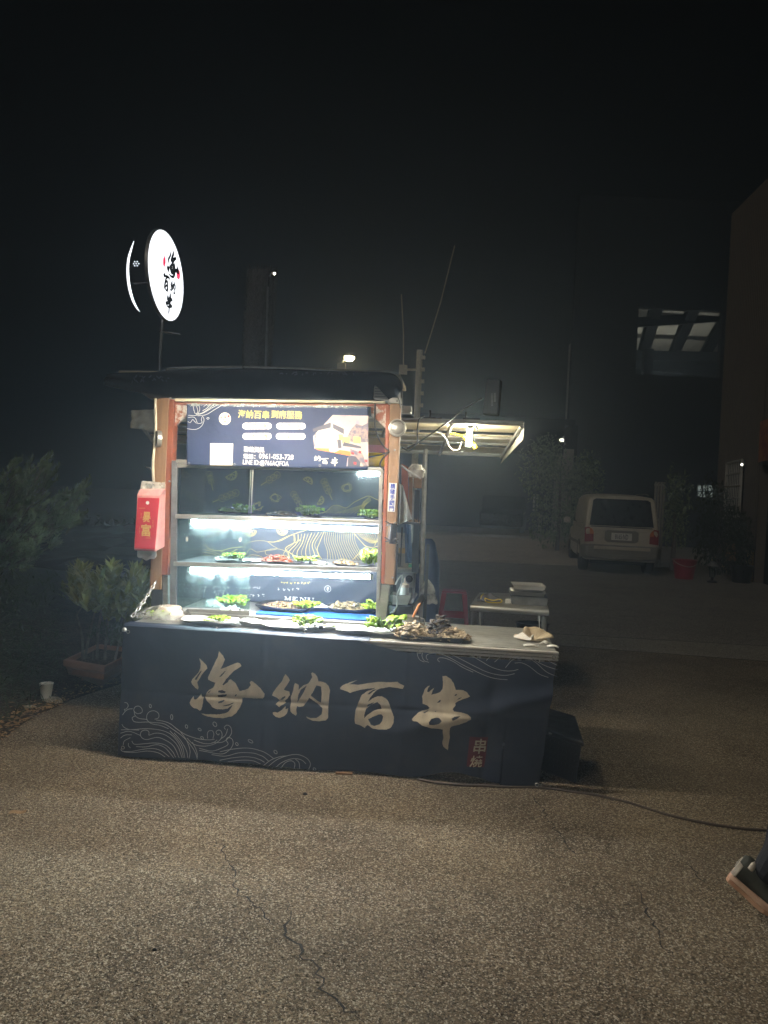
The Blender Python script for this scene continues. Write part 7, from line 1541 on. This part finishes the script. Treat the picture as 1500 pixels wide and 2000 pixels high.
# things by the brown building
def solo_lathe(name, mat, prof, label, cat, loc, n=20, ell=1.0):
    m = MB(); m.lathe(prof, (0, 0, 0), n, ell=ell); return tag(place(m.build(name, mat, smooth='auto'), loc, stall=False), label, cat)
g = at(1337, 1105, 16.2); rb = thing('red_bucket', 'dark red bucket on the ground right of the parked car', 'bucket', (g.x, 16.2, 0), stall=False)
m = MB(); m.lathe([(0, 0), (.19, 0), (.25, .40), (.27, .42), (.24, .42), (.18, .04), (0, .04)], (0, 0, 0), 22); m.build('pail', 'red_plastic', rb, smooth='auto')
m = MB(); m.tube(bez([(-.25, 0, .40), (-.2, -.15, .33), (0, -.24, .28), (.2, -.15, .33), (.25, 0, .40)], 5), .008, 6); m.build('handle', 'white_metal', rb)
g = at(1392, 1110, 15.6); ln = thing('garden_lantern', 'small dark lantern standing between the red bucket and the potted plant', 'lantern', (g.x, 15.6, 0), stall=False)
m = MB(); m.lathe([(.10, 0), (.10, .03), (.03, .05), (.03, .12), (0, .12)], (0, 0, 0), 12); m.build('foot', 'dark_metal', ln, smooth='auto')
m = MB(); m.lathe([(.06, .12), (.075, .35), (.0, .35)], (0, 0, 0), 10); m.build('glass', 'case_glass', ln); m = MB(); m.lathe([(.11, .35), (.10, .38), (.03, .45), (0, .46)], (0, 0, 0), 12); m.build('cap', 'dull_steel', ln, smooth='auto')
solo_lathe('flower_pot', 'black_plastic', [(0, 0), (.18, 0), (.24, .36), (.26, .38), (.22, .38), (.0, .36)], 'dark flower pot under the leafy plant by the yellow wall base', 'pot', (7.75, 15.9, 0))
tag(place(MB().box((-.6, -.05, 0), (.6, .05, .05)).build('parking_stop', 'wall_pale', bevel=.01), (at(1308, 1115, 19).x, 19.2, .0), stall=False), 'pale strip on the ground just right of the parked car', 'kerb stone')

# =================================================================== PERSON walking out at the right
def skin_body(name, verts, edges, radii, mat, parent, root_i=0, sub=2):
    me = bpy.data.meshes.new(name); me.from_pydata([tuple(v) for v in verts], edges, []); o = bpy.data.objects.new(name, me); COL.objects.link(o); o.parent = parent
    o.modifiers.new('skin', 'SKIN'); s = o.modifiers.new('subdivision', 'SUBSURF'); s.levels = s.render_levels = sub
    for i, v in enumerate(me.skin_vertices[0].data): v.radius = radii[i] if isinstance(radii[i], tuple) else (radii[i], radii[i]); v.use_root = (i == root_i)
    me.materials.append(MT[mat]); return o
heel = at(1420, 1712, 2.80); toe = at(1512, 1812, 2.70); toe.z = max(.012, min(toe.z, .03))
pr0 = Vector((heel.x+.52, heel.y+.12, 0))
pe = thing('person', 'person in dark trousers and white-toed sneakers walking out at the right edge', 'person', pr0, stall=False)
L_ = lambda x, y, z: Vector((x, y, z))-pr0
ank = heel+Vector((.075, .03, .085)); knee = Vector((heel.x+.27, heel.y+.05, .50)); hip = Vector((heel.x+.50, heel.y+.09, .88))
hip2 = hip+Vector((.02, .18, 0)); knee2 = Vector((hip.x+.22, hip.y+.17, .50)); ank2 = Vector((hip.x+.36, hip.y+.15, .10))
pel = (hip+hip2)/2+Vector((0, 0, .06)); chest = pel+Vector((.04, 0, .36)); neck = chest+Vector((.02, 0, .17)); 
ax0 = (toe-heel).normalized(); up0 = ax0.cross(Vector((0, 0, 1))).normalized().cross(ax0).normalized(); up0 = up0 if up0.z > 0 else -up0; a_lo = heel+ax0*.10+up0*.075; a_hi = heel+ax0*.10+up0*.17+Vector((.01, 0, .03))
V = [pel, hip, (hip+knee)/2, knee, (knee+a_hi)/2, a_hi, a_lo, hip2, (hip2+knee2)/2, knee2, (knee2+ank2)/2, ank2+Vector((0, 0, .04))]
skin_body('trousers', [v-pr0 for v in V], [(0, 1), (1, 2), (2, 3), (3, 4), (4, 5), (5, 6), (0, 7), (7, 8), (8, 9), (9, 10), (10, 11)], [.14, .105, .095, .074, .070, .068, .074, .105, .095, .078, .068, .060], 'trouser', pe)
sh1, sh2 = neck+Vector((0, -.17, -.05)), neck+Vector((0, .17, -.05)); e1, e2 = sh1+Vector((.12, -.04, -.27)), sh2+Vector((-.10, .05, -.27)); h1, h2 = e1+Vector((.18, .0, -.17)), e2+Vector((.02, .0, -.26))
V = [pel+Vector((0, 0, .02)), (pel+chest)/2, chest, neck, sh1, e1, (e1+h1)/2, sh2, e2, (e2+h2)/2]
skin_body('jacket', [v-pr0 for v in V], [(0, 1), (1, 2), (2, 3), (3, 4), (4, 5), (5, 6), (3, 7), (7, 8), (8, 9)], [(.14, .17), (.13, .17), (.14, .18), (.09, .12), .075, .055, .048, .075, .055, .048], 'shirt', pe)
hd = neck+Vector((.03, 0, .20)); V = [neck, neck+Vector((.015, 0, .07)), hd+Vector((.01, 0, -.03)), hd+Vector((.015, 0, .05)), hd+Vector((.105, 0, -.015)), hd+Vector((.06, 0, -.09)), hd+Vector((.0, .085, -.01)), hd+Vector((.0, -.085, -.01))]
skin_body('head', [v-pr0 for v in V], [(0, 1), (1, 2), (2, 3), (2, 4), (2, 5), (2, 6), (2, 7)], [.055, .052, .085, .088, .014, .045, .018, .018], 'skin', pe)
m = MB(pr0); m.lathe([(.088, -.03), (.098, .02), (.09, .06), (.055, .092), (0, .10)], hd+Vector((-.030, 0, .045)), 20); m.build('hair', 'hair', pe, smooth=True)
for sy in (-1, 1): m = MB(pr0); m.lathe([(0, -.01), (.01, 0), (0, .01)], hd+Vector((.088, sy*.032, .012)), 8); m.build('eye', 'ink_print', pe, smooth=True)
for hnd, el, s_ in ((h1, e1, -1), (h2, e2, 1)):
    d = (hnd-el).normalized(); q = d.orthogonal().normalized(); V = [el.lerp(hnd, .5), hnd, hnd+d*.05, hnd+d*.09]; E = [(0, 1), (1, 2), (2, 3)]; Rr = [.036, .026, (.034, .018), (.036, .016)]
    for k in range(4):
        b = len(V); o_ = Vector((0, 0, 0))+Vector((1, 0, 0)).cross(d).normalized()*0; sdv = d.cross(Vector((0, 1, 0))).normalized(); base = hnd+d*.095+sdv*(-.03+.02*k); V += [base, base+d*(.035-.004*abs(k-1.5))+Vector((.006, 0, -.004)), base+d*.055+Vector((.016, -s_*.008, -.012))]; E += [(3, b), (b, b+1), (b+1, b+2)]; Rr += [.009, .0085, .0075]
    b = len(V); sdv = d.cross(Vector((0, 1, 0))).normalized(); V += [hnd+d*.04-sdv*.035, hnd+d*.075-sdv*.05]; E += [(1, b), (b, b+1)]; Rr += [.011, .009]
    skin_body('hand', [v-pr0 for v in V], E, Rr, 'skin', pe, sub=1)
pm('mid_foam', (.80, .62, .46), .6, c2=(.60, .30, .2), sc=9)
def shoe(heel, toe, name='shoe'):
    ax = (toe-heel); Ls = ax.length; ax = ax.normalized(); sd = ax.cross(Vector((0, 0, 1))).normalized(); upv = sd.cross(ax).normalized()
    if upv.z < 0: upv = -upv
    def W_(a, s, h): return heel+ax*(a*Ls)+sd*s+upv*h-pr0
    pl_ = [(0, .024), (.05, .033), (.2, .036), (.4, .036), (.6, .043), (.78, .048), (.92, .040), (1, .018)]
    def sole(h0, h1, g):
        m = MB(); vs = []; out = [(a, w+g) for a, w in pl_]+[(a, -w-g) for a, w in reversed(pl_)]; n = len(out)
        for h in (h0, h1): vs += [W_(a, s, h+(.012*max(0, a-.7)/.3)) for a, s in out]
        m.add(vs, [tuple(range(n)), tuple(range(2*n-1, n-1, -1))]+[(i, (i+1) % n, n+(i+1) % n, n+i) for i in range(n)]); return m
    so2 = sole(0, .018, .004).build('outsole', 'shoe_sole', pe, bevel=.003)
    sole(.0185, .040, .007).build('midsole', 'mid_foam', pe, bevel=.004, smooth='auto')
    m = MB(); 
    H = [(0.0, .075, .026), (.10, .088, .034), (.25, .085, .036), (.40, .075, .036), (.6, .052, .040), (.8, .040, .044), (.95, .028, .034), (1.0, .015, .010)]
    def uf(a, b):
        t = a*(len(H)-1); k = min(int(t), len(H)-2); f = t-k; x = (k+f)/(len(H)-1); pa = H[k][0]+(H[k+1][0]-H[k][0])*f; hh = H[k][1]+(H[k+1][1]-H[k][1])*f; ww = H[k][2]+(H[k+1][2]-H[k][2])*f
        ang = math.pi*b; return W_(pa, ww*math.cos(ang)*(1 if True else 1), .039+hh*math.sin(ang)**.7)
    m.grid(uf, 24, 14); m.build('shoe_upper', 'shoe_dark', pe, smooth=True, solid=.003)
    m = MB(); m.grid(lambda a, b: W_(-.012+.10*a, (.034+.010*a)*math.cos(math.pi*b), .040+.060*math.sin(math.pi*b)**.6-.0), 5, 12); m.build('heel_tab', 'shoe_white', pe, smooth=True, solid=.003)
    m = MB(); m.tube([W_(.20+.0, .036*math.cos(math.pi*b/12), .100+.016*math.sin(math.pi*b/12)) for b in range(13)], .011, 8); m.build('collar', 'shoe_white', pe, smooth=True)
shoe(heel, toe)
shoe(ank2+Vector((-.06, 0, -.095)), ank2+Vector((.21, 0, -.095)))

# =================================================================== SMOKY NIGHT AIR, ITS GLOW ALSO STANDING IN FOR LENS GLARE
mh_ = bpy.data.materials.new('haze'); mh_.use_nodes = True; t = mh_.node_tree
for n in list(t.nodes): t.nodes.remove(n)
o1 = t.nodes.new('ShaderNodeOutputMaterial'); pv = t.nodes.new('ShaderNodeVolumePrincipled'); pv.inputs['Color'].default_value = (.70, .84, 1.0, 1); pv.inputs['Density'].default_value = HAZE; pv.inputs['Anisotropy'].default_value = .7
t.links.new(pv.outputs[0], o1.inputs['Volume']); MT['haze'] = mh_
m = MB(); m.box((-26, -8, -1.2), (26, 44, 15)); hz = m.build('haze', 'haze'); hz['kind'] = 'stuff'

# shared groups for look-alike things
GR = {'lettuce': 'lettuce bunches laid on the stall trays', 'food_tray': 'food trays on the stall', 'meat_pieces': 'heaps of cooked food on the trays', 'price_clip': 'small black clips on the trays',
      'sliced_food': 'pale sliced food in the case', 'mushrooms': 'mushrooms on the roasting tray', 'power_cord': 'black cords around the right post', 'white_cord': 'white cords around the right post',
      'paper_packet': 'paper packets at the right end of the table', 'steel_pan': 'steel pans', 'stay_wire': 'cables by the utility pole', 'power_cable': 'cables on the ground', 'hanging_cord': 'cords below the side table',
      'pebble': 'dark pebbles on the yard', 'basting_brush': 'basting brushes', 'round_lamp': 'round metal lamps on the posts', 'stove_pipe': 'tubes leaning behind the mug', 'carton': 'flat cartons on the yellow bag'}
for o in bpy.data.objects:
    b = o.name.split('.')[0]
    if o.parent is None and b in GR and 'category' in o and 'group' not in o: o['group'] = GR[b]
    if b in ('faded_writing', 'tiny_print'): o['kind'] = 'stuff'

def adopt(o, root, name):
    Mr = Matrix.Translation(root.location) @ Matrix.Rotation(root.rotation_euler.z, 4, 'Z')
    o.parent = root; o.matrix_parent_inverse = Mr.inverted(); o.name = name
    for k in ('label', 'category', 'group'):
        if k in o: del o[k]
D = bpy.data.objects
adopt(D['sign_pole'], sg, 'pole'); adopt(D['cross_rod'], sg, 'cross_rod'); adopt(D['hanging_rod'], cart, 'hanging_rod'); adopt(D['wire_hook'], cart, 'wire_hook')
for n in ('hanging_cord', 'hanging_cord.001'): adopt(D[n], t2, 'cord')

for n in ('power_cord', 'power_cord.001', 'power_cord.002', 'power_cord.003', 'white_cord', 'white_cord.001', 'yellow_cord'): adopt(D[n], cart, 'cord')
